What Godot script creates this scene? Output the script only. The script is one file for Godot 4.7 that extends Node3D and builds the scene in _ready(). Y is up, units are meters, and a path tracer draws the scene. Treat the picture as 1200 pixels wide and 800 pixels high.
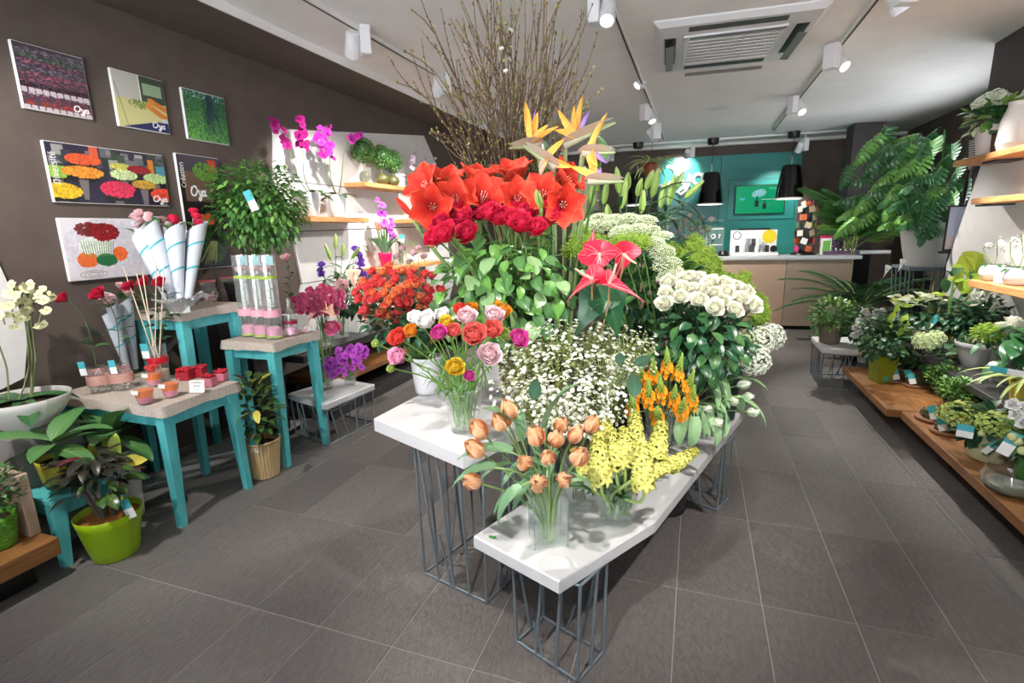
extends Node3D
# A flower shop. Metres, y up, the long walls run along z. One thing = one top-level object.

var M := {}
var PR := {}
var taken := {}
var rng := RandomNumberGenerator.new()

# ---------------------------------------------------------------- bookkeeping
func V(x: float, y: float, z: float) -> Vector3:
	return Vector3(x, y, z)

func numbered(called: String, where: Node = null) -> String:
	var k := called + ("" if where == null else str(where.get_instance_id()))
	var n: int = taken.get(k, 0)
	taken[k] = n + 1
	return called if n == 0 else "%s_%03d" % [called, n]

func thing(called: String, label: String, category: String, at := Vector3.ZERO, group := "", turn := 0.0) -> Node3D:
	var o := Node3D.new()
	o.name = numbered(called)
	o.position = at
	o.rotation.y = turn
	tag(o, label, category, group)
	add_child(o, true)
	return o

func tag(o: Node, label: String, category: String, group := "") -> void:
	if label: o.set_meta("label", label)
	if category: o.set_meta("category", category)
	if group: o.set_meta("group", group)

func part(called: String, mesh: Mesh, mat: Material, parent: Node = self, xf := Transform3D()) -> MeshInstance3D:
	var o := MeshInstance3D.new()
	o.name = numbered(called, null if parent == self else parent)
	o.mesh = mesh
	o.material_override = mat
	o.transform = xf
	parent.add_child(o, true)
	return o

func solo(called: String, mesh: Mesh, mat: Material, label: String, category: String, xf := Transform3D(), group := "") -> MeshInstance3D:
	var o := part(called, mesh, mat, self, xf)
	tag(o, label, category, group)
	return o

func struct(called: String, mesh: Mesh, mat: Material, xf := Transform3D()) -> MeshInstance3D:
	var o := part(called, mesh, mat, self, xf)
	o.set_meta("kind", "structure")
	return o

func T(p: Vector3, turn := 0.0, s := 1.0) -> Transform3D:
	return Transform3D(Basis(Vector3.UP, turn).scaled(Vector3.ONE * s), p)

func along(dir: Vector3, spin := 0.0) -> Basis:
	# a basis whose y axis is dir
	var y := dir.normalized()
	var x := y.cross(Vector3(0.31, 0.12, 0.94))
	if x.length() < 0.05: x = y.cross(Vector3.RIGHT)
	x = x.normalized()
	return Basis(x, y, x.cross(y)) * Basis(Vector3.UP, spin)

# ---------------------------------------------------------------- shapes
func S() -> SurfaceTool:
	var s := SurfaceTool.new()
	s.begin(Mesh.PRIMITIVE_TRIANGLES)
	return s

func fin(s: SurfaceTool) -> ArrayMesh:
	s.generate_normals()
	return s.commit()

func tri(s: SurfaceTool, a: Vector3, b: Vector3, c: Vector3, col := Color.WHITE) -> void:
	s.set_color(col); s.add_vertex(a)
	s.set_color(col); s.add_vertex(b)
	s.set_color(col); s.add_vertex(c)

func box(s: SurfaceTool, c: Vector3, size: Vector3, b := Basis(), ch := 0.0, col := Color.WHITE) -> void:
	s.set_smooth_group(-1)
	var h := size * 0.5
	ch = minf(ch, minf(h.x, minf(h.y, h.z)) * 0.9)
	var ax := [Vector3(1, 0, 0), Vector3(0, 1, 0), Vector3(0, 0, 1)]
	for k in 3:
		var u: Vector3 = ax[(k + 1) % 3]
		var w: Vector3 = ax[(k + 2) % 3]
		var n: Vector3 = ax[k]
		for sg in [1.0, -1.0]:
			var o: Vector3 = n * h[k] * sg
			var du: Vector3 = u * (h[(k + 1) % 3] - ch) * sg
			var dw: Vector3 = w * (h[(k + 2) % 3] - ch)
			var q := [o - du - dw, o + du - dw, o + du + dw, o - du + dw]
			for i in 4: q[i] = c + b * q[i]
			tri(s, q[0], q[2], q[1], col); tri(s, q[0], q[3], q[2], col)
	if ch <= 0.0: return
	for k in 3:   # the twelve edges
		var i1 := (k + 1) % 3
		var i2 := (k + 2) % 3
		for s1 in [1.0, -1.0]:
			for s2 in [1.0, -1.0]:
				var p: Vector3 = ax[i1] * h[i1] * s1 + ax[i2] * (h[i2] - ch) * s2
				var q: Vector3 = ax[i1] * (h[i1] - ch) * s1 + ax[i2] * h[i2] * s2
				var e: Vector3 = ax[k] * (h[k] - ch)
				var r := [c + b * (p - e), c + b * (p + e), c + b * (q + e), c + b * (q - e)]
				if s1 * s2 > 0:
					tri(s, r[0], r[2], r[1], col); tri(s, r[0], r[3], r[2], col)
				else:
					tri(s, r[0], r[1], r[2], col); tri(s, r[0], r[2], r[3], col)
	for x in [1.0, -1.0]:
		for y in [1.0, -1.0]:
			for z in [1.0, -1.0]:
				var p := c + b * Vector3(h.x * x, (h.y - ch) * y, (h.z - ch) * z)
				var q := c + b * Vector3((h.x - ch) * x, h.y * y, (h.z - ch) * z)
				var r := c + b * Vector3((h.x - ch) * x, (h.y - ch) * y, h.z * z)
				if x * y * z > 0: tri(s, p, r, q, col)
				else: tri(s, p, q, r, col)

func boxm(size: Vector3, ch := 0.0, c := Vector3.ZERO) -> ArrayMesh:
	var s := S()
	box(s, c, size, Basis(), ch)
	return fin(s)

func tube(s: SurfaceTool, pts: Array, r0: float, r1: float, n := 6, c0 := Color.WHITE, c1 := Color(-1, 0, 0), cap := true) -> void:
	s.set_smooth_group(0)
	if c1.r < 0: c1 = c0
	var m := pts.size()
	var rings := []
	var x := Vector3.ZERO
	for i in m:
		var d: Vector3 = (pts[mini(i + 1, m - 1)] - pts[maxi(i - 1, 0)]).normalized()
		if i == 0:
			x = d.cross(Vector3(0.3, 0.2, 0.93))
			if x.length() < 0.1: x = d.cross(Vector3.RIGHT)
		x = (x - d * d.dot(x)).normalized()
		var z := x.cross(d)
		var r: float = lerpf(r0, r1, i / float(m - 1))
		var ring := PackedVector3Array()
		for k in n:
			var a := TAU * k / n
			ring.append(pts[i] + (x * cos(a) + z * sin(a)) * r)
		rings.append(ring)
	for i in m - 1:
		var ca := c0.lerp(c1, i / float(m - 1))
		var cb := c0.lerp(c1, (i + 1) / float(m - 1))
		for k in n:
			var a: Vector3 = rings[i][k]
			var b: Vector3 = rings[i][(k + 1) % n]
			var c: Vector3 = rings[i + 1][(k + 1) % n]
			var d: Vector3 = rings[i + 1][k]
			s.set_color(ca); s.add_vertex(a); s.set_color(cb); s.add_vertex(c); s.set_color(ca); s.add_vertex(b)
			s.set_color(ca); s.add_vertex(a); s.set_color(cb); s.add_vertex(d); s.set_color(cb); s.add_vertex(c)
	if cap:
		s.set_smooth_group(-1)
		for k in range(1, n - 1):
			tri(s, rings[0][0], rings[0][k], rings[0][k + 1], c0)
			tri(s, rings[m - 1][0], rings[m - 1][k + 1], rings[m - 1][k], c1)

func tubem(pts: Array, r0: float, r1: float, n := 6, col := Color.WHITE, c1 := Color(-1, 0, 0)) -> ArrayMesh:
	var s := S()
	tube(s, pts, r0, r1, n, col, c1)
	return fin(s)

func lathe(s: SurfaceTool, prof: Array, n := 20, xf := Transform3D(), col := Color.WHITE, smooth := true) -> void:
	# prof: Vector2(radius, height) from the bottom of the outside round to the inside
	for i in prof.size() - 1:
		s.set_smooth_group((i if not smooth else 0))
		var p: Vector2 = prof[i]
		var q: Vector2 = prof[i + 1]
		for k in n:
			var a0 := TAU * k / n
			var a1 := TAU * (k + 1) / n
			var v0 := xf * Vector3(p.x * cos(a0), p.y, p.x * sin(a0))
			var v1 := xf * Vector3(p.x * cos(a1), p.y, p.x * sin(a1))
			var v2 := xf * Vector3(q.x * cos(a1), q.y, q.x * sin(a1))
			var v3 := xf * Vector3(q.x * cos(a0), q.y, q.x * sin(a0))
			if p.x > 1e-5: tri(s, v0, v1, v2, col)
			if q.x > 1e-5: tri(s, v0, v2, v3, col)

func lathem(prof: Array, n := 20, smooth := false) -> ArrayMesh:
	var s := S()
	lathe(s, prof, n, Transform3D(), Color.WHITE, smooth)
	return fin(s)

func loft(s: SurfaceTool, rings: Array, col := Color.WHITE, caps := true) -> void:
	# rings of equally many points, flat sides between them
	s.set_smooth_group(-1)
	for i in rings.size() - 1:
		var n: int = rings[i].size()
		for k in n:
			var j := (k + 1) % n
			tri(s, rings[i][k], rings[i + 1][j], rings[i][j], col); tri(s, rings[i][k], rings[i + 1][k], rings[i + 1][j], col)
	if caps:
		var a: Array = rings[0]
		var z: Array = rings[-1]
		for k in range(1, a.size() - 1):
			tri(s, a[0], a[k], a[k + 1], col); tri(s, z[0], z[k + 1], z[k], col)

func slab(s: SurfaceTool, corners: Array, y0: float, y1: float, ch := 0.004) -> void:
	# a slab over a convex outline in plan (Vector3, counterclockwise from above), its edges eased
	var mid := Vector3.ZERO
	for c in corners: mid += c / corners.size()
	var ring := func(y: float, inset: float):
		var r := []
		for c in corners:
			var d: Vector3 = mid - c
			d.y = 0
			r.append(Vector3(c.x, y, c.z) + d.normalized() * inset * 1.4)
		return r
	loft(s, [ring.call(y0, ch), ring.call(y0 + ch, 0.0), ring.call(y1 - ch, 0.0), ring.call(y1, ch)])

func petal(s: SurfaceTool, xf: Transform3D, L: float, W: float, p: float, q: float, a0: float, a1: float, cup: float, fold: float, ruf: float, c0: Color, c1: Color, ce: Color, nu := 4, nv := 5, base_w := 0.12) -> void:
	# grows from the origin along +Y, bending towards +Z from angle a0 to a1; edges turn back towards the axis by cup and fold
	s.set_smooth_group(0)
	var pts := []
	var cols := []
	var mid := Vector3.ZERO
	var ph := rng.randf() * 6.0
	for j in nv + 1:
		var v := j / float(nv)
		var th := lerpf(a0, a1, v)
		if j > 0: mid += Vector3(0, cos(th), sin(th)) * L / nv
		var nn := Vector3(0, sin(th), -cos(th))
		var w := W * 0.5 * (pow(sin(PI * pow(clampf(v, 0.001, 0.999), p)), q) * (1.0 - base_w * (1.0 - v)) + base_w * (1.0 - v))
		var row := []
		var rc := []
		for i in nu + 1:
			var u := 2.0 * i / nu - 1.0
			var e := absf(u)
			row.append(xf * (mid + Vector3(u * w, 0, 0) + nn * (cup * u * u * w + fold * e * w + ruf * e * v * sin(ph + 7.0 * v + 5.0 * u) * W)))
			rc.append(c0.lerp(c1, v).lerp(ce, e * e * 0.75))
		pts.append(row)
		cols.append(rc)
	for j in nv:
		for i in nu:
			s.set_color(cols[j][i]); s.add_vertex(pts[j][i])
			s.set_color(cols[j + 1][i + 1]); s.add_vertex(pts[j + 1][i + 1])
			s.set_color(cols[j][i + 1]); s.add_vertex(pts[j][i + 1])
			s.set_color(cols[j][i]); s.add_vertex(pts[j][i])
			s.set_color(cols[j + 1][i]); s.add_vertex(pts[j + 1][i])
			s.set_color(cols[j + 1][i + 1]); s.add_vertex(pts[j + 1][i + 1])

func ball(s: SurfaceTool, c: Vector3, r: Vector3, col := Color.WHITE, nu := 8, nv := 5, rough := 0.0) -> void:
	s.set_smooth_group(0)
	var pts := []
	for j in nv + 1:
		var row := []
		for i in nu:
			var th := PI * j / nv
			var ph := TAU * i / nu
			var k := 1.0 + (rough * (rng.randf() - 0.5) if j > 0 and j < nv else 0.0)
			row.append(c + Vector3(sin(th) * cos(ph) * r.x, cos(th) * r.y, sin(th) * sin(ph) * r.z) * k)
		pts.append(row)
	for j in nv:
		for i in nu:
			var a: Vector3 = pts[j][i]
			var b: Vector3 = pts[j][(i + 1) % nu]
			var d: Vector3 = pts[j + 1][i]
			var e: Vector3 = pts[j + 1][(i + 1) % nu]
			if j > 0: tri(s, a, b, e, col)
			if j < nv - 1: tri(s, a, e, d, col)

func bez(a: Vector3, b: Vector3, c: Vector3, n := 8) -> Array:
	var r := []
	for i in n + 1:
		var t := i / float(n)
		r.append(a.lerp(b, t).lerp(b.lerp(c, t), t))
	return r

func rnd(a: float, b: float) -> float:
	return rng.randf_range(a, b)

func rdir() -> Vector3:
	var v := Vector3(rng.randfn(), rng.randfn(), rng.randfn())
	return v.normalized() if v.length() > 0.01 else Vector3.UP

func lin(r: int, g: int, b: int) -> Color:
	# an sRGB colour as the linear vertex colour it stands for
	return Color8(r, g, b).srgb_to_linear()

# ---------------------------------------------------------------- materials
func mat(key: String, col: Color, rough := 0.6, metal := 0.0) -> StandardMaterial3D:
	var m := StandardMaterial3D.new()
	m.resource_name = key
	m.albedo_color = col
	m.roughness = rough
	m.metallic = metal
	M[key] = m
	return m

func vmat(key: String, rough := 0.55, back := 0.0, spec := 0.5) -> StandardMaterial3D:
	var m := mat(key, Color.WHITE, rough)
	m.vertex_color_use_as_albedo = true
	m.cull_mode = BaseMaterial3D.CULL_DISABLED
	m.metallic_specular = spec
	if back > 0.0:
		m.backlight_enabled = true
		m.backlight = Color(back, back, back)
	return m

func noise(freq: float, oct := 4, seed_ := 1, w := 512, ramp: Array = [], normal := false, h := 0) -> NoiseTexture2D:
	var t := NoiseTexture2D.new()
	var n := FastNoiseLite.new()
	n.frequency = freq
	n.fractal_octaves = oct
	n.seed = seed_
	t.noise = n
	t.width = w
	t.height = w if h == 0 else h
	t.seamless = true
	t.generate_mipmaps = false
	if ramp:
		var g := Gradient.new()
		g.offsets = PackedFloat32Array([0.0, 0.5, 1.0])
		g.colors = PackedColorArray(ramp)
		t.color_ramp = g
	if normal:
		t.as_normal_map = true
		t.bump_strength = 3.0
	return t

func tri_tex(m: StandardMaterial3D, tex: Texture2D, scale: Vector3, world := true) -> void:
	m.albedo_texture = tex
	m.uv1_triplanar = true
	m.uv1_world_triplanar = world
	m.uv1_scale = scale

func glass(key: String, tint: Color, alpha := 0.12) -> StandardMaterial3D:
	var m := mat(key, Color(tint.r, tint.g, tint.b, alpha), 0.03)
	m.transparency = BaseMaterial3D.TRANSPARENCY_ALPHA
	m.cull_mode = BaseMaterial3D.CULL_DISABLED
	return m

func materials() -> void:
	var m := mat("wall_brown", Color8(255, 255, 255), 0.85)
	tri_tex(m, noise(0.02, 3, 3, 256, [Color8(87, 76, 70), Color8(92, 81, 75), Color8(97, 86, 79)]), Vector3(0.7, 0.7, 0.7))
	m = mat("ceiling_white", Color8(255, 255, 255), 0.9)
	tri_tex(m, noise(0.02, 3, 4, 256, [Color8(236, 236, 236), Color8(240, 240, 239), Color8(243, 243, 243)]), Vector3(0.5, 0.5, 0.5))
	mat("trim_white", Color8(232, 232, 230), 0.55)
	m = mat("panel_white", Color8(255, 255, 255), 0.6)
	tri_tex(m, noise(0.03, 3, 6, 256, [Color8(218, 217, 216), Color8(223, 222, 221), Color8(226, 225, 224)]), Vector3(0.8, 0.8, 0.8))
	mat("column_dark", Color8(62, 56, 56), 0.7)
	for k in 3:   # three tones of the same slate tile
		m = mat("tile%d" % k, Color8(255, 255, 255), [0.52, 0.48, 0.56][k])
		var d: int = [0, 5, -5][k]
		tri_tex(m, noise(0.035, 5, 20 + k, 512, [Color8(97 + d, 94 + d, 92 + d), Color8(107 + d, 103 + d, 101 + d), Color8(117 + d, 113 + d, 110 + d)]), Vector3(2.2, 1.5, 0.7))
		m.normal_enabled = true
		m.normal_texture = noise(0.06, 5, 30 + k, 512, [], true)
		m.normal_scale = 0.6
	mat("grout", Color8(172, 170, 167), 0.9)
	mat("steel_strip", Color8(150, 148, 146), 0.4, 0.8)
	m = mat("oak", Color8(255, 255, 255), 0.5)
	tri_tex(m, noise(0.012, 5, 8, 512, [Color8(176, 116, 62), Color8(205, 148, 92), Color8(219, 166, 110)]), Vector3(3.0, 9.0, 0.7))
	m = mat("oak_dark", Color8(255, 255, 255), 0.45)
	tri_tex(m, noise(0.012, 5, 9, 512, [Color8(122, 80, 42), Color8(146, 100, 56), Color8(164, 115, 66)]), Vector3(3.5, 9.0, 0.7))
	mat("ledge_dark", Color8(58, 57, 58), 0.35)
	m = mat("table_white", Color8(218, 219, 221), 0.35)
	mat("rod_grey", Color8(132, 146, 155), 0.45, 0.35)
	m = mat("teal_paint", Color8(255, 255, 255), 0.5)
	tri_tex(m, noise(0.03, 4, 11, 256, [Color8(78, 184, 190), Color8(94, 199, 204), Color8(110, 210, 214)]), Vector3(2.0, 0.5, 2.0))
	m = mat("teal_board", Color8(52, 140, 134), 0.25)
	m = mat("counter_taupe", Color8(196, 168, 146), 0.28)
	mat("counter_top", Color8(205, 210, 212), 0.35)
	mat("black", Color8(18, 18, 19), 0.35)
	mat("black_gloss", Color8(14, 12, 14), 0.12)
	mat("dark_grey", Color8(52, 53, 55), 0.5)
	mat("white_plastic", Color8(222, 223, 226), 0.4)
	mat("chrome", Color8(215, 215, 215), 0.2, 0.9)
	m = mat("linen", Color8(255, 255, 255), 0.9)
	tri_tex(m, noise(0.05, 4, 12, 256, [Color8(176, 164, 152), Color8(196, 184, 172), Color8(208, 198, 187)]), Vector3(4, 4, 4))
	glass("glass", Color(0.95, 1.0, 0.98), 0.05)
	glass("glass_edge", Color(0.55, 0.72, 0.70), 0.4)
	glass("water", Color(0.8, 0.95, 0.85), 0.05)
	mat("soil", Color8(58, 44, 34), 0.95)
	mat("paper", Color8(240, 240, 238), 0.6)
	mat("tag_teal", Color8(70, 178, 190), 0.6)
	var wr := mat("wrap", Color8(206, 214, 224), 0.55)
	wr.cull_mode = BaseMaterial3D.CULL_DISABLED
	var bt := mat("band_teal", Color8(70, 178, 190), 0.6)
	bt.cull_mode = BaseMaterial3D.CULL_DISABLED
	mat("stone_white", Color8(206, 204, 200), 0.75)
	mat("pot_big", Color8(196, 194, 190), 0.5)
	mat("bud_white", Color8(226, 228, 206), 0.5)
	mat("bud_cream", Color8(206, 210, 150), 0.5)
	mat("pot_brown", Color8(92, 66, 52), 0.7)
	var fo := vmat("foil", 0.25)
	fo.metallic = 0.6
	m = mat("zebra", Color.WHITE, 0.4)
	var zi := Image.create(8, 64, false, Image.FORMAT_RGB8)
	zi.fill(Color8(214, 216, 214))
	for k in 4: zi.fill_rect(Rect2i(0, k * 16, 8, 8), Color8(24, 40, 40))
	tri_tex(m, ImageTexture.create_from_image(zi), Vector3(14, 14, 14), false)
	vmat("plant", 0.45, 0.22)
	vmat("plant_gloss", 0.3, 0.15)
	vmat("bloom", 0.6, 0.35, 0.3)
	vmat("bloom_gloss", 0.25, 0.2)
	vmat("wood_bark", 0.85)
	vmat("painted", 0.5)

# ---------------------------------------------------------------- light
func spot_light(at: Vector3, to: Vector3, energy: float, deg: float, col := Color(1.0, 0.975, 0.95), size := 0.03, soft := 0.6) -> void:
	var l := SpotLight3D.new()
	l.name = numbered("track_lamp_light")
	l.position = at
	l.look_at_from_position(at, to, Vector3.UP if absf((to - at).normalized().y) < 0.98 else Vector3.RIGHT)
	l.light_energy = energy
	l.light_color = col
	l.light_size = size
	l.spot_angle = deg
	l.spot_angle_attenuation = soft
	l.spot_range = 14.0
	l.spot_attenuation = 2.0
	l.shadow_enabled = true
	add_child(l, true)

func spot_head(at: Vector3, to: Vector3, label: String, energy: float, deg: float, lift := 0.0, col := Color(1.0, 0.975, 0.95)) -> void:
	# white box on the track with a ribbed cylinder on its side, lamp face glowing; "at" is the middle of the cylinder
	var d := (to - at).normalized()
	var t := thing("track_spotlight", label, "spotlight", at, "spotlights on the ceiling tracks")
	var side := Vector3(d.z, 0, -d.x).normalized()
	var s := S()
	box(s, side * -0.085 + Vector3(0, 0.03, 0), Vector3(0.075, 0.19, 0.11), Basis(Vector3.UP, atan2(-d.z, d.x) + PI / 2), 0.006)
	var top := lift if lift > 0 else 2.985 - at.y
	tube(s, [side * -0.085 + Vector3(0, 0.1, 0), side * -0.085 + Vector3(0, top, 0)], 0.012, 0.012, 8)
	tube(s, [side * -0.06, Vector3.ZERO], 0.012, 0.012, 8)
	part("driver_box", fin(s), M.white_plastic, t)
	var b := Transform3D(along(d), Vector3.ZERO)
	s = S()
	lathe(s, [Vector2(0, -0.085), Vector2(0.036, -0.085), Vector2(0.047, -0.075), Vector2(0.05, 0.03), Vector2(0.05, 0.085), Vector2(0.043, 0.085), Vector2(0.036, 0.055), Vector2(0, 0.052)], 20, b, Color.WHITE, false)
	for k in 20:
		var a := TAU * k / 20
		box(s, b * Vector3(cos(a) * 0.05, 0.058, sin(a) * 0.05), Vector3(0.005, 0.04, 0.006), b.basis * Basis(Vector3.UP, -a), 0.001)
	part("lamp_housing", fin(s), M.white_plastic, t)
	s = S()
	lathe(s, [Vector2(0, 0.062), Vector2(0.034, 0.064), Vector2(0.034, 0.06)], 18, b)
	part("lamp_lens", fin(s), M.lamp_glow, t)
	spot_light(at + d * 0.1, to, energy, deg, col)

# ---------------------------------------------------------------- the room
const LEFT := -3.45
const RIGHT := 2.3
const ALCOVE := 3.2
const CEIL := 3.0

func room() -> void:
	# floor: grout bed with every tile that can be told apart laid on it
	var fl := struct("floor", boxm(Vector3(7.0, 0.2, 15.0), 0.0, Vector3(-0.1, -0.103, -4.5)), M.grout)
	var gx := 0.34
	var gz := 0.67
	var tm := []
	for k in 4: tm.append(boxm(Vector3(gx - 0.0035, 0.012 + 0.0004 * k, gz - 0.0035), 0.0015))
	var far := S()
	var xf := V(4.371, 0, 2.452) * 0.0
	for iz in range(-6, 14):
		for ix in range(-10, 10):
			var c := Vector3(0.328 + gx * (ix + 0.5), -0.0065, -2.1 + gz * (0.5 - iz))
			if c.x < LEFT - 0.1 or c.x > ALCOVE + 0.1 or c.z > 2.3: continue
			var k := rng.randi() % 3
			if c.z < -5.2 or c.z > 0.4 or (c.x > 1.6 and c.z < -1.0):
				box(far, c, Vector3(gx - 0.0035, 0.012, gz - 0.0035), Basis(), 0.0)
			else:
				part("tile", tm[rng.randi() % 4], M["tile%d" % k], fl, T(c))
	for iz in range(14, 18):
		for ix in range(-10, 10):
			box(far, Vector3(0.328 + gx * (ix + 0.5), -0.0065, -2.1 + gz * (0.5 - iz)), Vector3(gx - 0.0035, 0.012, gz - 0.0035))
	var fr := part("tile_field", fin(far), M.tile0, fl)
	fr.set_meta("kind", "stuff")
	var st := struct("trim_floor_strip", boxm(Vector3(0.022, 0.006, 8.0), 0.001, Vector3(1.335, 0.0025, -1.9)), M.steel_strip)
	# walls
	struct("wall_left", boxm(Vector3(0.2, 3.3, 14.0), 0, Vector3(LEFT - 0.1, 1.6, -4.8)), M.wall_brown)
	struct("wall_right", boxm(Vector3(0.2, 3.3, 8.1), 0, Vector3(RIGHT + 0.1, 1.6, -1.85)), M.column_dark)
	struct("wall_return", boxm(Vector3(0.9, 3.3, 0.2), 0, Vector3(RIGHT + 0.65, 1.6, -5.8)), M.wall_brown)
	var wa := S()
	for e in [[Vector3(0.2, 3.3, 0.5), Vector3(ALCOVE + 0.1, 1.6, -6.05)], [Vector3(0.2, 3.3, 2.8), Vector3(ALCOVE + 0.1, 1.6, -9.8)], [Vector3(0.2, 1.0, 2.1), Vector3(ALCOVE + 0.1, 0.45, -7.35)], [Vector3(0.2, 0.9, 2.1), Vector3(ALCOVE + 0.1, 2.8, -7.35)]]: box(wa, e[1], e[0])
	struct("wall_alcove", fin(wa), M.wall_brown)
	var w2 := struct("window_2", _frame2(), M.dark_grey)
	part("pane", boxm(Vector3(0.008, 1.42, 2.1), 0, Vector3(ALCOVE + 0.1, 1.65, -7.35)), M.glass, w2)
	var bp := V(-1.883, 3.102, -10.369)
	var bq := V(1.787, 2.882, -10.715)
	var dir := Vector3(bq.x - bp.x, 0, bq.z - bp.z).normalized()
	var yaw := atan2(-dir.z, dir.x)
	var bc := Vector3(-0.1, 0, bp.z + dir.z / dir.x * (-0.1 - bp.x))
	struct("wall_back", boxm(Vector3(7.4, 3.3, 0.2), 0, Vector3(0, 1.6, -0.1)), M.wall_brown, T(bc, yaw))
	struct("ceiling", boxm(Vector3(7.0, 0.2, 15.0), 0, Vector3(-0.1, CEIL + 0.1, -4.5)), M.ceiling_white)
	struct("trim_soffit", boxm(Vector3(0.56, 0.06, 13.6), 0, Vector3(LEFT + 0.28, 2.97, -4.6)), M.wall_brown)
	struct("trim_soffit_edge", boxm(Vector3(0.012, 0.0595, 13.6), 0, Vector3(LEFT + 0.566, 2.9702, -4.6)), M.ceiling_white)
	struct("trim_back", boxm(Vector3(7.0, 0.05, 0.10), 0.004, Vector3(0, 2.975, 0.05)), M.trim_white, T(bc, yaw))
	struct("baseboard_left", boxm(Vector3(0.012, 0.07, 12.0), 0.002, Vector3(LEFT + 0.006, 0.035, -4.0)), M.tile0)
	# a shop front with daylight behind the camera
	struct("wall_front", _front(), M.wall_brown)
	var w := struct("window_1", _frame(), M.dark_grey)
	part("pane", boxm(Vector3(5.0, 2.5, 0.008), 0, Vector3(-0.5, 1.5, 2.25)), M.glass, w)
	# darker upright beside the teal board, by the alcove
	struct("trim_column", boxm(Vector3(0.42, 3.0, 0.3), 0.003), M.column_dark, T(V(2.223, 2.262, -9.6) * Vector3(1, 0, 1) + Vector3(0.1, 1.48, 0), yaw))

	# teal feature wall with the shop sign
	var tb := Transform3D(Basis(Vector3.UP, yaw), bc)
	var inv := tb.affine_inverse()
	var p0: Vector3 = inv * V(-0.747, 2.817, -10.426)
	var p1: Vector3 = inv * V(0.347, 2.801, -10.529)
	var p2: Vector3 = inv * V(1.667, 2.776, -10.654)
	var top := (p1.y + p2.y) * 0.5
	var t := thing("feature_board", "glossy teal feature board on the back wall behind the counter", "wall panel", bc, "", yaw)
	for e in [[p0.x, p1.x], [p1.x, p2.x]]:
		part("panel", boxm(Vector3(e[1] - e[0] - 0.008, top - 0.5, 0.03), 0.002, Vector3((e[0] + e[1]) / 2, 0.5 + (top - 0.5) / 2, 0.03)), M.teal_board, t)
	# raised frame line round the screen
	var f0: Vector3 = inv * V(0.503, 2.351, -10.544)
	var f1: Vector3 = inv * V(1.613, 1.64, -10.649)
	var s := S()
	var fy0 := f1.y
	for e in [[Vector3((f0.x + f1.x) / 2, f0.y, 0.048), Vector3(f1.x - f0.x, 0.012, 0.008)], [Vector3((f0.x + f1.x) / 2, f1.y, 0.048), Vector3(f1.x - f0.x, 0.012, 0.008)], [Vector3(f0.x, (f0.y + f1.y) / 2, 0.048), Vector3(0.012, f0.y - f1.y, 0.008)], [Vector3(f1.x, (f0.y + f1.y) / 2, 0.048), Vector3(0.012, f0.y - f1.y, 0.008)]]:
		box(s, e[0], e[1])
	part("frame_groove", fin(s), mat("teal_dark", Color8(30, 92, 88), 0.4), t)
	sign_letters(tb, inv)
	screen(tb, inv)

func _front() -> ArrayMesh:
	var s := S()
	for b in [[Vector3(-3.3, 1.5, 2.25), Vector3(0.6, 3.3, 0.2)], [Vector3(2.3, 1.5, 2.25), Vector3(0.6, 3.3, 0.2)], [Vector3(-0.5, 0.125, 2.25), Vector3(5.0, 0.25, 0.2)], [Vector3(-0.5, 2.9, 2.25), Vector3(5.0, 0.3, 0.2)]]:
		box(s, b[0], b[1])
	return fin(s)

func _frame2() -> ArrayMesh:
	var s := S()
	for z in [-6.33, -7.35, -8.37]: box(s, Vector3(ALCOVE + 0.1, 1.65, z), Vector3(0.08, 1.4, 0.05), Basis(), 0.004)
	for y in [0.975, 2.325]: box(s, Vector3(ALCOVE + 0.1, y, -7.35), Vector3(0.08, 0.05, 2.1), Basis(), 0.004)
	return fin(s)

func _frame() -> ArrayMesh:
	var s := S()
	for x in [-2.97, -0.5, 1.97]: box(s, Vector3(x, 1.5, 2.25), Vector3(0.06, 2.5, 0.08), Basis(), 0.004)
	for y in [0.28, 2.72]: box(s, Vector3(-0.5, y, 2.25), Vector3(5.0, 0.06, 0.08), Basis(), 0.004)
	return fin(s)

# the logo's strokes: O with an open top, y with a swinging tail, a
func logo_strokes() -> Array:
	var o := []
	for i in 17:
		var a := 2.2 + TAU * 0.93 * i / 16.0
		o.append(Vector2(0.42 + 0.40 * cos(a) + 0.10 * sin(a), 0.62 + 0.40 * sin(a)))
	var y1 := [Vector2(0.95, 0.62), Vector2(1.03, 0.68), Vector2(1.08, 0.55), Vector2(1.12, 0.34), Vector2(1.22, 0.25), Vector2(1.34, 0.36), Vector2(1.42, 0.66)]
	var y2 := [Vector2(1.42, 0.66), Vector2(1.38, 0.30), Vector2(1.28, -0.02), Vector2(1.08, -0.16), Vector2(0.94, -0.06), Vector2(1.10, 0.10), Vector2(1.44, 0.24)]
	var a1 := []
	for i in 13:
		var a := 0.6 + TAU * 0.9 * i / 12.0
		a1.append(Vector2(1.75 + 0.19 * cos(a), 0.45 + 0.21 * sin(a)))
	var a2 := [Vector2(1.97, 0.68), Vector2(1.92, 0.42), Vector2(1.95, 0.26), Vector2(2.06, 0.27)]
	return [o, y1, y2, a1, a2]

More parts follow.
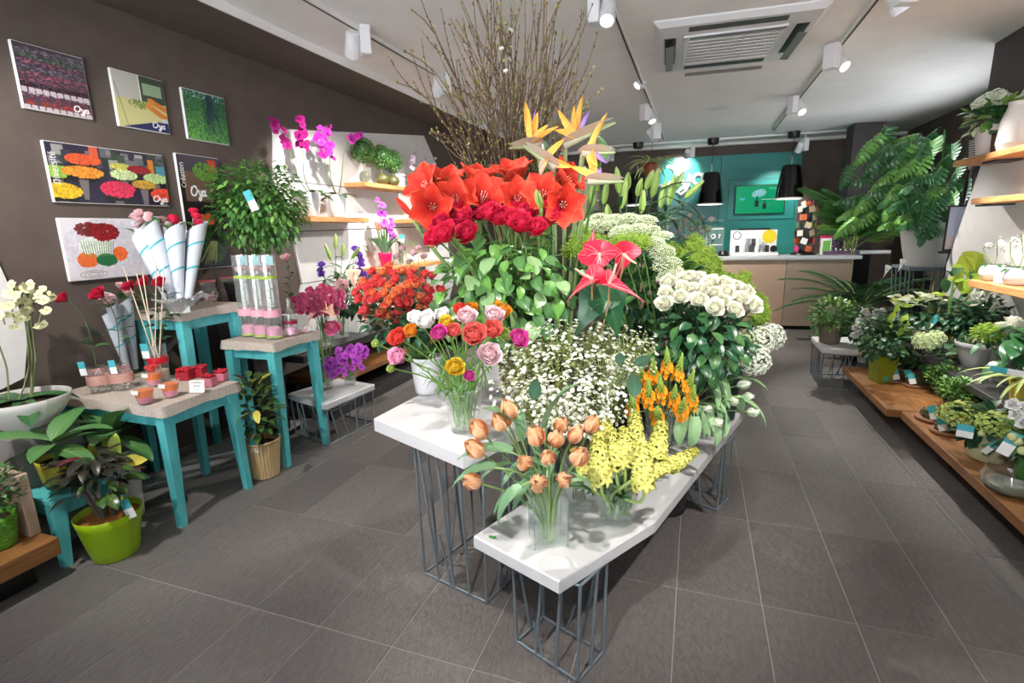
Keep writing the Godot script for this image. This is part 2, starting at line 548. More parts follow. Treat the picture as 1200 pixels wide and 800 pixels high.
func sign_letters(tb: Transform3D, inv: Transform3D) -> void:
	var t := thing("wall_sign", "raised white script shop sign on the teal board under its spotlight", "sign", tb * Vector3.ZERO, "", tb.basis.get_euler().y)
	var pa: Vector3 = inv * V(-0.8, 2.116, -10.421)
	var pb: Vector3 = inv * V(0.1, 2.548, -10.506)
	var sc := (pb.x - pa.x) / 2.08
	var org := Vector2(pa.x, (inv * V(-0.303, 2.281, -10.468)).y)
	for k in logo_strokes().size():
		var pts := []
		for p in logo_strokes()[k]: pts.append(Vector3(org.x + p.x * sc, org.y + (p.y - 0.2) * sc, 0.075))
		part("letter_stroke", tubem(pts, 0.034, 0.03, 8), M.trim_white, t)
	# the small lines of lettering below it
	for e in [["nos essentiels", V(-0.624, 1.938, -10.438), 0.05], ["bonheurs", V(-0.496, 1.825, -10.45), 0.05], ["Livraison partout en France", V(-0.458, 1.644, -10.453), 0.055]]:
		var tm := TextMesh.new()
		var f := SystemFont.new()
		f.font_names = PackedStringArray(["Droid Sans"])
		tm.font = f
		tm.text = e[0]
		tm.font_size = 32
		tm.pixel_size = e[2] / 24.0
		tm.depth = 0.006
		tm.horizontal_alignment = HORIZONTAL_ALIGNMENT_LEFT
		part("lettering", tm, mat("letter_pale", Color8(168, 214, 208), 0.5), t, Transform3D(Basis(), inv * e[1]))

func screen(tb: Transform3D, inv: Transform3D) -> void:
	var t := thing("wall_screen", "lit green video screen set in the teal board", "screen", tb * Vector3.ZERO, "", tb.basis.get_euler().y)
	var a: Vector3 = inv * V(0.625, 2.233, -10.545)
	var b: Vector3 = inv * V(1.436, 1.749, -10.622)
	var c := (a + b) / 2
	part("bezel", boxm(Vector3(b.x - a.x + 0.03, a.y - b.y + 0.03, 0.04), 0.004, Vector3(c.x, c.y, 0.05)), M.black, t)
	var im := Image.create(320, 180, false, Image.FORMAT_RGB8)
	im.fill(Color8(10, 168, 112))
	for k in 900:   # a splash of pale petals, two dark bottles, a line of print
		var an := rng.randf() * TAU
		var r := rng.randf()
		var x := 150 + int(cos(an) * 46 * r)
		var y := 48 + int(sin(an) * 26 * r + (x - 150) * -0.15)
		im.fill_rect(Rect2i(x, y, 4, 3), [Color8(150, 220, 230), Color8(90, 190, 200), Color8(210, 240, 240)][k % 3])
	im.fill_rect(Rect2i(136, 70, 8, 40), Color8(20, 60, 60)); im.fill_rect(Rect2i(128, 96, 26, 40), Color8(16, 50, 52))
	im.fill_rect(Rect2i(188, 92, 7, 36), Color8(20, 60, 60)); im.fill_rect(Rect2i(180, 116, 24, 36), Color8(16, 50, 52))
	im.fill_rect(Rect2i(170, 88, 100, 4), Color8(200, 240, 220)); im.fill_rect(Rect2i(214, 16, 84, 7), Color8(90, 220, 180))
	for k in 5: im.fill_rect(Rect2i(28 + k * 6, 74 + [0, 8, 3, 9, 2][k], 8, 12), Color8(90, 200, 215))
	var s := S()
	quad_uv(s, Vector3(a.x, a.y, 0.0705), Vector3(b.x, a.y, 0.0705), Vector3(b.x, b.y, 0.0705), Vector3(a.x, b.y, 0.0705))
	var m := mat("screen_face", Color.BLACK, 0.2)
	m.emission_enabled = true
	m.emission_texture = ImageTexture.create_from_image(im)
	m.emission = Color.BLACK
	m.emission_energy_multiplier = 0.5
	part("screen_picture", fin(s), m, t)

func quad_uv(s: SurfaceTool, a: Vector3, b: Vector3, c: Vector3, d: Vector3) -> void:
	# a top left, b top right, c bottom right, d bottom left
	s.set_smooth_group(-1)
	var p := [a, b, c, a, c, d]
	var u := [Vector2(0, 0), Vector2(1, 0), Vector2(1, 1), Vector2(0, 0), Vector2(1, 1), Vector2(0, 1)]
	for i in 6:
		s.set_color(Color.WHITE)
		s.set_uv(u[i])
		s.add_vertex(p[i])

func fixtures() -> void:
	# ceiling tracks
	for e in [[-2.36, 0.6, "left", "white lighting track on the ceiling above the left wall display"], [-0.605, 0.6, "mid", "white lighting track on the ceiling beside the air conditioner"], [1.04, 0.6, "right", "white lighting track on the ceiling right of the air conditioner"]]:
		var z1: float = -9.4 if e[0] > -2.0 else -8.0
		var t := thing("ceiling_track", e[3], "track", Vector3(e[0], 2.985, 0), "")
		part("rail", boxm(Vector3(0.036, 0.03, 1.4 - z1), 0.003, Vector3(0, 0, (1.4 + z1) / 2)), M.trim_white, t)
		part("slot", boxm(Vector3(0.012, 0.004, 1.38 - z1), 0.0, Vector3(0, -0.0165, (1.4 + z1) / 2)), M.dark_grey, t)
	var bt := thing("ceiling_track", "short white lighting track running across in front of the teal board", "track", Vector3(0.4, 2.985, -9.95), "", 0.05)
	part("rail", boxm(Vector3(4.0, 0.03, 0.036), 0.003), M.trim_white, bt)
	var q := "white track spotlight "
	var flowers := Vector3(-0.35, 1.1, -2.3)
	spot_head(V(-2.36, 2.859, -3.408), Vector3(-3.1, 1.6, -4.2), q + "nearest on the track above the left wall", 2.6, 42)
	spot_head(V(-2.36, 2.886, -4.707), Vector3(-3.2, 1.4, -5.4), q + "second from the near end of the track above the left wall", 3.0, 38)
	spot_head(V(-2.36, 2.924, -6.132), Vector3(-3.0, 1.2, -6.4), q + "half hidden by the bare branches", 4, 32)
	spot_head(V(-0.605, 2.889, -3.64), Vector3(-0.5, 1.0, -2.3), q + "at the top edge of the view, on the middle track", 2.4, 34)
	spot_head(V(-0.605, 3.019, -5.845), Vector3(-2.6, 0.9, -4.6), q + "beside the near corner of the air conditioner", 4.5, 30)
	spot_head(V(-0.605, 2.857, -6.831), Vector3(0.6, 0.0, -5.6), q + "third from the near end of the middle track", 1.6, 36)
	spot_head(V(-0.605, 2.712, -7.275), Vector3(1.0, 0.6, -8.3), q + "lowest of the row on the middle track", 5, 44)
	spot_head(V(1.04, 2.86, -5.333), Vector3(2.25, 1.1, -3.9), q + "nearest whole one on the right track", 4.6, 30)
	spot_head(V(1.04, 2.856, -7.131), Vector3(1.95, 0.5, -5.3), q + "farther along the right track", 4.2, 28)
	spot_head(V(1.04, 2.838, -3.979), Vector3(2.2, 1.0, -4.4), q + "cut by the top edge of the view on the right track", 4.2, 28)
	spot_head(V(-0.238, 2.772, -9.85), V(-0.343, 2.484, -10.514), q + "above the sign on the teal board", 1.5, 36)
	spot_head(V(1.486, 2.759, -9.85), V(1.202, 1.592, -10.66), q + "above the right end of the teal board", 1.5, 40)
	spot_head(V(-1.586, 2.805, -9.85), V(-2.711, 1.697, -10.291), q + "at the left end of the back track beside the orange flowers", 1.5, 40)
	# the tracks run on over the camera: these lamps stand out of the picture
	spot_head(Vector3(1.04, 2.78, -1.2), Vector3(-0.15, 1.0, -2.4), q + "over the front of the shop on the right track", 3.4, 29)
	spot_head(Vector3(-2.36, 2.78, -0.6), Vector3(-3.2, 0.9, -2.2), q + "over the front of the shop on the left track", 3.0, 44)
	spot_head(Vector3(-0.605, 2.78, 0.2), Vector3(-0.1, 0.2, -1.35), q + "over the front of the shop on the middle track", 3.0, 46)
	spot_head(Vector3(-2.36, 2.78, -1.7), Vector3(-0.8, 1.0, -2.2), q + "turned to the middle tables on the left track", 3.0, 30)

	# air conditioner
	var c := Vector3(0.17, CEIL, -4.88)
	var t := thing("air_conditioner", "square white ceiling air conditioner with grille and four louvres", "air conditioner", c, "", 0.06)
	var w := 1.16
	var d := 1.22
	var s := S()
	var ring := func(k: float, y: float): return [Vector3(-w / 2 * k, y, -d / 2 * k), Vector3(-w / 2 * k, y, d / 2 * k), Vector3(w / 2 * k, y, d / 2 * k), Vector3(w / 2 * k, y, -d / 2 * k)]
	loft(s, [ring.call(1.0, -0.001), ring.call(1.0, -0.012), ring.call(0.93, -0.042)])
	part("panel", fin(s), M.white_plastic, t)
	for k in 4:
		var a := k * PI / 2
		var rad := (d if k % 2 == 0 else w) * 0.395
		var o := Transform3D(Basis(Vector3.UP, a), Vector3(0, -0.042, 0))
		part("slot", boxm(Vector3(0.66, 0.006, 0.085), 0.0, Vector3(0, -0.001, rad)), M.black, t, o)
		part("louvre", boxm(Vector3(0.64, 0.006, 0.06), 0.002, Vector3(0, -0.010, rad + 0.006)), mat("louvre_grey", Color8(120, 120, 122), 0.4), t, o * Transform3D(Basis(Vector3.RIGHT, 0.12), Vector3(0, 0.02 * 0.3, 0)))
	s = S()
	part("intake", boxm(Vector3(0.66, 0.004, 0.66), 0.0, Vector3(0, -0.0435, 0)), mat("intake_grey", Color8(92, 92, 90), 0.7), t)
	for k in 46: box(s, Vector3(-0.32 + 0.64 * k / 45.0, -0.05, 0), Vector3(0.008, 0.01, 0.66))
	for k in 9: box(s, Vector3(0, -0.0525, -0.32 + 0.64 * k / 8.0), Vector3(0.66, 0.01, 0.007))
	for k in 4:
		var b := Basis(Vector3.UP, k * PI / 2)
		box(s, b * Vector3(0, -0.05, 0.34), Vector3(0.72, 0.016, 0.03), b, 0.003)
	part("grille", fin(s), M.white_plastic, t)
	solo("ceiling_speaker", lathem([Vector2(0, -0.006), Vector2(0.10, -0.006), Vector2(0.125, -0.003), Vector2(0.125, 0)], 28), M.white_plastic, "round flat white fitting in the ceiling beyond the air conditioner", "speaker", T(V(0.164, 3, -7.491)))

	# pendant lamps over the counter
	var hang := ["black gloss pendant lamp hanging left over the counter before the teal board", "black gloss pendant lamp hanging at the right end of the counter", "black pendant lamp hanging far left, mostly hidden by the flowers"]
	var rose := [V(0.177, 3, -9.917), V(1.393, 3, -9.849), V(-1.053, 3, -9.753)]
	var down := [V(0.183, 2.222, -9.561), V(1.442, 2.246, -10.017), V(-0.918, 2.277, -9.18)]
	for k in 3:
		var r: Vector3 = rose[k]
		var ring_y: float = [1.92, 1.96, 1.95][k]
		var p := thing("pendant_lamp", hang[k], "pendant lamp", Vector3(r.x, 0, r.z), "pendant lamps over the counter")
		part("ceiling_rose", lathem([Vector2(0, 2.9), Vector2(0.075, 2.9), Vector2(0.085, 2.915), Vector2(0.095, 2.999)], 20), M.black, p)
		part("cord", tubem([Vector3(0, 2.91, 0), Vector3(0, ring_y + 0.55, 0)], 0.006, 0.006, 6), M.black, p)
		part("stem", tubem([Vector3(0, ring_y + 0.66, 0), Vector3(0, ring_y + 0.5, 0)], 0.011, 0.011, 8), M.chrome, p)
		part("shade", lathem([Vector2(0.215, ring_y), Vector2(0.19, ring_y + 0.2), Vector2(0.135, ring_y + 0.5), Vector2(0.12, ring_y + 0.525), Vector2(0, ring_y + 0.53), Vector2(0, ring_y + 0.52), Vector2(0.125, ring_y + 0.49), Vector2(0.2, ring_y)], 24), M.black_gloss, p)
		part("shade_rim", lathem([Vector2(0.216, ring_y - 0.012), Vector2(0.218, ring_y + 0.01), Vector2(0.2, ring_y + 0.01), Vector2(0.19, ring_y - 0.012)], 24), M.trim_white, p)
		part("bulb", lathem([Vector2(0, ring_y + 0.1), Vector2(0.04, ring_y + 0.12), Vector2(0.045, ring_y + 0.16), Vector2(0.02, ring_y + 0.22), Vector2(0, ring_y + 0.23)], 14), M.lamp_glow, p)
		var l := OmniLight3D.new()
		l.name = numbered("pendant_light")
		l.position = Vector3(r.x, ring_y + 0.16, r.z)
		l.light_energy = 0.25
		l.light_color = Color(1.0, 0.95, 0.88)
		l.light_size = 0.04
		l.omni_range = 12.0
		l.omni_attenuation = 2.0
		l.shadow_enabled = true
		add_child(l, true)

# ---------------------------------------------------------------- tables and shelves
func rod_frame(t: Node3D, base: Array, top: Array, h: float, r := 0.006) -> void:
	# two frames of welded rod and slanting legs between; base and top: outlines in plan, same order
	var s := S()
	for i in base.size():
		var j := (i + 1) % base.size()
		tube(s, [base[i] + Vector3(0, r, 0), base[j] + Vector3(0, r, 0)], r, r, 6)
	part("base_frame", fin(s), M.rod_grey, t)
	s = S()
	for i in top.size():
		tube(s, [top[i] + Vector3(0, h - r, 0), top[(i + 1) % top.size()] + Vector3(0, h - r, 0)], r, r, 6)
	part("top_frame", fin(s), M.rod_grey, t)
	for i in base.size():
		var j := (i + 1) % base.size()
		var n := maxi(2, int((base[j] - base[i]).length() / 0.085))
		var last := -1.0
		for k in n:
			var a := k / float(n)
			var b := clampf(a + rnd(-0.9, 0.9) / n, 0.0, 1.0) if k > 0 else 0.02
			var p: Vector3 = base[i].lerp(base[j], a) + Vector3(0, r, 0)
			var q: Vector3 = top[i].lerp(top[j], b) + Vector3(0, h - r, 0)
			part("rod", tubem([p, q], r, r, 6), M.rod_grey, t)
		if n > 2:
			var w := S()
			var m := rnd(0.3, 0.6)
			tube(w, [base[i].lerp(base[j], m), base[i].lerp(base[j], m - 0.16) .lerp(top[i].lerp(top[j], m - 0.12) + Vector3(0, h, 0), 0.36)], r * 0.9, r * 0.9, 6)
			part("brace", fin(w), M.rod_grey, t)

func inset(c: Array, k: float) -> Array:
	var mid := Vector3.ZERO
	for p in c: mid += p / c.size()
	var r := []
	for p in c: r.append(p + (mid - p).normalized() * k)
	return r

func flat(c: Array, o: Vector3) -> Array:
	var r := []
	for p in c: r.append(Vector3(p.x - o.x, 0, p.z - o.z))
	return r

func rod_table(called: String, label: String, corners: Array, h: float, thick: float, frames: Array) -> Node3D:
	var o: Vector3 = (corners[0] + corners[-2]) / 2
	o.y = 0
	var t := thing(called, label, "table", o, "white slab tables on rod legs")
	var s := S()
	slab(s, flat(corners, o), h - thick, h, 0.004)
	part("tabletop", fin(s), M.table_white, t)
	for f in frames:
		var b := flat(f, o)
		rod_frame(t, b, inset(b, -0.015), h - thick)
	return t

func rect(c: Vector3, along_: Vector3, len_: float, wid: float) -> Array:
	# outline counterclockwise from above, starting at c: along the direction, then to its left
	var a := Vector3(along_.x, 0, along_.z).normalized()
	var b := Vector3(a.z, 0, -a.x)
	return [c, c + a * len_, c + a * len_ + b * wid, c + b * wid]

func tables() -> void:
	# the low bench in front
	var a := V(-0.727, 0.45, -1.559)
	var b := V(-0.365, 0.45, -1.41)
	var c := V(0.305, 0.45, -3.208)
	var d := a + (c - b)
	var u := (b - a).normalized()
	var f1 := rect(V(-0.58, 0, -1.598), u, 0.28, 0.165)
	var f2 := rect(V(-0.58, 0, -1.598) + (c - b).normalized() * 1.42, u, 0.28, 0.165)
	var kink := V(-0.099, 0.45, -1.855)
	var d2 := d
	rod_table("bench_table", "low white slab bench in front, its rod legs nearest of all, carrying the orange tulips", [a, b, kink, c, d], 0.45, 0.05, [f1, f2])
	# the taller slab behind and to its left
	var e := V(-1.316, 0.75, -1.833)
	var back := Vector3(-0.30, 0, -0.95).normalized() * -1.0
	var g := Vector3(-0.775, 0.75, -1.60)
	var far := (c - b).normalized()
	var g2 := g + far * 1.55
	var e2 := e + Vector3(0.12, 0, -1.6)
	var h1 := V(-1.12, 0, -1.852)
	var hu := V(-0.826, 0, -1.772) - h1
	rod_table("display_table", "tall white slab table on rods that carries the ranunculus vase and the white bucket", [e, g, g2, e2], 0.75, 0.062, [rect(h1, hu, 0.36, 0.36), rect(h1 + far * 0.95 + Vector3(-0.1, 0, 0), hu, 0.36, 0.36)])
	# small bench under the left display
	var p := [V(-3.001, 0.33, -3.086), V(-2.524, 0.33, -2.942), V(-2.469, 0.33, -3.491), V(-2.883, 0.33, -3.565)]
	rod_table("small_bench", "small white slab bench on rods standing before the left wall ledge", p, 0.33, 0.045, [inset(p, 0.03)])
	# small bench at the end of the right shelves
	p = [V(1.17, 0.4, -5.987), V(1.16, 0.4, -5.414), V(1.539, 0.4, -5.398), V(1.635, 0.4, -6.048)]
	rod_table("small_bench", "small white slab bench on rods at the far end of the right wooden shelf", p, 0.4, 0.05, [inset(p, 0.03)])
	# cut stem lying on the bench
	solo("leaf_scrap", tubem([Vector3(-0.012, 0.004, 0), Vector3(0.0, 0.006, 0.004), Vector3(0.014, 0.004, 0.0)], 0.004, 0.006, 6, lin(60, 130, 50)), M.plant, "green leaf scrap lying near the front left corner of the white bench", "leaf", T(V(-0.656, 0.45, -1.57)))

func stool(label: String, x0: float, x1: float, z0: float, z1: float, h: float, cloth := true, ang := 0.0) -> void:
	var c := Vector3((x0 + x1) / 2, 0, (z0 + z1) / 2)
	var t := thing("stool", label, "stool", c, "turquoise stools used as display stands", ang)
	var w := x1 - x0
	var d := z0 - z1
	part("stool_seat", boxm(Vector3(w, 0.028, d), 0.004, Vector3(0, h - 0.034, 0)), M.teal_paint, t)
	for sx in [-1, 1]:
		part("apron", boxm(Vector3(0.02, 0.075, d - 0.1), 0.002, Vector3(sx * (w / 2 - 0.035), h - 0.085, 0)), M.teal_paint, t)
		part("apron", boxm(Vector3(w - 0.1, 0.075, 0.02), 0.002, Vector3(0, h - 0.085, sx * (d / 2 - 0.035))), M.teal_paint, t)
		for sz in [-1, 1]:
			var s := S()
			var r := func(y: float, k: float, o: float):
				var q := Vector3(sx * (w / 2 - 0.035 + o), y, sz * (d / 2 - 0.035 + o))
				return [q + Vector3(-k, 0, -k), q + Vector3(-k, 0, k), q + Vector3(k, 0, k), q + Vector3(k, 0, -k)]
			loft(s, [r.call(0.0, 0.019, 0.018), r.call(h * 0.5, 0.026, 0.006), r.call(h - 0.048, 0.031, 0.0)])
			part("leg", fin(s), M.teal_paint, t)
	if cloth:
		var s := S()
		var n := 14
		var drop := 0.055
		# a gathered linen cover: top sheet and a skirt with uneven hem
		var ring := []
		var out := []
		for i in 4 * n:
			var e := i / n
			var f := (i % n) / float(n)
			var q: Vector3 = [Vector3(-1, 0, 1).lerp(Vector3(1, 0, 1), f), Vector3(1, 0, 1).lerp(Vector3(1, 0, -1), f), Vector3(1, 0, -1).lerp(Vector3(-1, 0, -1), f), Vector3(-1, 0, -1).lerp(Vector3(-1, 0, 1), f)][e]
			ring.append(Vector3(q.x * (w / 2 + 0.004), h, q.z * (d / 2 + 0.004)))
			var wob := 0.004 * sin(i * 1.9) + 0.003 * sin(i * 0.77 + 1.0)
			out.append(Vector3(q.x * (w / 2 + 0.012 + wob), h - drop - 0.004 * sin(i * 0.53) - 0.003 * sin(i * 1.7), q.z * (d / 2 + 0.012 + wob)))
		s.set_smooth_group(1)
		for i in ring.size():
			var j: int = (i + 1) % ring.size()
			tri(s, Vector3(0, h + 0.001, 0), ring[j], ring[i])
		s.set_smooth_group(2)
		for i in ring.size():
			var j: int = (i + 1) % ring.size()
			tri(s, ring[i], out[j], out[i]); tri(s, ring[i], ring[j], out[j])
		var cl := part("linen_cover", fin(s), M.linen, t)
		cl.set_meta("label", "beige linen cover hanging over the rim")

func board(called: String, label: String, category: String, c0: Vector3, c1: Vector3, m: String, group := "", ch := 0.004) -> MeshInstance3D:
	# an axis-aligned board between two corners
	var c := (c0 + c1) / 2
	return solo(called, boxm((c1 - c0).abs(), ch), M[m], label, category, T(c), group)

func wall_panel(label: String, pts: Array, nrm: Vector3, t: Node3D) -> void:
	var o: Vector3 = pts[0]
	var a := []
	var b := []
	for p in pts:
		a.append(p - o)
		b.append(p - o + nrm * 0.022)
	var s := S()
	loft(s, [a, b])
	part("panel", fin(s), M.panel_white, t, T(o))

func shelving() -> void:
	var X := LEFT + 0.001
	var F := LEFT + 0.025
	# irregular white panels on the left wall
	var g := thing("wall_cladding", "white irregular panels cladding the left wall behind the oak shelves", "cladding")
	wall_panel("uppermost white wall panel behind the purple orchids and small round trees", [V(-3.449, 2.441, -3.728), V(-3.449, 2.026, -3.662), V(-3.449, 2.039, -6.684), V(-3.449, 2.333, -6.795), V(-3.449, 2.786, -6.364)], Vector3.RIGHT, g)
	wall_panel("white wall panel between the upper and the middle oak shelves", [V(-3.449, 2.019, -3.661), V(-3.449, 1.589, -3.804), V(-3.449, 1.645, -6.849), V(-3.449, 2.028, -6.683)], Vector3.RIGHT, g)
	wall_panel("broad white wall panel below the middle oak shelves, behind the pink pot of tulips", [V(-3.449, 1.582, -3.803), V(-3.449, 1.117, -3.86), V(-3.449, 1.129, -5.071), V(-3.449, 0.817, -7.039), V(-3.449, 1.633, -6.848)], Vector3.RIGHT, g)
	wall_panel("lowest white wall panel behind the turquoise stools", [V(-3.449, 1.109, -3.859), V(-3.449, 0.33, -3.502), V(-3.449, 0.37, -4.278), V(-3.449, 0.351, -6.702), V(-3.449, 0.804, -7.037), V(-3.449, 1.12, -5.07)], Vector3.RIGHT, g)
	wall_panel("white wall panel at the far left edge behind the pale orchid", [V(-3.449, 1.698, -1.63), V(-3.449, 0.761, -1.454), V(-3.449, 0.828, -1.669), V(-3.449, 1.087, -1.733), V(-3.449, 1.403, -1.679)], Vector3.RIGHT, g)
	var sg := "oak shelf boards on the white wall panels"
	var q := "oak shelf board "
	board("shelf", q + "highest on the left, carrying the three little round trees", "shelf", Vector3(X + 0.024, 2.02, -4.60), Vector3(-3.17, 2.065, -5.50), "oak", sg)
	board("shelf", q + "under the two white pots of purple orchids", "shelf", Vector3(X + 0.024, 1.665, -3.76), Vector3(-3.17, 1.71, -4.62), "oak", sg)
	board("shelf", q + "on the left wall just behind the big red amaryllis", "shelf", Vector3(X + 0.024, 1.665, -5.50), Vector3(-3.17, 1.71, -6.3), "oak", sg)
	board("shelf", q + "under the bright pink pot of tulips", "shelf", Vector3(X + 0.024, 1.14, -4.80), Vector3(-3.17, 1.185, -6.2), "oak", sg)
	# ledge and low boards on the left
	board("ledge", "long dark grey ledge along the foot of the left wall display", "ledge", Vector3(X, 0.52, -3.3), Vector3(-3.0, 0.58, -7.5), "ledge_dark")
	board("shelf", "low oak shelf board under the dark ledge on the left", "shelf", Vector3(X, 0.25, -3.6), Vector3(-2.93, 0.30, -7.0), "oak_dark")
	board("plinth", "dark grey plinth along the floor under the left ledge", "plinth", Vector3(X, 0.0, -3.4), Vector3(-2.85, 0.09, -7.4), "ledge_dark")
	for k in 3:
		board("ledge_support", ["black upright under the near end of the left dark ledge", "black upright under the middle of the left dark ledge", "black upright under the far end of the left dark ledge"][k], "support", Vector3(X, 0.09, -3.5 - 1.7 * k), Vector3(-3.3, 0.25, -3.54 - 1.7 * k), "black")
	# right wall
	g = thing("wall_cladding", "tall slanting white panel cladding the right wall behind the oak shelves", "cladding")
	wall_panel("tall slanting white wall panel on the right behind the oak shelves", [Vector3(RIGHT, 3.0, -4.6), V(2.299, 2.222, -5.658), V(2.299, 1.027, -6.164), V(2.299, 0.839, -6.137), V(2.299, 0.828, -4.226), Vector3(RIGHT, 3.0, -2.4)], Vector3.LEFT, g)
	board("shelf", q + "highest on the right, carrying white flowers in white pots", "shelf", Vector3(RIGHT - 0.024, 1.99, -5.62), Vector3(2.03, 2.035, -3.6), "oak", sg)
	board("shelf", q + "in the middle of the right wall, standing empty", "shelf", Vector3(RIGHT - 0.024, 1.665, -5.2), Vector3(2.03, 1.71, -3.4), "oak", sg)
	board("shelf", q + "lowest on the right wall, under the round white orchid pots", "shelf", Vector3(RIGHT - 0.024, 1.035, -5.03), Vector3(2.03, 1.09, -3.2), "oak", sg)
	for k in 2:
		board("shelf_bracket", ["flat grey bracket under the highest shelf on the right", "flat grey bracket under the empty middle shelf on the right"][k], "bracket", Vector3(RIGHT - 0.024, [1.975, 1.65][k], -5.3), Vector3(2.1, [1.99, 1.665][k], -5.1), "dark_grey")
	board("ledge", "long black ledge along the right wall carrying the grey bowl", "ledge", Vector3(RIGHT, 0.40, -5.6), Vector3(1.80, 0.45, -1.6), "ledge_dark")
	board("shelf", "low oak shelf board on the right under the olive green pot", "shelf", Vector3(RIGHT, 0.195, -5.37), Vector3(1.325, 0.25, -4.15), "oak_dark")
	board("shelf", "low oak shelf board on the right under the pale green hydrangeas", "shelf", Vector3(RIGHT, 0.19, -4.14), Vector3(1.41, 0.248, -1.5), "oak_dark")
	for k in 4:
		board("shelf_support", "black upright under the right low shelves, " + ["nearest the camera", "second from the front", "third from the front", "at the far end"][k], "support", Vector3(RIGHT, 0.0, -1.8 - 1.2 * k), Vector3(1.9, 0.19, -1.84 - 1.2 * k), "black")
		board("ledge_support", "black upright under the right black ledge, " + ["nearest the camera", "second from the front", "third from the front", "at the far end"][k], "support", Vector3(RIGHT, 0.25, -1.8 - 1.2 * k), Vector3(1.95, 0.40, -1.84 - 1.2 * k), "black")

func stools() -> void:
	stool("long turquoise stool in front with orange glass candles on its linen cover", -3.43, -2.585, -1.79, -2.275, 0.695)
	stool("tall turquoise stool right of the others carrying three glass tubes", -3.0, -2.57, -2.565, -3.0, 0.87)
	stool("tallest turquoise stool at the wall carrying round pink jars", -3.43, -3.02, -2.31, -2.77, 1.10)
	stool("low turquoise stool at the far left edge behind the lime green pot", -3.16, -2.82, -1.36, -1.68, 0.37, false)

# ---------------------------------------------------------------- plants: shapes shared by many
const G1 := Color(0.065, 0.20, 0.045)
const G2 := Color(0.13, 0.30, 0.065)
const G3 := Color(0.022, 0.085, 0.03)
const G4 := Color(0.26, 0.43, 0.10)
const BR := Color(0.10, 0.055, 0.03)

func lx(pos: Vector3, dir: Vector3, size := 1.0, roll := 0.0, up := Vector3.UP, wide := 1.0) -> Transform3D:
	# places a leaf: y along dir, its upper face towards up
	var y := dir.normalized()
	var z := -(up - y * up.dot(y))
	if z.length() < 0.05: z = Vector3(0.3, 0, 0.95) - y * y.dot(Vector3(0.3, 0, 0.95))
	z = z.normalized()
	var b := Basis(y.cross(z), y, z) * Basis(Vector3.UP, roll)
	return Transform3D(Basis(b.x * size * wide, b.y * size, b.z * size), pos)

func leafm(key: String, W: float, p: float, q: float, b0: float, b1: float, fold: float, ruf: float, c: Color, rib: Color, nu := 4, nv := 6, base_w := 0.1, stalk := 0.12) -> void:
	var s := S()
	if stalk > 0: tube(s, [Vector3.ZERO, Vector3(0, stalk, stalk * b0)], 0.016, 0.012, 5, rib)
	petal(s, Transform3D(Basis(), Vector3(0, stalk * 0.9, stalk * b0)), 1.0 - stalk, W, p, q, b0, b1, 0.0, fold, ruf, c.lerp(rib, 0.35), c, c, nu, nv, base_w)
	if rib != c: tube(s, _rib(1.0 - stalk, b0, b1, Vector3(0, stalk * 0.9, stalk * b0)), 0.010, 0.003, 4, rib, rib, false)
	PR[key] = fin(s)

func _rib(L: float, a0: float, a1: float, o: Vector3) -> Array:
	var r := [o]
	var m := o
	for j in range(1, 6):
		var v := j / 6.0
		var th := lerpf(a0, a1, v)
		m += Vector3(0, cos(th), sin(th)) * L / 6.0
		r.append(m + Vector3(0, sin(th), -cos(th)) * 0.004)
	return r

func heart_pt(k: float, a: float, L: float, W: float, a0: float, a1: float, cup: float) -> Vector3:
	# k from the stalk to the rim, a round the rim (0 at the tip)
	var x := pow(sin(a), 3.0) * W * 0.5 * k
	var y := (5.0 + 13.0 * cos(a) + 5.0 * cos(2.0 * a) + 2.0 * cos(3.0 * a) + cos(4.0 * a) - 4.0) / 22.0 * k
	var th := lerpf(a0, a1, clampf(y, -0.3, 1.0))
	var m := (a0 + th) / 2
	return Vector3(x, y * L * cos(m), y * L * sin(m)) + Vector3(0, sin(th), -cos(th)) * cup * (absf(x) * 0.5 + 2.0 * x * x / W)

func heart(s: SurfaceTool, xf: Transform3D, L: float, W: float, a0: float, a1: float, cup: float, c0: Color, c1: Color, na := 22, nk := 5) -> void:
	s.set_smooth_group(0)
	for j in nk:
		for i in na:
			var t0 := TAU * i / na
			var t1 := TAU * (i + 1) / na
			var a := xf * heart_pt(j / float(nk), t0, L, W, a0, a1, cup)
			var b := xf * heart_pt(j / float(nk), t1, L, W, a0, a1, cup)
			var c := xf * heart_pt((j + 1) / float(nk), t1, L, W, a0, a1, cup)
			var d := xf * heart_pt((j + 1) / float(nk), t0, L, W, a0, a1, cup)
			var col := c0.lerp(c1, (j + 0.5) / nk)
			if j > 0: tri(s, a, b, c, col)
			tri(s, a, c, d, col)

func heart_veins(L: float, W: float, a0: float, a1: float, cup: float, r: float, col: Color, n := 5) -> ArrayMesh:
	var s := S()
	for i in range(-n, n + 1):
		var p := []
		for j in 6:
			var k := 0.05 + 0.9 * j / 5.0
			p.append(heart_pt(k, i * 2.2 / n * (1.0 - 0.22 * k), L, W, a0, a1, cup) + Vector3(0, 0.006, -0.008))
		tube(s, p, r, r * 0.5, 4, col, col, false)
	return fin(s)

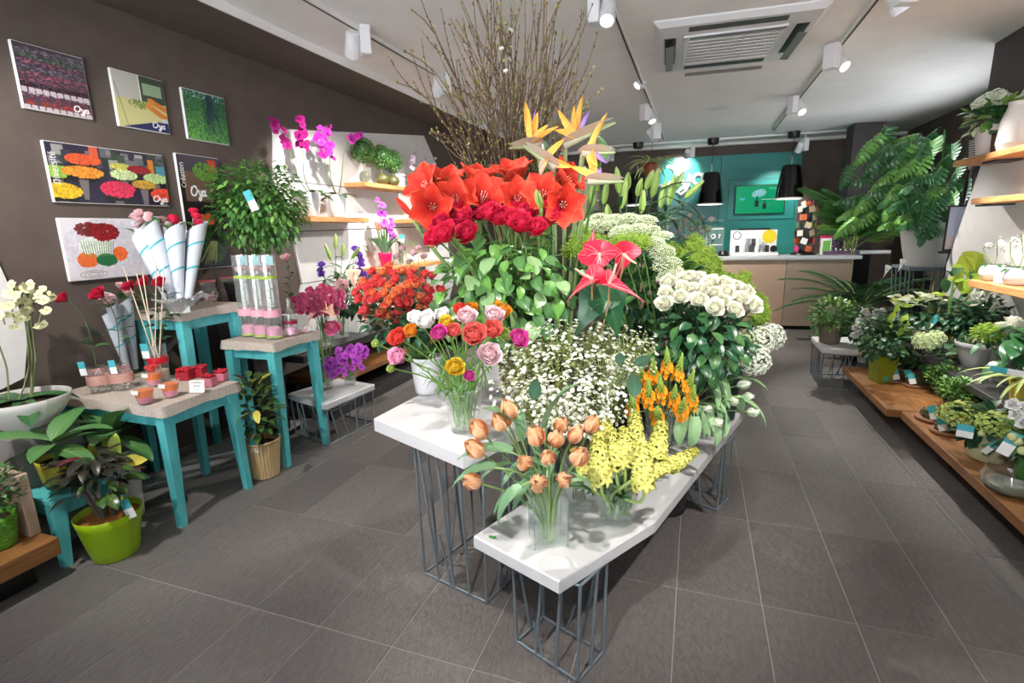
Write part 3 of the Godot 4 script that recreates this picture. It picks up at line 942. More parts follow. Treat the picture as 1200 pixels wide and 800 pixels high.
func rosem(key: String, n: int, inner: Color, outer: Color, edge: Color, open := 1.0, tight := 1.0) -> void:
	# a full bloom of petals, about one unit across
	var s := S()
	for i in n:
		var t := i / float(n - 1)
		var a := i * 2.4
		var b := Basis(Vector3.UP, a)
		var xf := Transform3D(b, b * Vector3(0, lerpf(0.12, 0.0, t), lerpf(0.03, 0.10, t)))
		petal(s, xf, lerpf(0.44, 0.60, t), lerpf(0.30, 0.64, t), 1.25, 0.45, lerpf(0.04, 0.80 * open, t), lerpf(-0.55 * tight, 0.85 * open, pow(t, 1.6)), lerpf(0.85, 0.35, t), 0.0, 0.03, inner.lerp(outer, t) * 0.85, inner.lerp(outer, t), edge, 4, 5, 0.3)
	PR[key] = fin(s)

func calyx(s: SurfaceTool, xf: Transform3D, r: float, c: Color) -> void:
	ball(s, xf * Vector3(0, r * 0.1, 0), Vector3.ONE * r * 0.28 * xf.basis.y.length(), c, 6, 4)
	for k in 5:
		petal(s, xf * Transform3D(Basis(Vector3.UP, TAU * k / 5), Vector3.ZERO), r * 0.9, r * 0.28, 0.8, 1.0, 1.0, 1.9, 0, 0.2, 0, c, c, c, 2, 3)

func shapes() -> void:
	# leaves, one unit long
	leafm("leaf_rose", 0.56, 0.70, 0.82, 0.15, 0.9, 0.18, 0.02, Color(0.060, 0.17, 0.050), Color(0.16, 0.30, 0.10))
	leafm("leaf_rose_dark", 0.52, 0.70, 0.85, 0.15, 0.8, 0.2, 0.02, Color(0.022, 0.085, 0.035), Color(0.05, 0.14, 0.06))
	leafm("leaf_rose_light", 0.60, 0.70, 0.8, 0.1, 0.9, 0.15, 0.03, Color(0.12, 0.31, 0.06), Color(0.22, 0.42, 0.12))
	leafm("leaf_rose_pale", 0.66, 0.78, 0.7, 0.1, 0.7, 0.15, 0.03, Color(0.22, 0.38, 0.16), Color(0.32, 0.48, 0.24))
	leafm("leaf_box", 0.55, 0.9, 0.6, 0.1, 0.5, 0.15, 0.0, Color(0.075, 0.20, 0.045), Color(0.075, 0.20, 0.045), 2, 3, 0.1, 0.1)
	leafm("leaf_box_light", 0.55, 0.9, 0.6, 0.1, 0.5, 0.15, 0.0, Color(0.20, 0.38, 0.07), Color(0.20, 0.38, 0.07), 2, 3, 0.1, 0.1)
	leafm("leaf_box_dark", 0.55, 0.9, 0.6, 0.1, 0.5, 0.15, 0.0, Color(0.025, 0.085, 0.03), Color(0.025, 0.085, 0.03), 2, 3, 0.1, 0.1)
	leafm("leaf_fig", 0.42, 0.75, 0.8, 0.2, 1.1, 0.25, 0.02, Color(0.070, 0.22, 0.045), Color(0.12, 0.30, 0.07), 2, 4)
	leafm("leaf_fig_light", 0.42, 0.75, 0.8, 0.2, 1.1, 0.25, 0.02, Color(0.19, 0.42, 0.08), Color(0.25, 0.48, 0.12), 2, 4)
	leafm("leaf_tulip", 0.22, 0.62, 0.75, 0.0, 0.9, 0.55, 0.04, Color(0.20, 0.38, 0.20), Color(0.27, 0.46, 0.27), 4, 8, 0.6, 0.0)
	leafm("leaf_tulip_pale", 0.24, 0.62, 0.75, 0.0, 1.1, 0.5, 0.05, Color(0.30, 0.50, 0.24), Color(0.38, 0.58, 0.32), 4, 8, 0.6, 0.0)
	leafm("leaf_lily", 0.17, 0.7, 0.8, 0.0, 0.9, 0.35, 0.02, Color(0.030, 0.115, 0.045), Color(0.06, 0.17, 0.06), 4, 6, 0.4, 0.0)
	leafm("leaf_strap", 0.10, 0.62, 0.6, 0.0, 1.2, 0.3, 0.0, Color(0.08, 0.22, 0.05), Color(0.08, 0.22, 0.05), 2, 7, 0.8, 0.0)
	leafm("leaf_strap_dark", 0.10, 0.62, 0.6, 0.0, 1.2, 0.3, 0.0, Color(0.03, 0.10, 0.035), Color(0.03, 0.10, 0.035), 2, 7, 0.8, 0.0)
	leafm("leaf_strap_pale", 0.07, 0.62, 0.6, 0.0, 1.5, 0.3, 0.0, Color(0.42, 0.52, 0.16), Color(0.62, 0.66, 0.36), 2, 7, 0.8, 0.0)
	leafm("leaf_orchid", 0.34, 0.95, 0.5, 0.2, 1.1, 0.3, 0.0, Color(0.035, 0.13, 0.035), Color(0.06, 0.18, 0.05), 4, 6, 0.5, 0.0)
	leafm("leaf_spath", 0.44, 0.72, 0.85, 0.2, 1.2, 0.2, 0.03, Color(0.030, 0.12, 0.04), Color(0.055, 0.17, 0.06), 4, 6, 0.1, 0.2)
	leafm("leaf_banana", 0.40, 0.8, 0.7, 0.1, 0.9, 0.25, 0.03, Color(0.070, 0.22, 0.06), Color(0.28, 0.42, 0.18), 4, 7, 0.15, 0.0)
	leafm("leaf_croton_yellow", 0.36, 0.8, 0.7, 0.1, 0.7, 0.2, 0.03, Color(0.62, 0.55, 0.09), Color(0.42, 0.46, 0.06), 4, 6)
	leafm("leaf_croton_lime", 0.36, 0.8, 0.7, 0.1, 0.7, 0.2, 0.03, Color(0.36, 0.46, 0.06), Color(0.60, 0.58, 0.14), 4, 6)
	leafm("leaf_croton_dark", 0.34, 0.8, 0.7, 0.1, 0.9, 0.2, 0.04, Color(0.020, 0.035, 0.02), Color(0.10, 0.03, 0.035), 4, 6)
	leafm("leaf_croton_red", 0.34, 0.8, 0.7, 0.1, 0.9, 0.2, 0.04, Color(0.085, 0.015, 0.028), Color(0.25, 0.05, 0.05), 4, 6)
	leafm("leaf_croton_green", 0.40, 0.8, 0.7, 0.1, 0.9, 0.2, 0.03, Color(0.040, 0.12, 0.03), Color(0.25, 0.30, 0.05), 4, 6)
	leafm("bract_white", 0.5, 0.8, 0.7, 0.0, 0.5, 0.15, 0.02, Color(0.72, 0.76, 0.55), Color(0.5, 0.62, 0.3), 2, 4)
	leafm("bract_lime", 0.5, 0.8, 0.7, 0.0, 0.5, 0.15, 0.02, Color(0.42, 0.58, 0.07), Color(0.34, 0.50, 0.06), 2, 4)
	leafm("leaf_euc", 0.26, 0.7, 0.8, 0.0, 0.6, 0.25, 0.02, Color(0.06, 0.16, 0.10), Color(0.13, 0.25, 0.15), 4, 6)
	leafm("needle", 0.09, 0.7, 0.8, 0.0, 0.4, 0.1, 0.0, Color(0.06, 0.16, 0.05), Color(0.06, 0.16, 0.05), 1, 3, 0.2, 0.0)
	leafm("needle_lime", 0.16, 0.7, 0.8, 0.0, 0.9, 0.1, 0.0, Color(0.34, 0.50, 0.075), Color(0.34, 0.50, 0.075), 1, 3, 0.3, 0.0)
	# lobed philodendron leaf and feathery fronds
	for k in 2:
		var c: Color = [Color(0.035, 0.13, 0.04), Color(0.13, 0.32, 0.06)][k]
		var s := S()
		tube(s, [Vector3.ZERO, Vector3(0, 0.5, 0.05), Vector3(0, 0.95, 0.28)], 0.018, 0.006, 5, Color(0.15, 0.30, 0.08))
		for j in 7:
			var v := 0.12 + 0.12 * j
			var ln := 0.46 * sin(PI * (0.30 + 0.55 * j / 6.0))
			for sd in [-1.0, 1.0]:
				var d := Vector3(sd * cos(-0.35 + j * 0.19), sin(-0.35 + j * 0.19), 0.12 + 0.05 * j)
				petal(s, lx(Vector3(0, v, 0.25 * v * v), d, 1.0, 0.0, Vector3(0, 0.1, -1)), ln, 0.115, 0.72, 0.6, 0.1, 0.8, 0, 0.15, 0.05, c, c, c * 1.15, 2, 4, 1.3)
		petal(s, lx(Vector3(0, 0.85, 0.2), Vector3(0, 1, 0.4), 1.0, 0.0, Vector3(0, 0, -1)), 0.32, 0.2, 0.8, 0.7, 0, 0.5, 0, 0.1, 0, c, c, c, 2, 4, 0.8)
		PR["leaf_philo%d" % k] = fin(s)
	for k in 3:
		var c: Color = [Color(0.045, 0.15, 0.035), Color(0.022, 0.08, 0.028), Color(0.20, 0.40, 0.08)][k]
		var s := S()
		var r := bez(Vector3.ZERO, Vector3(0, 0.6, 0.0), Vector3(0, 0.92, 0.5), 10)
		tube(s, r, 0.012, 0.004, 4, Color(0.22, 0.33, 0.09))
		for j in 26:
			var t := 0.14 + 0.84 * j / 25.0
			var i := int(t * 10)
			var p: Vector3 = r[mini(i, 10)].lerp(r[mini(i + 1, 10)], t * 10 - i)
			var tg: Vector3 = (r[mini(i + 1, 10)] - r[maxi(i - 1, 0)]).normalized()
			for sd in [-1.0, 1.0]:
				var d := (Vector3(sd, 0, 0.12) * (1.05 - 0.55 * t) + tg * (0.55 + 0.6 * t)).normalized()
				petal(s, lx(p, d, 1.0, 0, Vector3(0, 0.3, -1)), (0.34 if k != 1 else 0.24) * sin(PI * (0.18 + 0.74 * t)) + 0.05, 0.032 if k != 1 else 0.02, 0.7, 0.7, 0.0, 0.7 if k != 1 else 0.2, 0, 0.2, 0, c, c, c, 1, 3, 0.6)
		PR["frond%d" % k] = fin(s)

	# blooms, about one unit across, standing on the origin
	rosem("rose_red", 26, Color(0.42, 0.008, 0.035), Color(0.62, 0.012, 0.055), Color(0.72, 0.04, 0.10))
	rosem("rose_white", 26, Color(0.80, 0.80, 0.52), Color(0.84, 0.84, 0.70), Color(0.88, 0.88, 0.80))
	rosem("rose_spray_red", 16, Color(0.66, 0.03, 0.06), Color(0.80, 0.07, 0.09), Color(0.90, 0.20, 0.16))
	rosem("rose_spray_orange", 16, Color(0.80, 0.16, 0.05), Color(0.86, 0.22, 0.08), Color(0.92, 0.38, 0.18))
	rosem("rose_pink", 18, Color(0.78, 0.30, 0.36), Color(0.85, 0.47, 0.50), Color(0.90, 0.62, 0.62))
	rosem("rose_fuchsia", 18, Color(0.80, 0.06, 0.26), Color(0.88, 0.15, 0.38), Color(0.92, 0.38, 0.52))
	for e in [["coral", Color(0.70, 0.05, 0.05), Color(0.86, 0.12, 0.10), Color(0.92, 0.35, 0.30)], ["red", Color(0.62, 0.02, 0.02), Color(0.80, 0.05, 0.04), Color(0.86, 0.16, 0.12)], ["blush", Color(0.80, 0.36, 0.40), Color(0.90, 0.66, 0.70), Color(0.93, 0.80, 0.82)], ["white", Color(0.80, 0.80, 0.74), Color(0.90, 0.89, 0.88), Color(0.93, 0.93, 0.92)], ["yellow", Color(0.70, 0.42, 0.01), Color(0.86, 0.60, 0.03), Color(0.90, 0.70, 0.10)], ["orange", Color(0.80, 0.26, 0.01), Color(0.90, 0.36, 0.02), Color(0.92, 0.48, 0.10)], ["magenta", Color(0.55, 0.01, 0.24), Color(0.76, 0.03, 0.38), Color(0.84, 0.22, 0.52)], ["pink", Color(0.70, 0.16, 0.36), Color(0.86, 0.36, 0.56), Color(0.92, 0.60, 0.72)], ["green", Color(0.22, 0.34, 0.05), Color(0.42, 0.55, 0.10), Color(0.55, 0.66, 0.25)]]:
		rosem("ran_" + e[0], 30, e[1], e[2], e[3], 0.72, 1.3)
	# double tulip
	for e in [["orange", Color(0.84, 0.32, 0.12), Color(0.92, 0.48, 0.24), Color(0.95, 0.64, 0.40)], ["white", Color(0.42, 0.58, 0.28), Color(0.78, 0.84, 0.66), Color(0.86, 0.90, 0.80)], ["salmon", Color(0.80, 0.40, 0.25), Color(0.88, 0.44, 0.34), Color(0.90, 0.55, 0.45)]]:
		var s := S()
		for i in 11:
			var t := i / 10.0
			var b := Basis(Vector3.UP, i * 2.15)
			petal(s, Transform3D(b, b * Vector3(0, 0, lerpf(0.05, 0.09, t))), lerpf(0.80, 1.0, t), 0.62, 0.92, 0.6, 0.62, lerpf(-0.62, -0.45, t), 0.5, 0.0, 0.05, e[1], e[2], e[3], 4, 6, 0.4)
		PR["tulip_" + e[0]] = fin(s)
	# amaryllis trumpet with stamens
	var s := S()
	for i in 6:
		var b := Basis(Vector3.UP, i * TAU / 6)
		petal(s, Transform3D(b, b * Vector3(0, 0.0 if i % 2 else 0.01, 0.03)), 0.80, 0.60 if i % 2 else 0.50, 0.92, 0.6, 0.30, 0.98, 0.42, -0.12, 0.09, Color(0.30, 0.010, 0.012), Color(0.80, 0.055, 0.03), Color(0.86, 0.14, 0.08), 6, 8, 0.22)
	PR["amaryllis"] = fin(s)
	s = S()
	for i in 6:
		var a := i * TAU / 6
		tube(s, [Vector3(0, 0.05, 0), Vector3(0.04 * cos(a), 0.26, 0.04 * sin(a)), Vector3(0.075 * cos(a) + 0.03, 0.42, 0.075 * sin(a))], 0.008, 0.006, 5, Color(0.70, 0.16, 0.12), Color(0.86, 0.55, 0.48))
		ball(s, Vector3(0.075 * cos(a) + 0.03, 0.43, 0.075 * sin(a)), V(0.012, 0.022, 0.012), Color(0.88, 0.84, 0.66), 6, 4)
	PR["stamens"] = fin(s)
	# hyacinth floret and spike
	s = S()
	for i in 6:
		petal(s, Transform3D(Basis(Vector3.UP, i * TAU / 6), Vector3(0, 0.45, 0)), 0.62, 0.22, 0.75, 0.8, 0.5, 2.1, 0, 0.3, 0, Color(0.36, 0.44, 0.05), Color(0.72, 0.68, 0.13), Color(0.76, 0.73, 0.22), 1, 3, 0.6)
	tube(s, [Vector3.ZERO, Vector3(0, 0.3, 0), Vector3(0, 0.52, 0)], 0.09, 0.14, 6, Color(0.20, 0.30, 0.04), Color(0.52, 0.54, 0.10))
	PR["hyacinth_floret"] = fin(s)
	for k in 2:
		s = S()
		for i in 38:
			var t := i / 37.0
			var a := i * 2.4
			var d := Vector3(cos(a), lerpf(-0.15, 1.5, pow(t, 1.5)) + rnd(-0.15, 0.15), sin(a)).normalized()
			s.append_from(PR["hyacinth_floret"], 0, Transform3D(along(d, rnd(0, 6)).scaled(Vector3.ONE * lerpf(0.40, 0.25, t) * (1.0 if k == 0 else 0.9)), Vector3(0, 0.12 + 0.82 * t, 0)))
		PR["hyacinth%d" % k] = s.commit()
	# waxflower floret, phalaenopsis, hydrangea floret and others
	s = S()
	for i in 5: petal(s, Transform3D(Basis(Vector3.UP, i * TAU / 5), Vector3(0, 0.12, 0)), 0.5, 0.46, 1.2, 0.5, 1.0, 1.5, 0.2, 0, 0, Color(0.82, 0.86, 0.72), Color(0.90, 0.91, 0.86), Color(0.92, 0.92, 0.88), 2, 2, 0.4)
	lathe(s, [Vector2(0.02, -0.1), Vector2(0.14, 0.06), Vector2(0.2, 0.17), Vector2(0.0, 0.14)], 6, Transform3D(), Color(0.50, 0.58, 0.13))
	PR["waxfloret"] = fin(s)
	for e in [["white", Color(0.80, 0.82, 0.74), Color(0.50, 0.60, 0.34)], ["lime", Color(0.56, 0.68, 0.20), Color(0.36, 0.50, 0.10)], ["palegreen", Color(0.66, 0.74, 0.46), Color(0.40, 0.54, 0.18)]]:
		s = S()
		for i in 4: petal(s, Transform3D(Basis(Vector3.UP, i * TAU / 4 + 0.2), Vector3.ZERO), 0.6, 0.52, 1.1, 0.55, 0.6, 1.2, 0.1, 0.15, 0.05, e[2], e[1], e[1], 2, 3, 0.3)
		PR["hyd_" + e[0]] = fin(s)
		var h := S()
		for i in 150:
			var y := 1.0 - 1.55 * (i + 0.5) / 150.0
			var a := i * 2.39996
			var d := Vector3(sqrt(1 - y * y) * cos(a), y, sqrt(1 - y * y) * sin(a))
			h.append_from(PR["hyd_" + e[0]], 0, Transform3D(along(d + rdir() * 0.45, rnd(0, 6)).scaled(Vector3.ONE * rnd(0.12, 0.17)), d * rnd(0.38, 0.5) * Vector3(1, 0.86, 1)))
		PR["hydhead_" + e[0]] = h.commit()
	for e in [["purple", Color(0.42, 0.015, 0.26), Color(0.58, 0.05, 0.42)], ["deep", Color(0.26, 0.008, 0.12), Color(0.40, 0.02, 0.20)], ["violet", Color(0.46, 0.04, 0.50), Color(0.62, 0.13, 0.68)], ["pale", Color(0.70, 0.72, 0.36), Color(0.80, 0.78, 0.50)], ["white", Color(0.80, 0.80, 0.72), Color(0.86, 0.85, 0.80)], ["lilac", Color(0.62, 0.44, 0.60), Color(0.76, 0.62, 0.74)]]:
		s = S()
		for i in 3: petal(s, Transform3D(Basis(Vector3.UP, i * TAU / 3), Vector3.ZERO), 0.48, 0.30, 0.9, 0.6, 1.3, 1.5, 0.1, 0, 0, e[1], e[2], e[2], 2, 4)
		for i in 2: petal(s, Transform3D(Basis(Vector3.UP, PI / 3 + PI / 2 - 1.57 + i * TAU * 0.333), Vector3(0, 0.02, 0)), 0.52, 0.58, 1.05, 0.5, 1.2, 1.45, 0.1, 0, 0.03, e[1], e[2], e[2], 2, 4, 0.3)
		petal(s, Transform3D(Basis(Vector3.UP, PI), Vector3(0, 0.03, 0)), 0.26, 0.2, 0.9, 0.7, 0.5, 1.9, 0.4, 0, 0, e[1] * 0.6, e[1] * 0.8, e[1] * 0.7, 2, 3)
		PR["orchid_" + e[0]] = fin(s)
	# fuzzy green ball flower and lace umbel
	for k in 2:
		s = S()
		var inner := S()
		ball(inner, Vector3.ZERO, Vector3.ONE * 0.36, Color(0.20, 0.34, 0.05), 10, 7, 0.1)
		s.append_from(fin(inner), 0, Transform3D())
		for i in 330:
			var d := rdir()
			if d.y < -0.75: continue
			s.append_from(PR["needle_lime"], 0, Transform3D(along(d + rdir() * 0.4, rnd(0, 6)).scaled(Vector3(2.2, 1, 1) * rnd(0.15, 0.22)), d * 0.35))
		PR["greenball%d" % k] = s.commit()
	s = S()
	for i in 190:
		var a := i * 2.4
		var r := sqrt(i / 190.0) * 0.5
		var p := Vector3(cos(a) * r, 0.34 - r * r * 0.75 + rnd(-0.03, 0.03), sin(a) * r)
		ball(s, p, Vector3.ONE * rnd(0.018, 0.034), [Color(0.74, 0.80, 0.60), Color(0.84, 0.87, 0.76), Color(0.60, 0.70, 0.36)][i % 3], 4, 3)
		if i % 3 == 0: tube(s, [Vector3(0, 0, 0), p], 0.006, 0.006, 3, Color(0.36, 0.5, 0.14), Color(0.36, 0.5, 0.14), false)
	PR["umbel"] = fin(s)
	# lily bud
	s = S()
	for i in 3:
		petal(s, Transform3D(Basis(Vector3.UP, i * TAU / 3), Basis(Vector3.UP, i * TAU / 3) * Vector3(0, 0, 0.015)), 1.0, 0.26, 0.8, 0.6, 0.12, -0.17, 0.5, 0.0, 0, Color(0.30, 0.46, 0.10), Color(0.52, 0.66, 0.26), Color(0.30, 0.46, 0.12), 4, 7, 0.3)
	PR["lily_bud"] = fin(s)
	s = S()
	ball(s, Vector3.ZERO, Vector3.ONE, Color(0.50, 0.012, 0.03), 8, 6)
	PR["berry"] = fin(s)
	for e in [["spathe_peach", Color(0.82, 0.42, 0.30), Color(0.88, 0.55, 0.42)], ["spathe_white", Color(0.80, 0.82, 0.74), Color(0.86, 0.87, 0.82)]]:
		s = S()
		heart(s, Transform3D(), 1.0, 0.85, 0.3, 0.9, 0.3, e[1], e[2])
		PR[e[0]] = fin(s)
	s = S()
	heart(s, Transform3D(), 1.0, 0.75, 0.2, 0.7, 0.1, Color(0.52, 0.62, 0.05), Color(0.46, 0.58, 0.05))
	PR["leaf_lime"] = fin(s)
	s = S()
	petal(s, Transform3D(), 1.0, 0.6, 0.8, 0.7, 0, 0, 0, 0, 0, Color(0.10, 0.26, 0.06), Color(0.14, 0.32, 0.08), Color(0.14, 0.32, 0.08), 3, 4)
	PR["leaf_print"] = fin(s)
	# carnation-like frilled bloom
	for e in [["pink", Color(0.80, 0.42, 0.46), Color(0.90, 0.62, 0.64)], ["violet", Color(0.16, 0.05, 0.45), Color(0.30, 0.12, 0.62)], ["white", Color(0.80, 0.80, 0.74), Color(0.87, 0.87, 0.84)]]:
		s = S()
		for i in 22:
			var t := i / 21.0
			var b := Basis(Vector3.UP, i * 2.4)
			petal(s, Transform3D(b, Vector3.ZERO), 0.55, 0.42, 1.5, 0.5, lerpf(0.1, 0.7, t), lerpf(0.2, 1.5, t), 0.2, 0, 0.14, e[1], e[2], e[2], 4, 4, 0.1)
		PR["frill_" + e[0]] = fin(s)

# a cut flower: base in the vase, head where it blooms, face the way the bloom looks
func flower(called: String, label: String, cat: String, group: String, base: Vector3, head: Vector3, face: Vector3, bloom: String, size: float, r := 0.003, sc := Color(0.13, 0.27, 0.06), leaves: Array = [], bm := "bloom", cal := 0.0) -> Node3D:
	var t := thing(called, label, cat, base, group)
	var L := head - base
	var f := face.normalized()
	var p1 := Vector3(L.x * 0.12, L.length() * 0.4, L.z * 0.12)
	var p2 := L - f * L.length() * 0.3
	var pts := []
	for i in 11:
		var k := i / 10.0
		pts.append(Vector3.ZERO.bezier_interpolate(p1, p2, L, k))
	var s := S()
	tube(s, pts, r, r * 0.85, 6, sc)
	if cal > 0: calyx(s, Transform3D(along(f), L), cal, sc)
	part("stem", fin(s), M.plant, t)
	if bloom: part("bloom", PR[bloom], M[bm], t, Transform3D(along(f, rnd(0, 6)).scaled(Vector3.ONE * size), L))
	for e in leaves:
		for k in e[2]:
			var v: float = lerpf(e[3], e[4], (k + rng.randf()) / e[2])
			var i := clampi(int(v * 10), 0, 9)
			var p: Vector3 = pts[i].lerp(pts[i + 1], v * 10 - i)
			var tg: Vector3 = (pts[i + 1] - pts[i]).normalized()
			var a := rnd(0, TAU)
			var side := along(tg) * Vector3(cos(a), 0, sin(a))
			part("leaf", PR[e[0]], M.plant, t, lx(p, tg * rnd(0.3, 0.9) + side * 0.9, e[1] * rnd(0.75, 1.15), rnd(-0.3, 0.3)))
	return t

const ONES := ["", "first", "second", "third", "fourth", "fifth", "sixth", "seventh", "eighth", "ninth", "tenth", "eleventh", "twelfth", "thirteenth", "fourteenth", "fifteenth", "sixteenth", "seventeenth", "eighteenth", "nineteenth"]
const TENS := ["", "", "twent", "thirt", "fort", "fift", "sixt"]
func nth(n: int) -> String:
	if n < 20: return ONES[n]
	return TENS[n / 10] + "ieth" if n % 10 == 0 else TENS[n / 10] + "y-" + ONES[n % 10]

func ranked(things: Array, heads: Array, what: String, where_: String) -> void:
	# alike flowers told apart by their order in the bunch from left to right
	var idx := range(things.size())
	idx.sort_custom(func(a, b): return _sx(heads[a]) < _sx(heads[b]))
	for k in idx.size():
		var w := "leftmost" if k == 0 else ("rightmost" if k == idx.size() - 1 else nth(k + 1))
		things[idx[k]].set_meta("label", ("%s %s %s" % [w, what, where_]) if k == 0 or k == idx.size() - 1 else ("%s %s from the left %s" % [w, what, where_]))

func _sx(p: Vector3) -> float:
	var q: Vector3 = Basis(Vector3(0.943049, -0.048064, 0.329162), Vector3(-0.023575, 0.977362, 0.210257), Vector3(-0.331816, -0.206043, 0.920568)) * (p - Vector3(0, 1.55, 0))
	return q.x / -q.z

# many leaves over an egg-shaped crown, one mesh
func bush(c: Vector3, r: Vector3, leaves: Array, n: int, size: float, hollow := 0.55, up := 0.25, cut := -1.0) -> ArrayMesh:
	var s := S()
	for i in n:
		var d := rdir()
		while d.y < cut: d = rdir()
		var k := rnd(hollow, 1.0)
		s.append_from(PR[leaves[rng.randi() % leaves.size()]], 0, lx(c + d * r * k, d + Vector3(0, up, 0) + rdir() * 0.6, size * rnd(0.7, 1.2), rnd(-0.6, 0.6)))
	return s.commit()

func stuff(called: String, mesh: Mesh, m: Material, t: Node) -> MeshInstance3D:
	var o := part(called, mesh, m, t)
	o.set_meta("kind", "stuff")
	return o

# pots: outside profile up, over the rim and down the inside to the soil
func pot(t: Node3D, r0: float, r1: float, h: float, m: Material, rim := 0.0, n := 28, soil := true, bulge := 0.0) -> void:
	var pr := [Vector2(0, 0.001), Vector2(r0 - 0.004, 0.001), Vector2(r0, 0.006)]
	for k in range(1, 5):
		var v := k / 5.0
		pr.append(Vector2(lerpf(r0, r1, v) + bulge * sin(PI * v), h * v))
	if rim > 0: pr.append_array([Vector2(r1, h - rim), Vector2(r1 + 0.006, h - rim + 0.002), Vector2(r1 + 0.006, h)])
	else: pr.append(Vector2(r1, h))
	pr.append_array([Vector2(r1 - 0.003, h + 0.002), Vector2(r1 - 0.008, h - 0.002), Vector2(r1 - 0.012, h * 0.8)])
	var s := S()
	lathe(s, pr, n)
	part("pot", fin(s), m, t)
	if soil: part("soil", lathem([Vector2(r1 - 0.011, h * 0.84), Vector2(r1 * 0.5, h * 0.88), Vector2(0, h * 0.9)], 14), M.soil, t)

func tag_card(t: Node3D, at: Vector3, face: Vector3, w := 0.035, h := 0.07, tilt := 0.0) -> void:
	# shop label: turquoise above, white below
	var b := Basis.looking_at(-face.normalized(), Vector3.UP) * Basis(Vector3.BACK, tilt)
	var c := part("price_tag", boxm(Vector3(w, h * 0.5, 0.0015), 0, Vector3(0, -h * 0.25, 0)), M.paper, t, Transform3D(b, at))
	part("tag_top", boxm(Vector3(w, h * 0.5, 0.0015), 0, Vector3(0, h * 0.25, 0)), M.tag_teal, c)

func glass_vase(called: String, label: String, at: Vector3, r0: float, r1: float, h: float, water := 0.5, bulge := 0.0, foot := 0.012) -> Node3D:
	var t := thing(called, label, "vase", at)
	var o := []
	var i := []
	for k in 9:
		var v := k / 8.0
		var r := lerpf(r0, r1, v) + bulge * sin(PI * v)
		o.append(Vector2(r, h * v))
		i.append(Vector2(r - 0.004, maxf(h * v, foot)))
	i.reverse()
	var s := S()
	lathe(s, [Vector2(0, 0)] + o + i + [Vector2(0, foot)], 32)
	part("glass", fin(s), M.glass, t)
	part("rim", lathem([Vector2(r1 - 0.004, h - 0.001), Vector2(r1 - 0.002, h + 0.0015), Vector2(r1 + 0.0005, h), Vector2(r1 + 0.0005, h - 0.003)], 32, true), M.glass_edge, t)
	s = S()
	var w := [Vector2(0, foot + 0.002)]
	for k in 5:
		var v := water * k / 4.0
		w.append(Vector2(lerpf(r0, r1, v) + bulge * sin(PI * v) - 0.0055, maxf(h * v, foot + 0.003)))
	lathe(s, w + [Vector2(0, h * water)], 28)
	part("water", fin(s), M.water, t)
	return t

func glass_box(called: String, label: String, at: Vector3, turn: float, w: float, d: float, h: float, water := 0.5) -> Node3D:
	var t := thing(called, label, "vase", at, "", turn)
	for sg in [-1, 1]:
		part("pane", boxm(Vector3(w, h, 0.005), 0.0015, Vector3(0, h / 2, sg * (d / 2 - 0.0025))), M.glass, t)
		part("pane", boxm(Vector3(0.005, h, d - 0.01), 0.0015, Vector3(sg * (w / 2 - 0.0025), h / 2, 0)), M.glass, t)
	for k in 4:
		var sx := -1.0 if k % 2 else 1.0
		var sz := -1.0 if k < 2 else 1.0
		part("corner_edge", boxm(Vector3(0.0055, h, 0.0055), 0.001, Vector3(sx * (w / 2 - 0.0026), h / 2, sz * (d / 2 - 0.0026))), M.glass_edge, t)
	part("base", boxm(Vector3(w - 0.01, 0.012, d - 0.01), 0.002, Vector3(0, 0.0065, 0)), M.glass, t)
	part("water", boxm(Vector3(w - 0.012, h * water, d - 0.012), 0, Vector3(0, h * water / 2 + 0.013, 0)), M.water, t)
	return t

# ---------------------------------------------------------------- the big arrangement in the middle
func disc(r: float) -> Vector3:
	var a := rnd(0, TAU)
	var k := sqrt(rng.randf()) * r
	return Vector3(cos(a) * k, 0, sin(a) * k)

func bunch(called: String, what: String, where_: String, cat: String, group: String, c: Vector3, br: float, heads: Array, kinds: Array, size: float, o := {}) -> Array:
	var made := []
	for i in heads.size():
		var h: Vector3 = heads[i]
		var out := Vector3(h.x - c.x, 0, h.z - c.z)
		var b: Vector3 = c + out.normalized() * br * rnd(0.1, 0.8) * o.get("cross", 1.0) + disc(br * 0.35)
		b.y = c.y
		var face: Vector3 = (h - (c + Vector3(0, o.get("fh", 0.2), 0))).normalized() + Vector3(0, o.get("up", 0.1), 0) + o.get("to", Vector3.ZERO) + rdir() * o.get("wob", 0.15)
		made.append(flower(called, what, cat, group, b, h, face, kinds[i % kinds.size()], size * rnd(0.9, 1.1), o.get("r", 0.003), o.get("sc", Color(0.13, 0.27, 0.06)), o.get("leaves", []), o.get("bm", "bloom"), o.get("cal", 0.0)))
	if where_: ranked(made, heads, what, where_)
	return made

func bucket(called: String, label: String, at: Vector3, r0: float, r1: float, h: float, m: Material) -> Node3D:
	var t := thing(called, label, "bucket", at)
	pot(t, r0, r1, h, m, 0.012, 28, false)
	return t

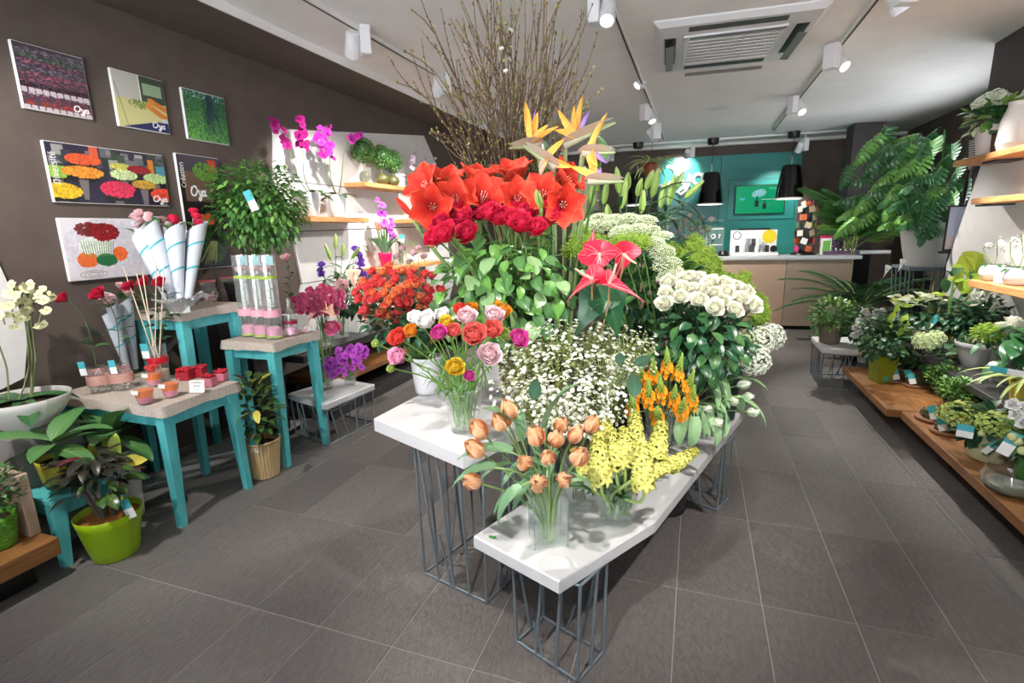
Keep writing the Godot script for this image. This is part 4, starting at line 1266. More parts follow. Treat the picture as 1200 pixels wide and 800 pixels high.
func centre() -> void:
	var to_cam := Vector3(0.15, 0.0, 0.6)
	# --- on the low bench
	var c := V(-0.451, 0.45, -1.579) + V(-0.005, 0.001, -0.035)
	glass_box("glass_cube_vase", "square clear glass vase of orange tulips near the front of the white bench", c, 0.5, 0.125, 0.10, 0.205, 0.6)
	c.y += 0.02
	var tu := [V(-0.536, 0.949, -1.496), V(-0.563, 0.92, -1.48), V(-0.616, 0.901, -1.446), V(-0.61, 0.857, -1.405), V(-0.6, 0.786, -1.349), V(-0.399, 0.9, -1.555), V(-0.309, 0.895, -1.587), V(-0.448, 0.881, -1.48), V(-0.401, 0.877, -1.495), V(-0.356, 0.874, -1.543), V(-0.467, 0.828, -1.428), V(-0.404, 0.842, -1.443), V(-0.328, 0.833, -1.479), V(-0.41, 0.799, -1.376), V(-0.354, 0.795, -1.417), V(-0.563, 0.916, -1.522)]
	bunch("tulip", "orange double tulip", "in the square glass vase", "tulip", "orange tulips in the square glass vase", c, 0.04, tu, ["tulip_orange"], 0.090, {"fh": 0.13, "up": 0.0, "r": 0.0042, "sc": Color(0.30, 0.46, 0.16), "to": to_cam * 0.35, "leaves": [["leaf_tulip", 0.15, 1, 0.5, 0.8]]})
	var lvs := []
	var lvh := []
	for e in [[V(-0.463, 0.797, -1.346), Vector3(-0.7, -0.45, 0.5), 0.14], [V(-0.485, 0.883, -1.499), Vector3(-0.35, 1.0, 0.2), 0.2], [V(-0.526, 0.856, -1.446), Vector3(-1.0, 0.35, 0.2), 0.19], [V(-0.445, 0.908, -1.563), Vector3(0.1, 1.0, 0.0), 0.2], [V(-0.558, 0.832, -1.375), Vector3(-1.0, 0.05, 0.3), 0.16]]:
		var lv := flower("tulip_leaf", "broad grey-green tulip leaf spreading from the square glass vase of orange tulips", "leaf", "loose tulip leaves in the square glass vase", c, e[0], e[1], "", 1.0, 0.004, Color(0.30, 0.46, 0.18))
		lvs.append(lv)
		lvh.append(e[0])
		part("blade", PR.leaf_tulip, M.plant, lv, lx(e[0] - c, e[1], e[2], 0.0, Vector3.UP, 1.9))
	ranked(lvs, lvh, "broad grey-green tulip leaf", "in the square vase of orange tulips")
	c = V(-0.246, 0.45, -1.841)
	glass_vase("glass_vase", "flared clear glass vase of yellow hyacinths on the white bench", c, 0.070, 0.098, 0.185, 0.55, 0.0)
	var hy := [V(-0.264, 0.72, -1.584), V(-0.224, 0.734, -1.656), V(-0.124, 0.719, -1.591), V(-0.171, 0.772, -1.76), V(-0.102, 0.743, -1.756), V(-0.059, 0.737, -1.727), V(-0.262, 0.777, -1.707), V(-0.194, 0.758, -1.662), V(-0.148, 0.745, -1.632), V(-0.306, 0.728, -1.593)]
	var tips := [V(-0.291, 0.878, -1.643), V(-0.257, 0.861, -1.739), V(-0.147, 0.871, -1.65), V(-0.186, 0.894, -1.847), V(-0.089, 0.858, -1.863), V(0.005, 0.766, -1.81), V(-0.29, 0.87, -1.794), V(-0.209, 0.867, -1.736), V(-0.077, 0.769, -1.673), V(-0.344, 0.806, -1.63)]
	var made := []
	for i in hy.size():
		var up: Vector3 = tips[i] - hy[i]
		var t := flower("hyacinth", "yellow hyacinth", "hyacinth", "yellow hyacinths in the flared glass vase", c + Vector3(0, 0.02, 0) + disc(0.045), hy[i], up + Vector3(0, 0.05, 0), "", 1.0, 0.007, Color(0.42, 0.58, 0.18))
		part("flower_spike", PR["hyacinth%d" % (i % 2)], M.bloom, t, Transform3D(along(up, rnd(0, 6)).scaled(Vector3(0.155, up.length() * 0.95, 0.155)), hy[i] - t.position - up * 0.05))
		for k in 2:
			var a := rnd(0, TAU)
			part("leaf", PR.leaf_tulip, M.plant, t, lx((hy[i] - t.position) * 0.12, Vector3(cos(a) * 0.3, 1, sin(a) * 0.3) + (hy[i] - t.position), rnd(0.2, 0.26), 0, Vector3.UP, 0.8))
		made.append(t)
	ranked(made, tips, "yellow hyacinth", "in the flared glass vase")
	# waxflower
	c = V(-0.41, 0.45, -1.884) + Vector3(0.0, 0.0, -0.03)
	glass_vase("glass_vase", "rounded clear glass vase of white waxflower behind the orange tulips", c, 0.075, 0.06, 0.22, 0.5, 0.012)
	var wx := [V(-0.605, 1.139, -1.808), V(-0.559, 1.147, -1.913), V(-0.473, 1.157, -1.914), V(-0.388, 1.138, -1.994), V(-0.31, 1.112, -2.038), V(-0.233, 1.101, -2.041), V(-0.631, 1.051, -1.757), V(-0.562, 1.059, -1.805), V(-0.492, 1.068, -1.854), V(-0.405, 1.042, -1.912), V(-0.326, 1.024, -1.936), V(-0.247, 1.006, -1.96), V(-0.612, 0.969, -1.68), V(-0.557, 0.965, -1.731), V(-0.484, 0.978, -1.76), V(-0.404, 0.945, -1.836), V(-0.328, 0.937, -1.861), V(-0.253, 0.903, -1.902), V(-0.424, 0.911, -1.712), V(-0.346, 0.883, -1.788), V(-0.482, 0.925, -1.694), V(-0.189, 1.076, -2.073), V(-0.54, 0.933, -1.654)]
	made = []
	for i in wx.size():
		var t := flower("waxflower_sprig", "white waxflower sprig", "waxflower", "white waxflower sprigs in the rounded glass vase", c + Vector3(0, 0.02, 0) + disc(0.03), wx[i], wx[i] - c, "", 1.0, 0.0022, Color(0.16, 0.12, 0.05))
		var h: Vector3 = wx[i] - t.position
		var s := S()
		var tw := S()
		for k in 84:
			var q := h + Vector3(rnd(-1, 1), rnd(-1.1, 0.75), rnd(-1, 1)) * V(0.062, 0.075, 0.062)
			s.append_from(PR.waxfloret, 0, Transform3D(along((q - h * 0.72).normalized() + rdir() * 0.5, rnd(0, 6)).scaled(Vector3.ONE * rnd(0.015, 0.022)), q))
			if k % 2 == 0: tube(tw, [h * rnd(0.78, 0.98), q], 0.0011, 0.0009, 3, Color(0.20, 0.26, 0.06), Color(0.36, 0.46, 0.12), false)
		for k in 26:
			var q := h * rnd(0.66, 1.02) + rdir() * 0.05
			petal(tw, lx(q, rdir() + Vector3.UP * 0.8, 1.0), 0.035, 0.0035, 0.7, 0.6, 0, 0.3, 0, 0, 0, Color(0.22, 0.33, 0.07), Color(0.36, 0.46, 0.12), Color(0.36, 0.46, 0.12), 1, 2)
		stuff("twigs", fin(tw), M.plant, t)
		stuff("florets", s.commit(), M.bloom, t)
		made.append(t)
	ranked(made, wx, "white waxflower sprig", "in the rounded glass vase")
	# loose grey-green leaves among them
	var eu := [[V(-0.52, 0.96, -1.635), Vector3(0.35, 1, 0.1), 0.12], [V(-0.178, 0.958, -1.756), Vector3(-0.05, 1, 0.05), 0.13], [V(-0.208, 1.035, -1.926), Vector3(0.6, 0.5, 0.2), 0.11], [V(-0.247, 1.062, -1.81), Vector3(0.2, 0.8, 0.3), 0.09]]
	made = []
	var eh := []
	for e in eu:
		var t := flower("eucalyptus_leaf", "blue-green leaf", "leaf", "", c, e[0], e[1], "", 1, 0.002)
		part("blade", PR.leaf_euc, M.plant, t, lx(e[0] - c, e[1], e[2], 0, Vector3(0, 0.2, -1), 1.5))
		made.append(t)
		eh.append(e[0])
	ranked(made, eh, "upright blue-green leaf", "among the white waxflower")
	# orange star-of-Bethlehem spikes
	c = V(-0.138, 0.45, -2.497) + Vector3(0, 0, -0.08)
	glass_vase("glass_vase", "plain clear glass vase hidden under the orange flower spikes behind the hyacinths", c, 0.06, 0.075, 0.2, 0.5)
	var s := S()
	for i in 62:
		var t := i / 61.0
		var a := i * 2.4
		var r := lerpf(0.26, 0.02, t)
		var p := Vector3(cos(a) * r, t, sin(a) * r)
		if i < 20 and i % 3 != 2:
			for k in 6: petal(s, Transform3D(along(Vector3(p.x * 3, 0.5, p.z * 3)) * Basis(Vector3.UP, k * TAU / 6), p), 0.17, 0.11, 0.9, 0.7, 0.6, 1.4, 0.2, 0, 0, Color(0.80, 0.24, 0.01), Color(0.90, 0.34, 0.015), Color(0.92, 0.42, 0.04), 2, 3)
		else:
			ball(s, p, V(0.045, 0.075, 0.045), Color(0.42, 0.52, 0.07).lerp(Color(0.30, 0.50, 0.10), t), 5, 4)
	PR["star_spike"] = fin(s)
	var st := [V(-0.144, 0.959, -2.095), V(-0.091, 0.977, -2.15), V(-0.047, 0.943, -2.18), V(-0.199, 0.908, -1.987), V(-0.149, 0.894, -1.98), V(-0.105, 0.899, -2.041), V(-0.057, 0.872, -2.074), V(-0.007, 0.896, -2.162), V(-0.207, 0.857, -1.929), V(-0.112, 0.836, -1.937), V(-0.022, 0.831, -2.055), V(-0.186, 0.943, -2.076), V(0.015, 0.853, -2.127)]
	made = []
	for h in st:
		var t := flower("star_of_bethlehem", "orange flower spike", "flower", "orange flower spikes behind the hyacinths", c + Vector3(0, 0.02, 0) + disc(0.04), h, h - c + rdir() * 0.12, "", 1, 0.003, Color(0.2, 0.38, 0.08))
		part("flower_spike", PR.star_spike, M.bloom, t, Transform3D(along(h - c + Vector3(0, 0.15, 0) + rdir() * 0.12, rnd(0, 6)).scaled(V(0.078, 0.125, 0.078)), h - t.position - (h - c).normalized() * 0.02))
		made.append(t)
	ranked(made, st, "orange flower spike with green tip", "behind the yellow hyacinths")
	# white tulips in the green glass box
	c = V(-0.078, 0.45, -2.613) + Vector3(0.02, 0.001, -0.065)
	glass_box("glass_cube_vase", "square glass vase of half open white tulips at the right side of the white bench", c, 0.42, 0.12, 0.12, 0.15, 0.5)
	var wt := [V(0.11, 0.882, -2.44), V(0.157, 0.878, -2.51), V(0.209, 0.819, -2.515), V(0.251, 0.73, -2.422), V(0.069, 0.79, -2.241), V(0.105, 0.74, -2.242), V(0.228, 0.788, -2.46), V(0.171, 0.783, -2.384), V(0.013, 0.863, -2.368)]
	bunch("tulip", "greenish white tulip bud", "at the right side of the bench", "tulip", "white tulips at the right side of the bench", c + Vector3(0, 0.02, 0), 0.04, wt, ["tulip_white"], 0.066, {"fh": 0.2, "up": 0.0, "r": 0.004, "sc": Color(0.32, 0.5, 0.2), "leaves": [["leaf_tulip_pale", 0.15, 3, 0.5, 0.95]]})
	lvs = []
	lvh = []
	for e in [[V(0.261, 0.781, -2.416), Vector3(1, -0.15, 0.1), 0.16], [V(0.151, 0.925, -2.518), Vector3(0.5, 1, 0), 0.16], [V(0.068, 0.946, -2.493), Vector3(0.0, 1, 0), 0.15], [V(0.236, 0.865, -2.535), Vector3(1, 0.4, 0), 0.15], [V(0.031, 0.734, -2.106), Vector3(0.1, -0.7, 0.4), 0.13], [V(0.122, 0.713, -2.188), Vector3(0.5, -0.6, 0.3), 0.12], [V(-0.029, 0.753, -2.089), Vector3(-0.2, -0.6, 0.5), 0.13], [V(-0.014, 0.899, -2.345), Vector3(-0.2, 1, 0), 0.14]]:
		var lv := flower("tulip_leaf", "pale green tulip leaf spreading from the square glass vase of white tulips", "leaf", "loose tulip leaves among the white tulips", c, e[0] - e[1].normalized() * 0.06, e[1], "", 1.0, 0.0035, Color(0.30, 0.46, 0.18))
		lvs.append(lv)
		lvh.append(e[0])
		part("blade", PR.leaf_tulip_pale, M.plant, lv, lx(e[0] - e[1].normalized() * 0.06 - c, e[1], e[2] * 1.15, rnd(-0.2, 0.2), Vector3.UP, 1.5))
	ranked(lvs, lvh, "pale green tulip leaf", "spreading from the vase of white tulips")

	# --- on the tall table
	c = V(-0.869, 0.75, -1.826) + Vector3(0, 0.001, 0)
	glass_vase("glass_vase", "flared clear glass vase of mixed ranunculus at the front edge of the tall white table", c, 0.058, 0.082, 0.185, 0.42)
	var rn := [V(-0.931, 1.192, -1.497), V(-0.938, 1.106, -1.443), V(-1.024, 1.173, -1.492), V(-0.924, 1.199, -1.566), V(-0.942, 1.233, -1.633), V(-0.896, 1.22, -1.625), V(-0.876, 1.233, -1.7), V(-0.841, 1.212, -1.664), V(-0.817, 1.199, -1.561), V(-0.782, 1.202, -1.596), V(-0.769, 1.229, -1.672), V(-0.813, 1.247, -1.726), V(-0.785, 1.245, -1.746), V(-0.687, 1.2, -1.543), V(-0.649, 1.207, -1.601), V(-0.675, 1.236, -1.686), V(-0.674, 1.241, -1.752), V(-0.621, 1.184, -1.65), V(-0.568, 1.18, -1.624), V(-0.711, 1.122, -1.451), V(-0.671, 1.097, -1.46), V(-0.624, 1.152, -1.511), V(-0.912, 1.139, -1.459)]
	var rk := ["red", "green", "green", "orange", "white", "white", "white", "yellow", "magenta", "coral", "blush", "red", "orange", "coral", "coral", "blush", "orange", "green", "magenta", "yellow", "magenta", "blush", "pink"]
	var rs := [1.05, 0.5, 0.5, 0.9, 0.95, 1.2, 0.9, 0.9, 0.95, 0.9, 1.2, 0.95, 1.0, 1.3, 1.1, 1.2, 1.2, 0.8, 1.1, 1.0, 0.6, 1.25, 1.05]
	var heads_g := []
	var by := {}
	for i in rn.size():
		var h: Vector3 = rn[i]
		var f := (h - (c + Vector3(0, 0.2, 0))).normalized() + Vector3(0.05, 0.15, 0.35)
		var nm: String = {"red": "red", "green": "closed green", "orange": "orange", "white": "white", "yellow": "yellow", "magenta": "magenta", "coral": "coral red", "blush": "pale pink", "pink": "rose pink"}[rk[i]]
		var t := flower("ranunculus", nm + " ranunculus in the flared glass vase", "ranunculus", "mixed ranunculus in the flared glass vase", c + Vector3(0, 0.02, 0) + disc(0.04), h, f, "ran_" + rk[i], 0.083 * rs[i], 0.0032, Color(0.22, 0.40, 0.08), [["leaf_strap", 0.09, 2, 0.35, 0.75]])
		if not by.has(nm): by[nm] = [[], []]
		by[nm][0].append(t)
		by[nm][1].append(h)
	for nm in by:
		if by[nm][0].size() > 1: ranked(by[nm][0], by[nm][1], nm + " ranunculus", "in the flared glass vase")
	made = []
	heads_g.clear()
	for i in 16:   # leafy stems filling the vase
		heads_g.append(c + Vector3(rnd(-0.13, 0.1), rnd(0.22, 0.32), rnd(-0.08, 0.08)))
		made.append(flower("cut_greenery", "thin green leafy stem crowded in the flared ranunculus vase", "greenery", "leafy stems in the ranunculus vase", c + Vector3(0, 0.02, 0) + disc(0.045), heads_g[i], Vector3(rnd(-0.5, 0.4), 1, 0), "", 1, 0.003, Color(0.24, 0.42, 0.09), [["leaf_strap", 0.08, 2, 0.6, 1.0]]))
	ranked(made, heads_g, "thin leafy green stem", "without bloom in the ranunculus vase")
	# white bucket with spray roses
	c = V(-1.263, 0.75, -2.186) + Vector3(0, 0.001, -0.05)
	bucket("flower_bucket", "white plastic flower bucket at the left edge of the tall white table", c, 0.062, 0.08, 0.19, M.white_plastic)
	var sp := []
	for i in 64:
		var a := i * 2.4 + rnd(-0.35, 0.35)
		var k := sqrt((i + 0.5) / 64.0) * rnd(0.9, 1.1)
		sp.append(V(-1.383, 1.242, -2.205) + Vector3(0.9433, 0.0000, -0.3319) * (cos(a) * k * 0.205) + Vector3.UP * (sin(a) * k * 0.125 + 0.01) + Vector3(0.3319, 0.0000, 0.9433) * (0.12 * (1.0 - k * k) - 0.05 * sin(a) * k))
	var kinds := []
	for i in 64: kinds.append("rose_spray_orange" if rng.randf() < 0.26 else "rose_spray_red")
	bunch("spray_rose", "small coral red spray rose", "in the bunch over the white bucket", "rose", "spray roses over the white bucket", c + Vector3(0, 0.02, 0), 0.04, sp, kinds, 0.066, {"fh": 0.25, "up": 0.15, "r": 0.0018, "sc": Color(0.10, 0.20, 0.05), "to": Vector3(0.1, 0.0, 0.5), "cal": 0.02, "leaves": [["leaf_rose_dark", 0.055, 3, 0.5, 0.9]]})
	bunch("pink_sprig", "pale pink frilled blossom", "rising behind the coral spray roses", "flower", "pale pink blossoms behind the spray roses", c + Vector3(0, 0.02, 0), 0.03, [V(-1.584, 1.415, -2.553), V(-1.554, 1.461, -2.574), V(-1.503, 1.432, -2.586), V(-1.477, 1.459, -2.601), V(-1.519, 1.385, -2.57), V(-1.443, 1.411, -2.603)], ["frill_pink"], 0.05, {"fh": 0.3, "r": 0.002})
	var fo := thing("rose_foliage", "dark green foliage of the coral spray roses above the white bucket", "foliage", c)
	stuff("leaves", bush(V(-1.334, 1.126, -2.142) - c, Vector3(0.19, 0.12, 0.13), ["leaf_rose_dark"], 170, 0.062), M.plant, fo)
	part("stem", tubem([Vector3(0, 0.02, 0), V(-1.313, 1.097, -2.143) - c], 0.006, 0.004, 6, G1), M.plant, fo)
	# dark bucket with big red roses
	c = V(-0.692, 0.75, -1.988) + Vector3(0, 0.001, -0.09)
	bucket("flower_bucket", "brown flower bucket behind the ranunculus vase on the tall white table", c, 0.095, 0.115, 0.30, mat("bucket_brown", Color8(84, 66, 56), 0.55))
	var ro := [V(-0.89, 1.562, -1.781), V(-0.833, 1.573, -1.848), V(-0.802, 1.595, -1.929), V(-0.75, 1.618, -1.974), V(-0.641, 1.571, -1.872), V(-0.616, 1.593, -1.951), V(-0.537, 1.572, -1.975), V(-0.558, 1.535, -1.872), V(-0.906, 1.513, -1.764), V(-0.828, 1.523, -1.686), V(-0.704, 1.596, -1.964), V(-0.687, 1.63, -2.043), V(-0.734, 1.593, -1.866), V(-0.61, 1.549, -1.857), V(-0.556, 1.592, -1.994), V(-0.791, 1.526, -1.797), V(-0.7, 1.576, -1.874), V(-0.894, 1.601, -1.897)]
	bunch("red_rose", "large crimson rose", "below the amaryllis", "rose", "crimson roses in the brown bucket", c + Vector3(0, 0.02, 0), 0.06, ro, ["rose_red"], 0.106, {"fh": 0.42, "up": 0.25, "r": 0.0045, "sc": Color(0.14, 0.26, 0.07), "to": Vector3(-0.05, 0.0, 0.55), "cal": 0.04, "leaves": [["leaf_rose_light", 0.105, 3, 0.42, 0.85], ["leaf_rose", 0.1, 3, 0.4, 0.9]]})
	fo = thing("rose_foliage", "broad light green leaves of the crimson roses spilling over the brown bucket", "foliage", c)
	part("stem", tubem([Vector3(0, 0.02, 0), V(-0.691, 1.295, -1.846) - c], 0.006, 0.004, 6, G1), M.plant, fo)
	stuff("inner_leaves", bush(V(-0.759, 1.315, -2.01) - c, Vector3(0.26, 0.2, 0.13), ["leaf_rose", "leaf_rose_light"], 150, 0.10, 0.3, 0.1), M.plant, fo)
	for i in 96:
		var a := i * 2.4
		var k := sqrt((i + 0.5) / 96.0)
		var q := V(-0.706, 1.331, -1.87) + Vector3(0.9433, 0.0000, -0.3319) * (cos(a) * k * 0.25) + Vector3.UP * (sin(a) * k * 0.20) + Vector3(0.3319, 0.0000, 0.9433) * (0.09 * (1.0 - k * k))
		part("leaf", PR[["leaf_rose_light", "leaf_rose", "leaf_rose_light", "leaf_rose", "leaf_rose_pale", "leaf_rose"][i % 6]], M.plant_gloss, fo, lx(q - c, q - V(-0.777, 1.32, -2.06) + rdir() * 0.18 + Vector3(0, -0.12, 0), rnd(0.06, 0.10), rnd(-0.5, 0.5), Vector3(0, 1, 0.4) + rdir() * 0.4))
	# amaryllis behind
	c = V(-0.817, 0.75, -2.425)
	bucket("flower_bucket", "tall dark grey flower bucket hidden behind the crimson roses", c, 0.10, 0.115, 0.36, M.dark_grey)
	var am := [[V(-0.938, 1.641, -1.771), Vector3(0.05, -0.05, 1)], [V(-1.034, 1.737, -1.9), Vector3(-0.5, 0.45, 0.55)], [V(-0.888, 1.678, -1.884), Vector3(0.15, 0.5, 0.7)], [V(-0.995, 1.765, -2.029), Vector3(0.0, 0.7, 0.3)], [V(-0.852, 1.777, -2.029), Vector3(0.2, 0.95, 0.25)], [V(-0.789, 1.685, -1.921), Vector3(0.2, 0.45, 0.75)], [V(-0.728, 1.79, -2.097), Vector3(-0.1, 0.9, 0.35)], [V(-0.654, 1.674, -1.945), Vector3(0.2, 0.3, 0.8)], [V(-0.571, 1.688, -1.978), Vector3(-0.1, 0.35, 0.9)], [V(-0.512, 1.754, -2.166), Vector3(0.6, 0.5, 0.4)], [V(-0.481, 1.637, -1.966), Vector3(0.1, -0.1, 1)]]
	made = []
	var heads := []
	var joint := {}
	for i in am.size():
		var p: Vector3 = am[i][0]
		var f: Vector3 = (Basis(Vector3.UP, 0.34) * am[i][1]).normalized()
		var root := p - f * 0.07
		var t := flower("amaryllis", "open scarlet amaryllis", "amaryllis", "scarlet amaryllis at the top of the arrangement", c + Vector3(0, 0.02, 0) + disc(0.07), root, f + Vector3(0, 0.25, 0), "", 1, 0.011, Color(0.25, 0.40, 0.12))
		var b := part("bloom", PR.amaryllis, M.bloom, t, Transform3D(along(f, rnd(0, 6)).scaled(Vector3.ONE * rnd(0.155, 0.175)), root - t.position))
		part("stamens", PR.stamens, M.bloom, b)
		made.append(t)
		heads.append(p)
	ranked(made, heads, "open scarlet amaryllis", "at the top of the arrangement")
	for e in [[V(-1.043, 1.617, -1.793), Vector3(-0.35, 0.9, 0.3), "scarlet amaryllis bud at the far left of the red blooms"], [V(-0.557, 1.629, -1.915), Vector3(0.0, 0.8, 0.5), "green amaryllis bud between the scarlet blooms on the right"]]:
		var t := flower("amaryllis_bud", e[2], "flower bud", "", c + disc(0.05), e[0], e[1], "", 1, 0.009, Color(0.25, 0.40, 0.12))
		part("bud", PR.lily_bud, mat("bud_red", Color8(214, 70, 48), 0.5) if e[2].begins_with("scarlet") else M.bloom, t, Transform3D(along(e[1]).scaled(Vector3(0.11, 0.075, 0.11)), e[0] - t.position))
	# anthuriums with veined spathes and two great leaves
	c = V(-0.414, 0.75, -2.35) + Vector3(-0.05, 0, 0)
	bucket("flower_bucket", "dark grey flower bucket hidden behind the anthurium leaves", c, 0.08, 0.1, 0.26, M.dark_grey)
	s = S()
	heart(s, Transform3D(), 1.0, 0.92, 0.3, 0.9, 0.3, Color(0.52, 0.012, 0.035), Color(0.70, 0.03, 0.065))
	PR["spathe"] = fin(s)
	PR["spathe_veins"] = heart_veins(1.0, 0.92, 0.3, 0.9, 0.3, 0.009, Color(0.86, 0.34, 0.38), 5)
	var an := [[V(-0.384, 1.452, -2.013), Vector3(0.1, 1, 0.0), 0.12, Vector3(-0.1, 0.1, 1)], [V(-0.338, 1.456, -1.922), Vector3(-0.15, -1, 0.4), 0.14, Vector3(0, 0.8, 1)], [V(-0.261, 1.452, -1.992), Vector3(0.0, -1, 0.2), 0.135, Vector3(0.5, 0.6, 1)], [V(-0.358, 1.365, -1.894), Vector3(-1, -0.3, 0.2), 0.15, Vector3(0, 0.8, 0.6)], [V(-0.294, 1.35, -1.891), Vector3(1, 0.05, 0.3), 0.15, Vector3(0, 0.9, 0.6)]]
	made = []
	heads = []
	for e in an:
		var t := flower("anthurium", "red anthurium", "anthurium", "red anthuriums before the green balls", c + Vector3(0, 0.02, 0) + disc(0.04), e[0], Vector3(0, 1, 0.1), "", 1, 0.004, Color(0.45, 0.25, 0.12))
		var xf := lx(e[0] - t.position, e[1], e[2], 0.0, Basis(Vector3.UP, 0.34) * e[3], 0.7 if absf(e[1].x) > 0.5 else 1.0)
		var b := part("spathe", PR.spathe, M.bloom_gloss, t, xf)
		part("veins", PR.spathe_veins, M.bloom_gloss, b)
		part("spadix", tubem([Vector3(0, 0.0, -0.03), Vector3(0.02, 0.18, -0.3), Vector3(0.05, 0.3, -0.55)], 0.05, 0.022, 8, Color(0.85, 0.42, 0.38), Color(0.80, 0.55, 0.38)), M.bloom, b)
		made.append(t)
		heads.append(e[0])
	ranked(made, heads, "glossy red anthurium with pale veins", "above the two great dark leaves")
	s = S()
	heart(s, Transform3D(), 1.0, 0.86, 0.2, 0.9, 0.12, Color(0.030, 0.115, 0.045), Color(0.020, 0.085, 0.035))
	PR["anth_leaf"] = fin(s)
	for e in [[V(-0.355, 1.288, -1.953), Vector3(-0.55, -0.75, 0.35), 0.21, "dark heart-shaped anthurium leaf hanging to the left below the red anthuriums"], [V(-0.304, 1.275, -1.958), Vector3(0.42, -1, 0.25), 0.2, "dark heart-shaped anthurium leaf hanging straight down below the red anthuriums"]]:
		var t := flower("anthurium_leaf", e[3], "leaf", "", c + disc(0.03), e[0], Vector3(0, 1, 0.4), "", 1, 0.004, G1)
		var b := part("blade", PR.anth_leaf, M.plant_gloss, t, lx(e[0] - t.position, Basis(Vector3.UP, 0.34) * e[1], e[2], 0, Basis(Vector3.UP, 0.34) * Vector3(0, 0.7, 1)))
		part("veins", heart_veins(1.0, 0.86, 0.2, 0.9, 0.12, 0.006, Color(0.09, 0.22, 0.09), 4), M.plant, b)
	# bare branches
	c = V(-0.983, 0.75, -2.926)
	bucket("flower_bucket", "tall dark grey bucket of bare branches, hidden behind the amaryllis", c, 0.11, 0.13, 0.42, M.dark_grey)
	var bt := [V(-1.306, 2.566, -2.372), V(-1.378, 2.407, -2.419), V(-1.434, 2.277, -2.423), V(-1.318, 2.179, -2.442), V(-1.288, 2.043, -2.476), V(-1.207, 2.019, -2.391), V(-1.151, 2.551, -2.533), V(-1.139, 2.56, -2.648), V(-1.016, 2.602, -2.484), V(-0.953, 2.643, -2.624), V(-0.941, 2.652, -2.739), V(-0.773, 2.553, -2.668), V(-0.653, 2.592, -2.612), V(-0.747, 2.588, -2.794), V(-0.653, 2.467, -2.746), V(-0.538, 2.277, -2.689), V(-0.481, 2.216, -2.75), V(-1.148, 2.406, -2.718), V(-1.089, 2.492, -2.759), V(-1.01, 2.33, -2.641), V(-0.909, 2.343, -2.518), V(-0.927, 2.441, -2.751), V(-0.883, 2.399, -2.811), V(-0.792, 2.441, -2.853), V(-0.713, 2.377, -2.758), V(-0.695, 2.351, -2.867), V(-0.638, 2.306, -2.877), V(-1.12, 2.253, -2.693), V(-1.186, 2.32, -2.685), V(-1.246, 2.256, -2.649), V(-0.865, 2.223, -2.506), V(-0.77, 2.241, -2.544), V(-0.693, 2.219, -2.566), V(-1.162, 2.124, -2.54), V(-0.548, 2.15, -2.766), V(-0.972, 2.159, -2.507), V(-0.917, 2.26, -2.822), V(-0.646, 2.183, -2.629), V(-1.011, 2.272, -2.736), V(-0.806, 2.21, -2.795), V(-1.086, 2.404, -2.523), V(-0.648, 2.384, -2.783), V(-0.887, 2.306, -2.68), V(-1.058, 2.319, -2.621), V(-0.838, 2.507, -2.852), V(-0.945, 2.496, -2.702)]
	made = []
	for h in bt:
		var t := thing("bare_branch", "bare budding branch", "branch", c + Vector3(0, 0.02, 0) + disc(0.08), "bare budding branches above the amaryllis")
		var L: Vector3 = h - t.position
		var pts := []
		var far := Vector2(L.x, L.z).length() / L.y
		for i in 15:
			var k := i / 14.0
			pts.append(Vector3.ZERO.bezier_interpolate(Vector3(L.x * 0.12, L.y * 0.4, L.z * 0.12), Vector3(L.x * 0.45, L.y * (0.85 + far * 0.35), L.z * 0.45), L, k) + rdir() * 0.008 * sin(PI * k))
		var col: Color = [Color(0.16, 0.10, 0.065), Color(0.12, 0.075, 0.05), Color(0.21, 0.14, 0.085)][rng.randi() % 3]
		s = S()
		tube(s, pts, 0.0062, 0.0022, 5, col)
		var bd := S()
		var twigs := [pts]
		for k in rng.randi_range(5, 8):
			var i := rng.randi_range(6, 12)
			var d: Vector3 = (pts[i + 1] - pts[i]).normalized()
			var ln := rnd(0.10, 0.34)
			var q := rdir()
			var tw := bez(pts[i], pts[i] + (d + q * 0.6) * ln * 0.5, pts[i] + (d * 0.8 + q * 0.5 + Vector3(0, 0.35, 0)) * ln, 5)
			tube(s, tw, 0.003, 0.0016, 4, col)
			twigs.append(tw)
		for tw in twigs:
			for k in (18 if tw.size() > 10 else 7):
				var i := rng.randi_range(1 if tw.size() < 10 else 6, tw.size() - 1)
				var p: Vector3 = tw[i] if i == tw.size() - 1 else tw[i].lerp(tw[i + 1], rng.randf())
				var d := rdir() + Vector3(0, 0.6, 0)
				ball(bd, p + d.normalized() * 0.005, Vector3(0.0045, 0.007, 0.0045), [Color(0.14, 0.09, 0.05), Color(0.34, 0.36, 0.10), Color(0.20, 0.13, 0.06), Color(0.44, 0.42, 0.14)][rng.randi() % 4], 5, 3)
		part("branch", fin(s), M.wood_bark, t)
		stuff("buds", fin(bd), M.plant, t)
		made.append(t)
	ranked(made, bt, "bare budding branch", "by its tip, above the scarlet amaryllis")
	var bl := thing("blossom_branch", "branch with a few white blossoms among the bare branches", "branch", c + Vector3(0, 0.02, 0))
	var bp := [V(-0.788, 1.627, -2.365), V(-0.845, 2.02, -2.434), V(-0.875, 2.255, -2.477), V(-0.875, 2.474, -2.527)]
	var bpp := []
	for p in bp: bpp.append(p - bl.position)
	part("branch", tubem([Vector3.ZERO] + bpp, 0.006, 0.002, 6, BR), M.wood_bark, bl)
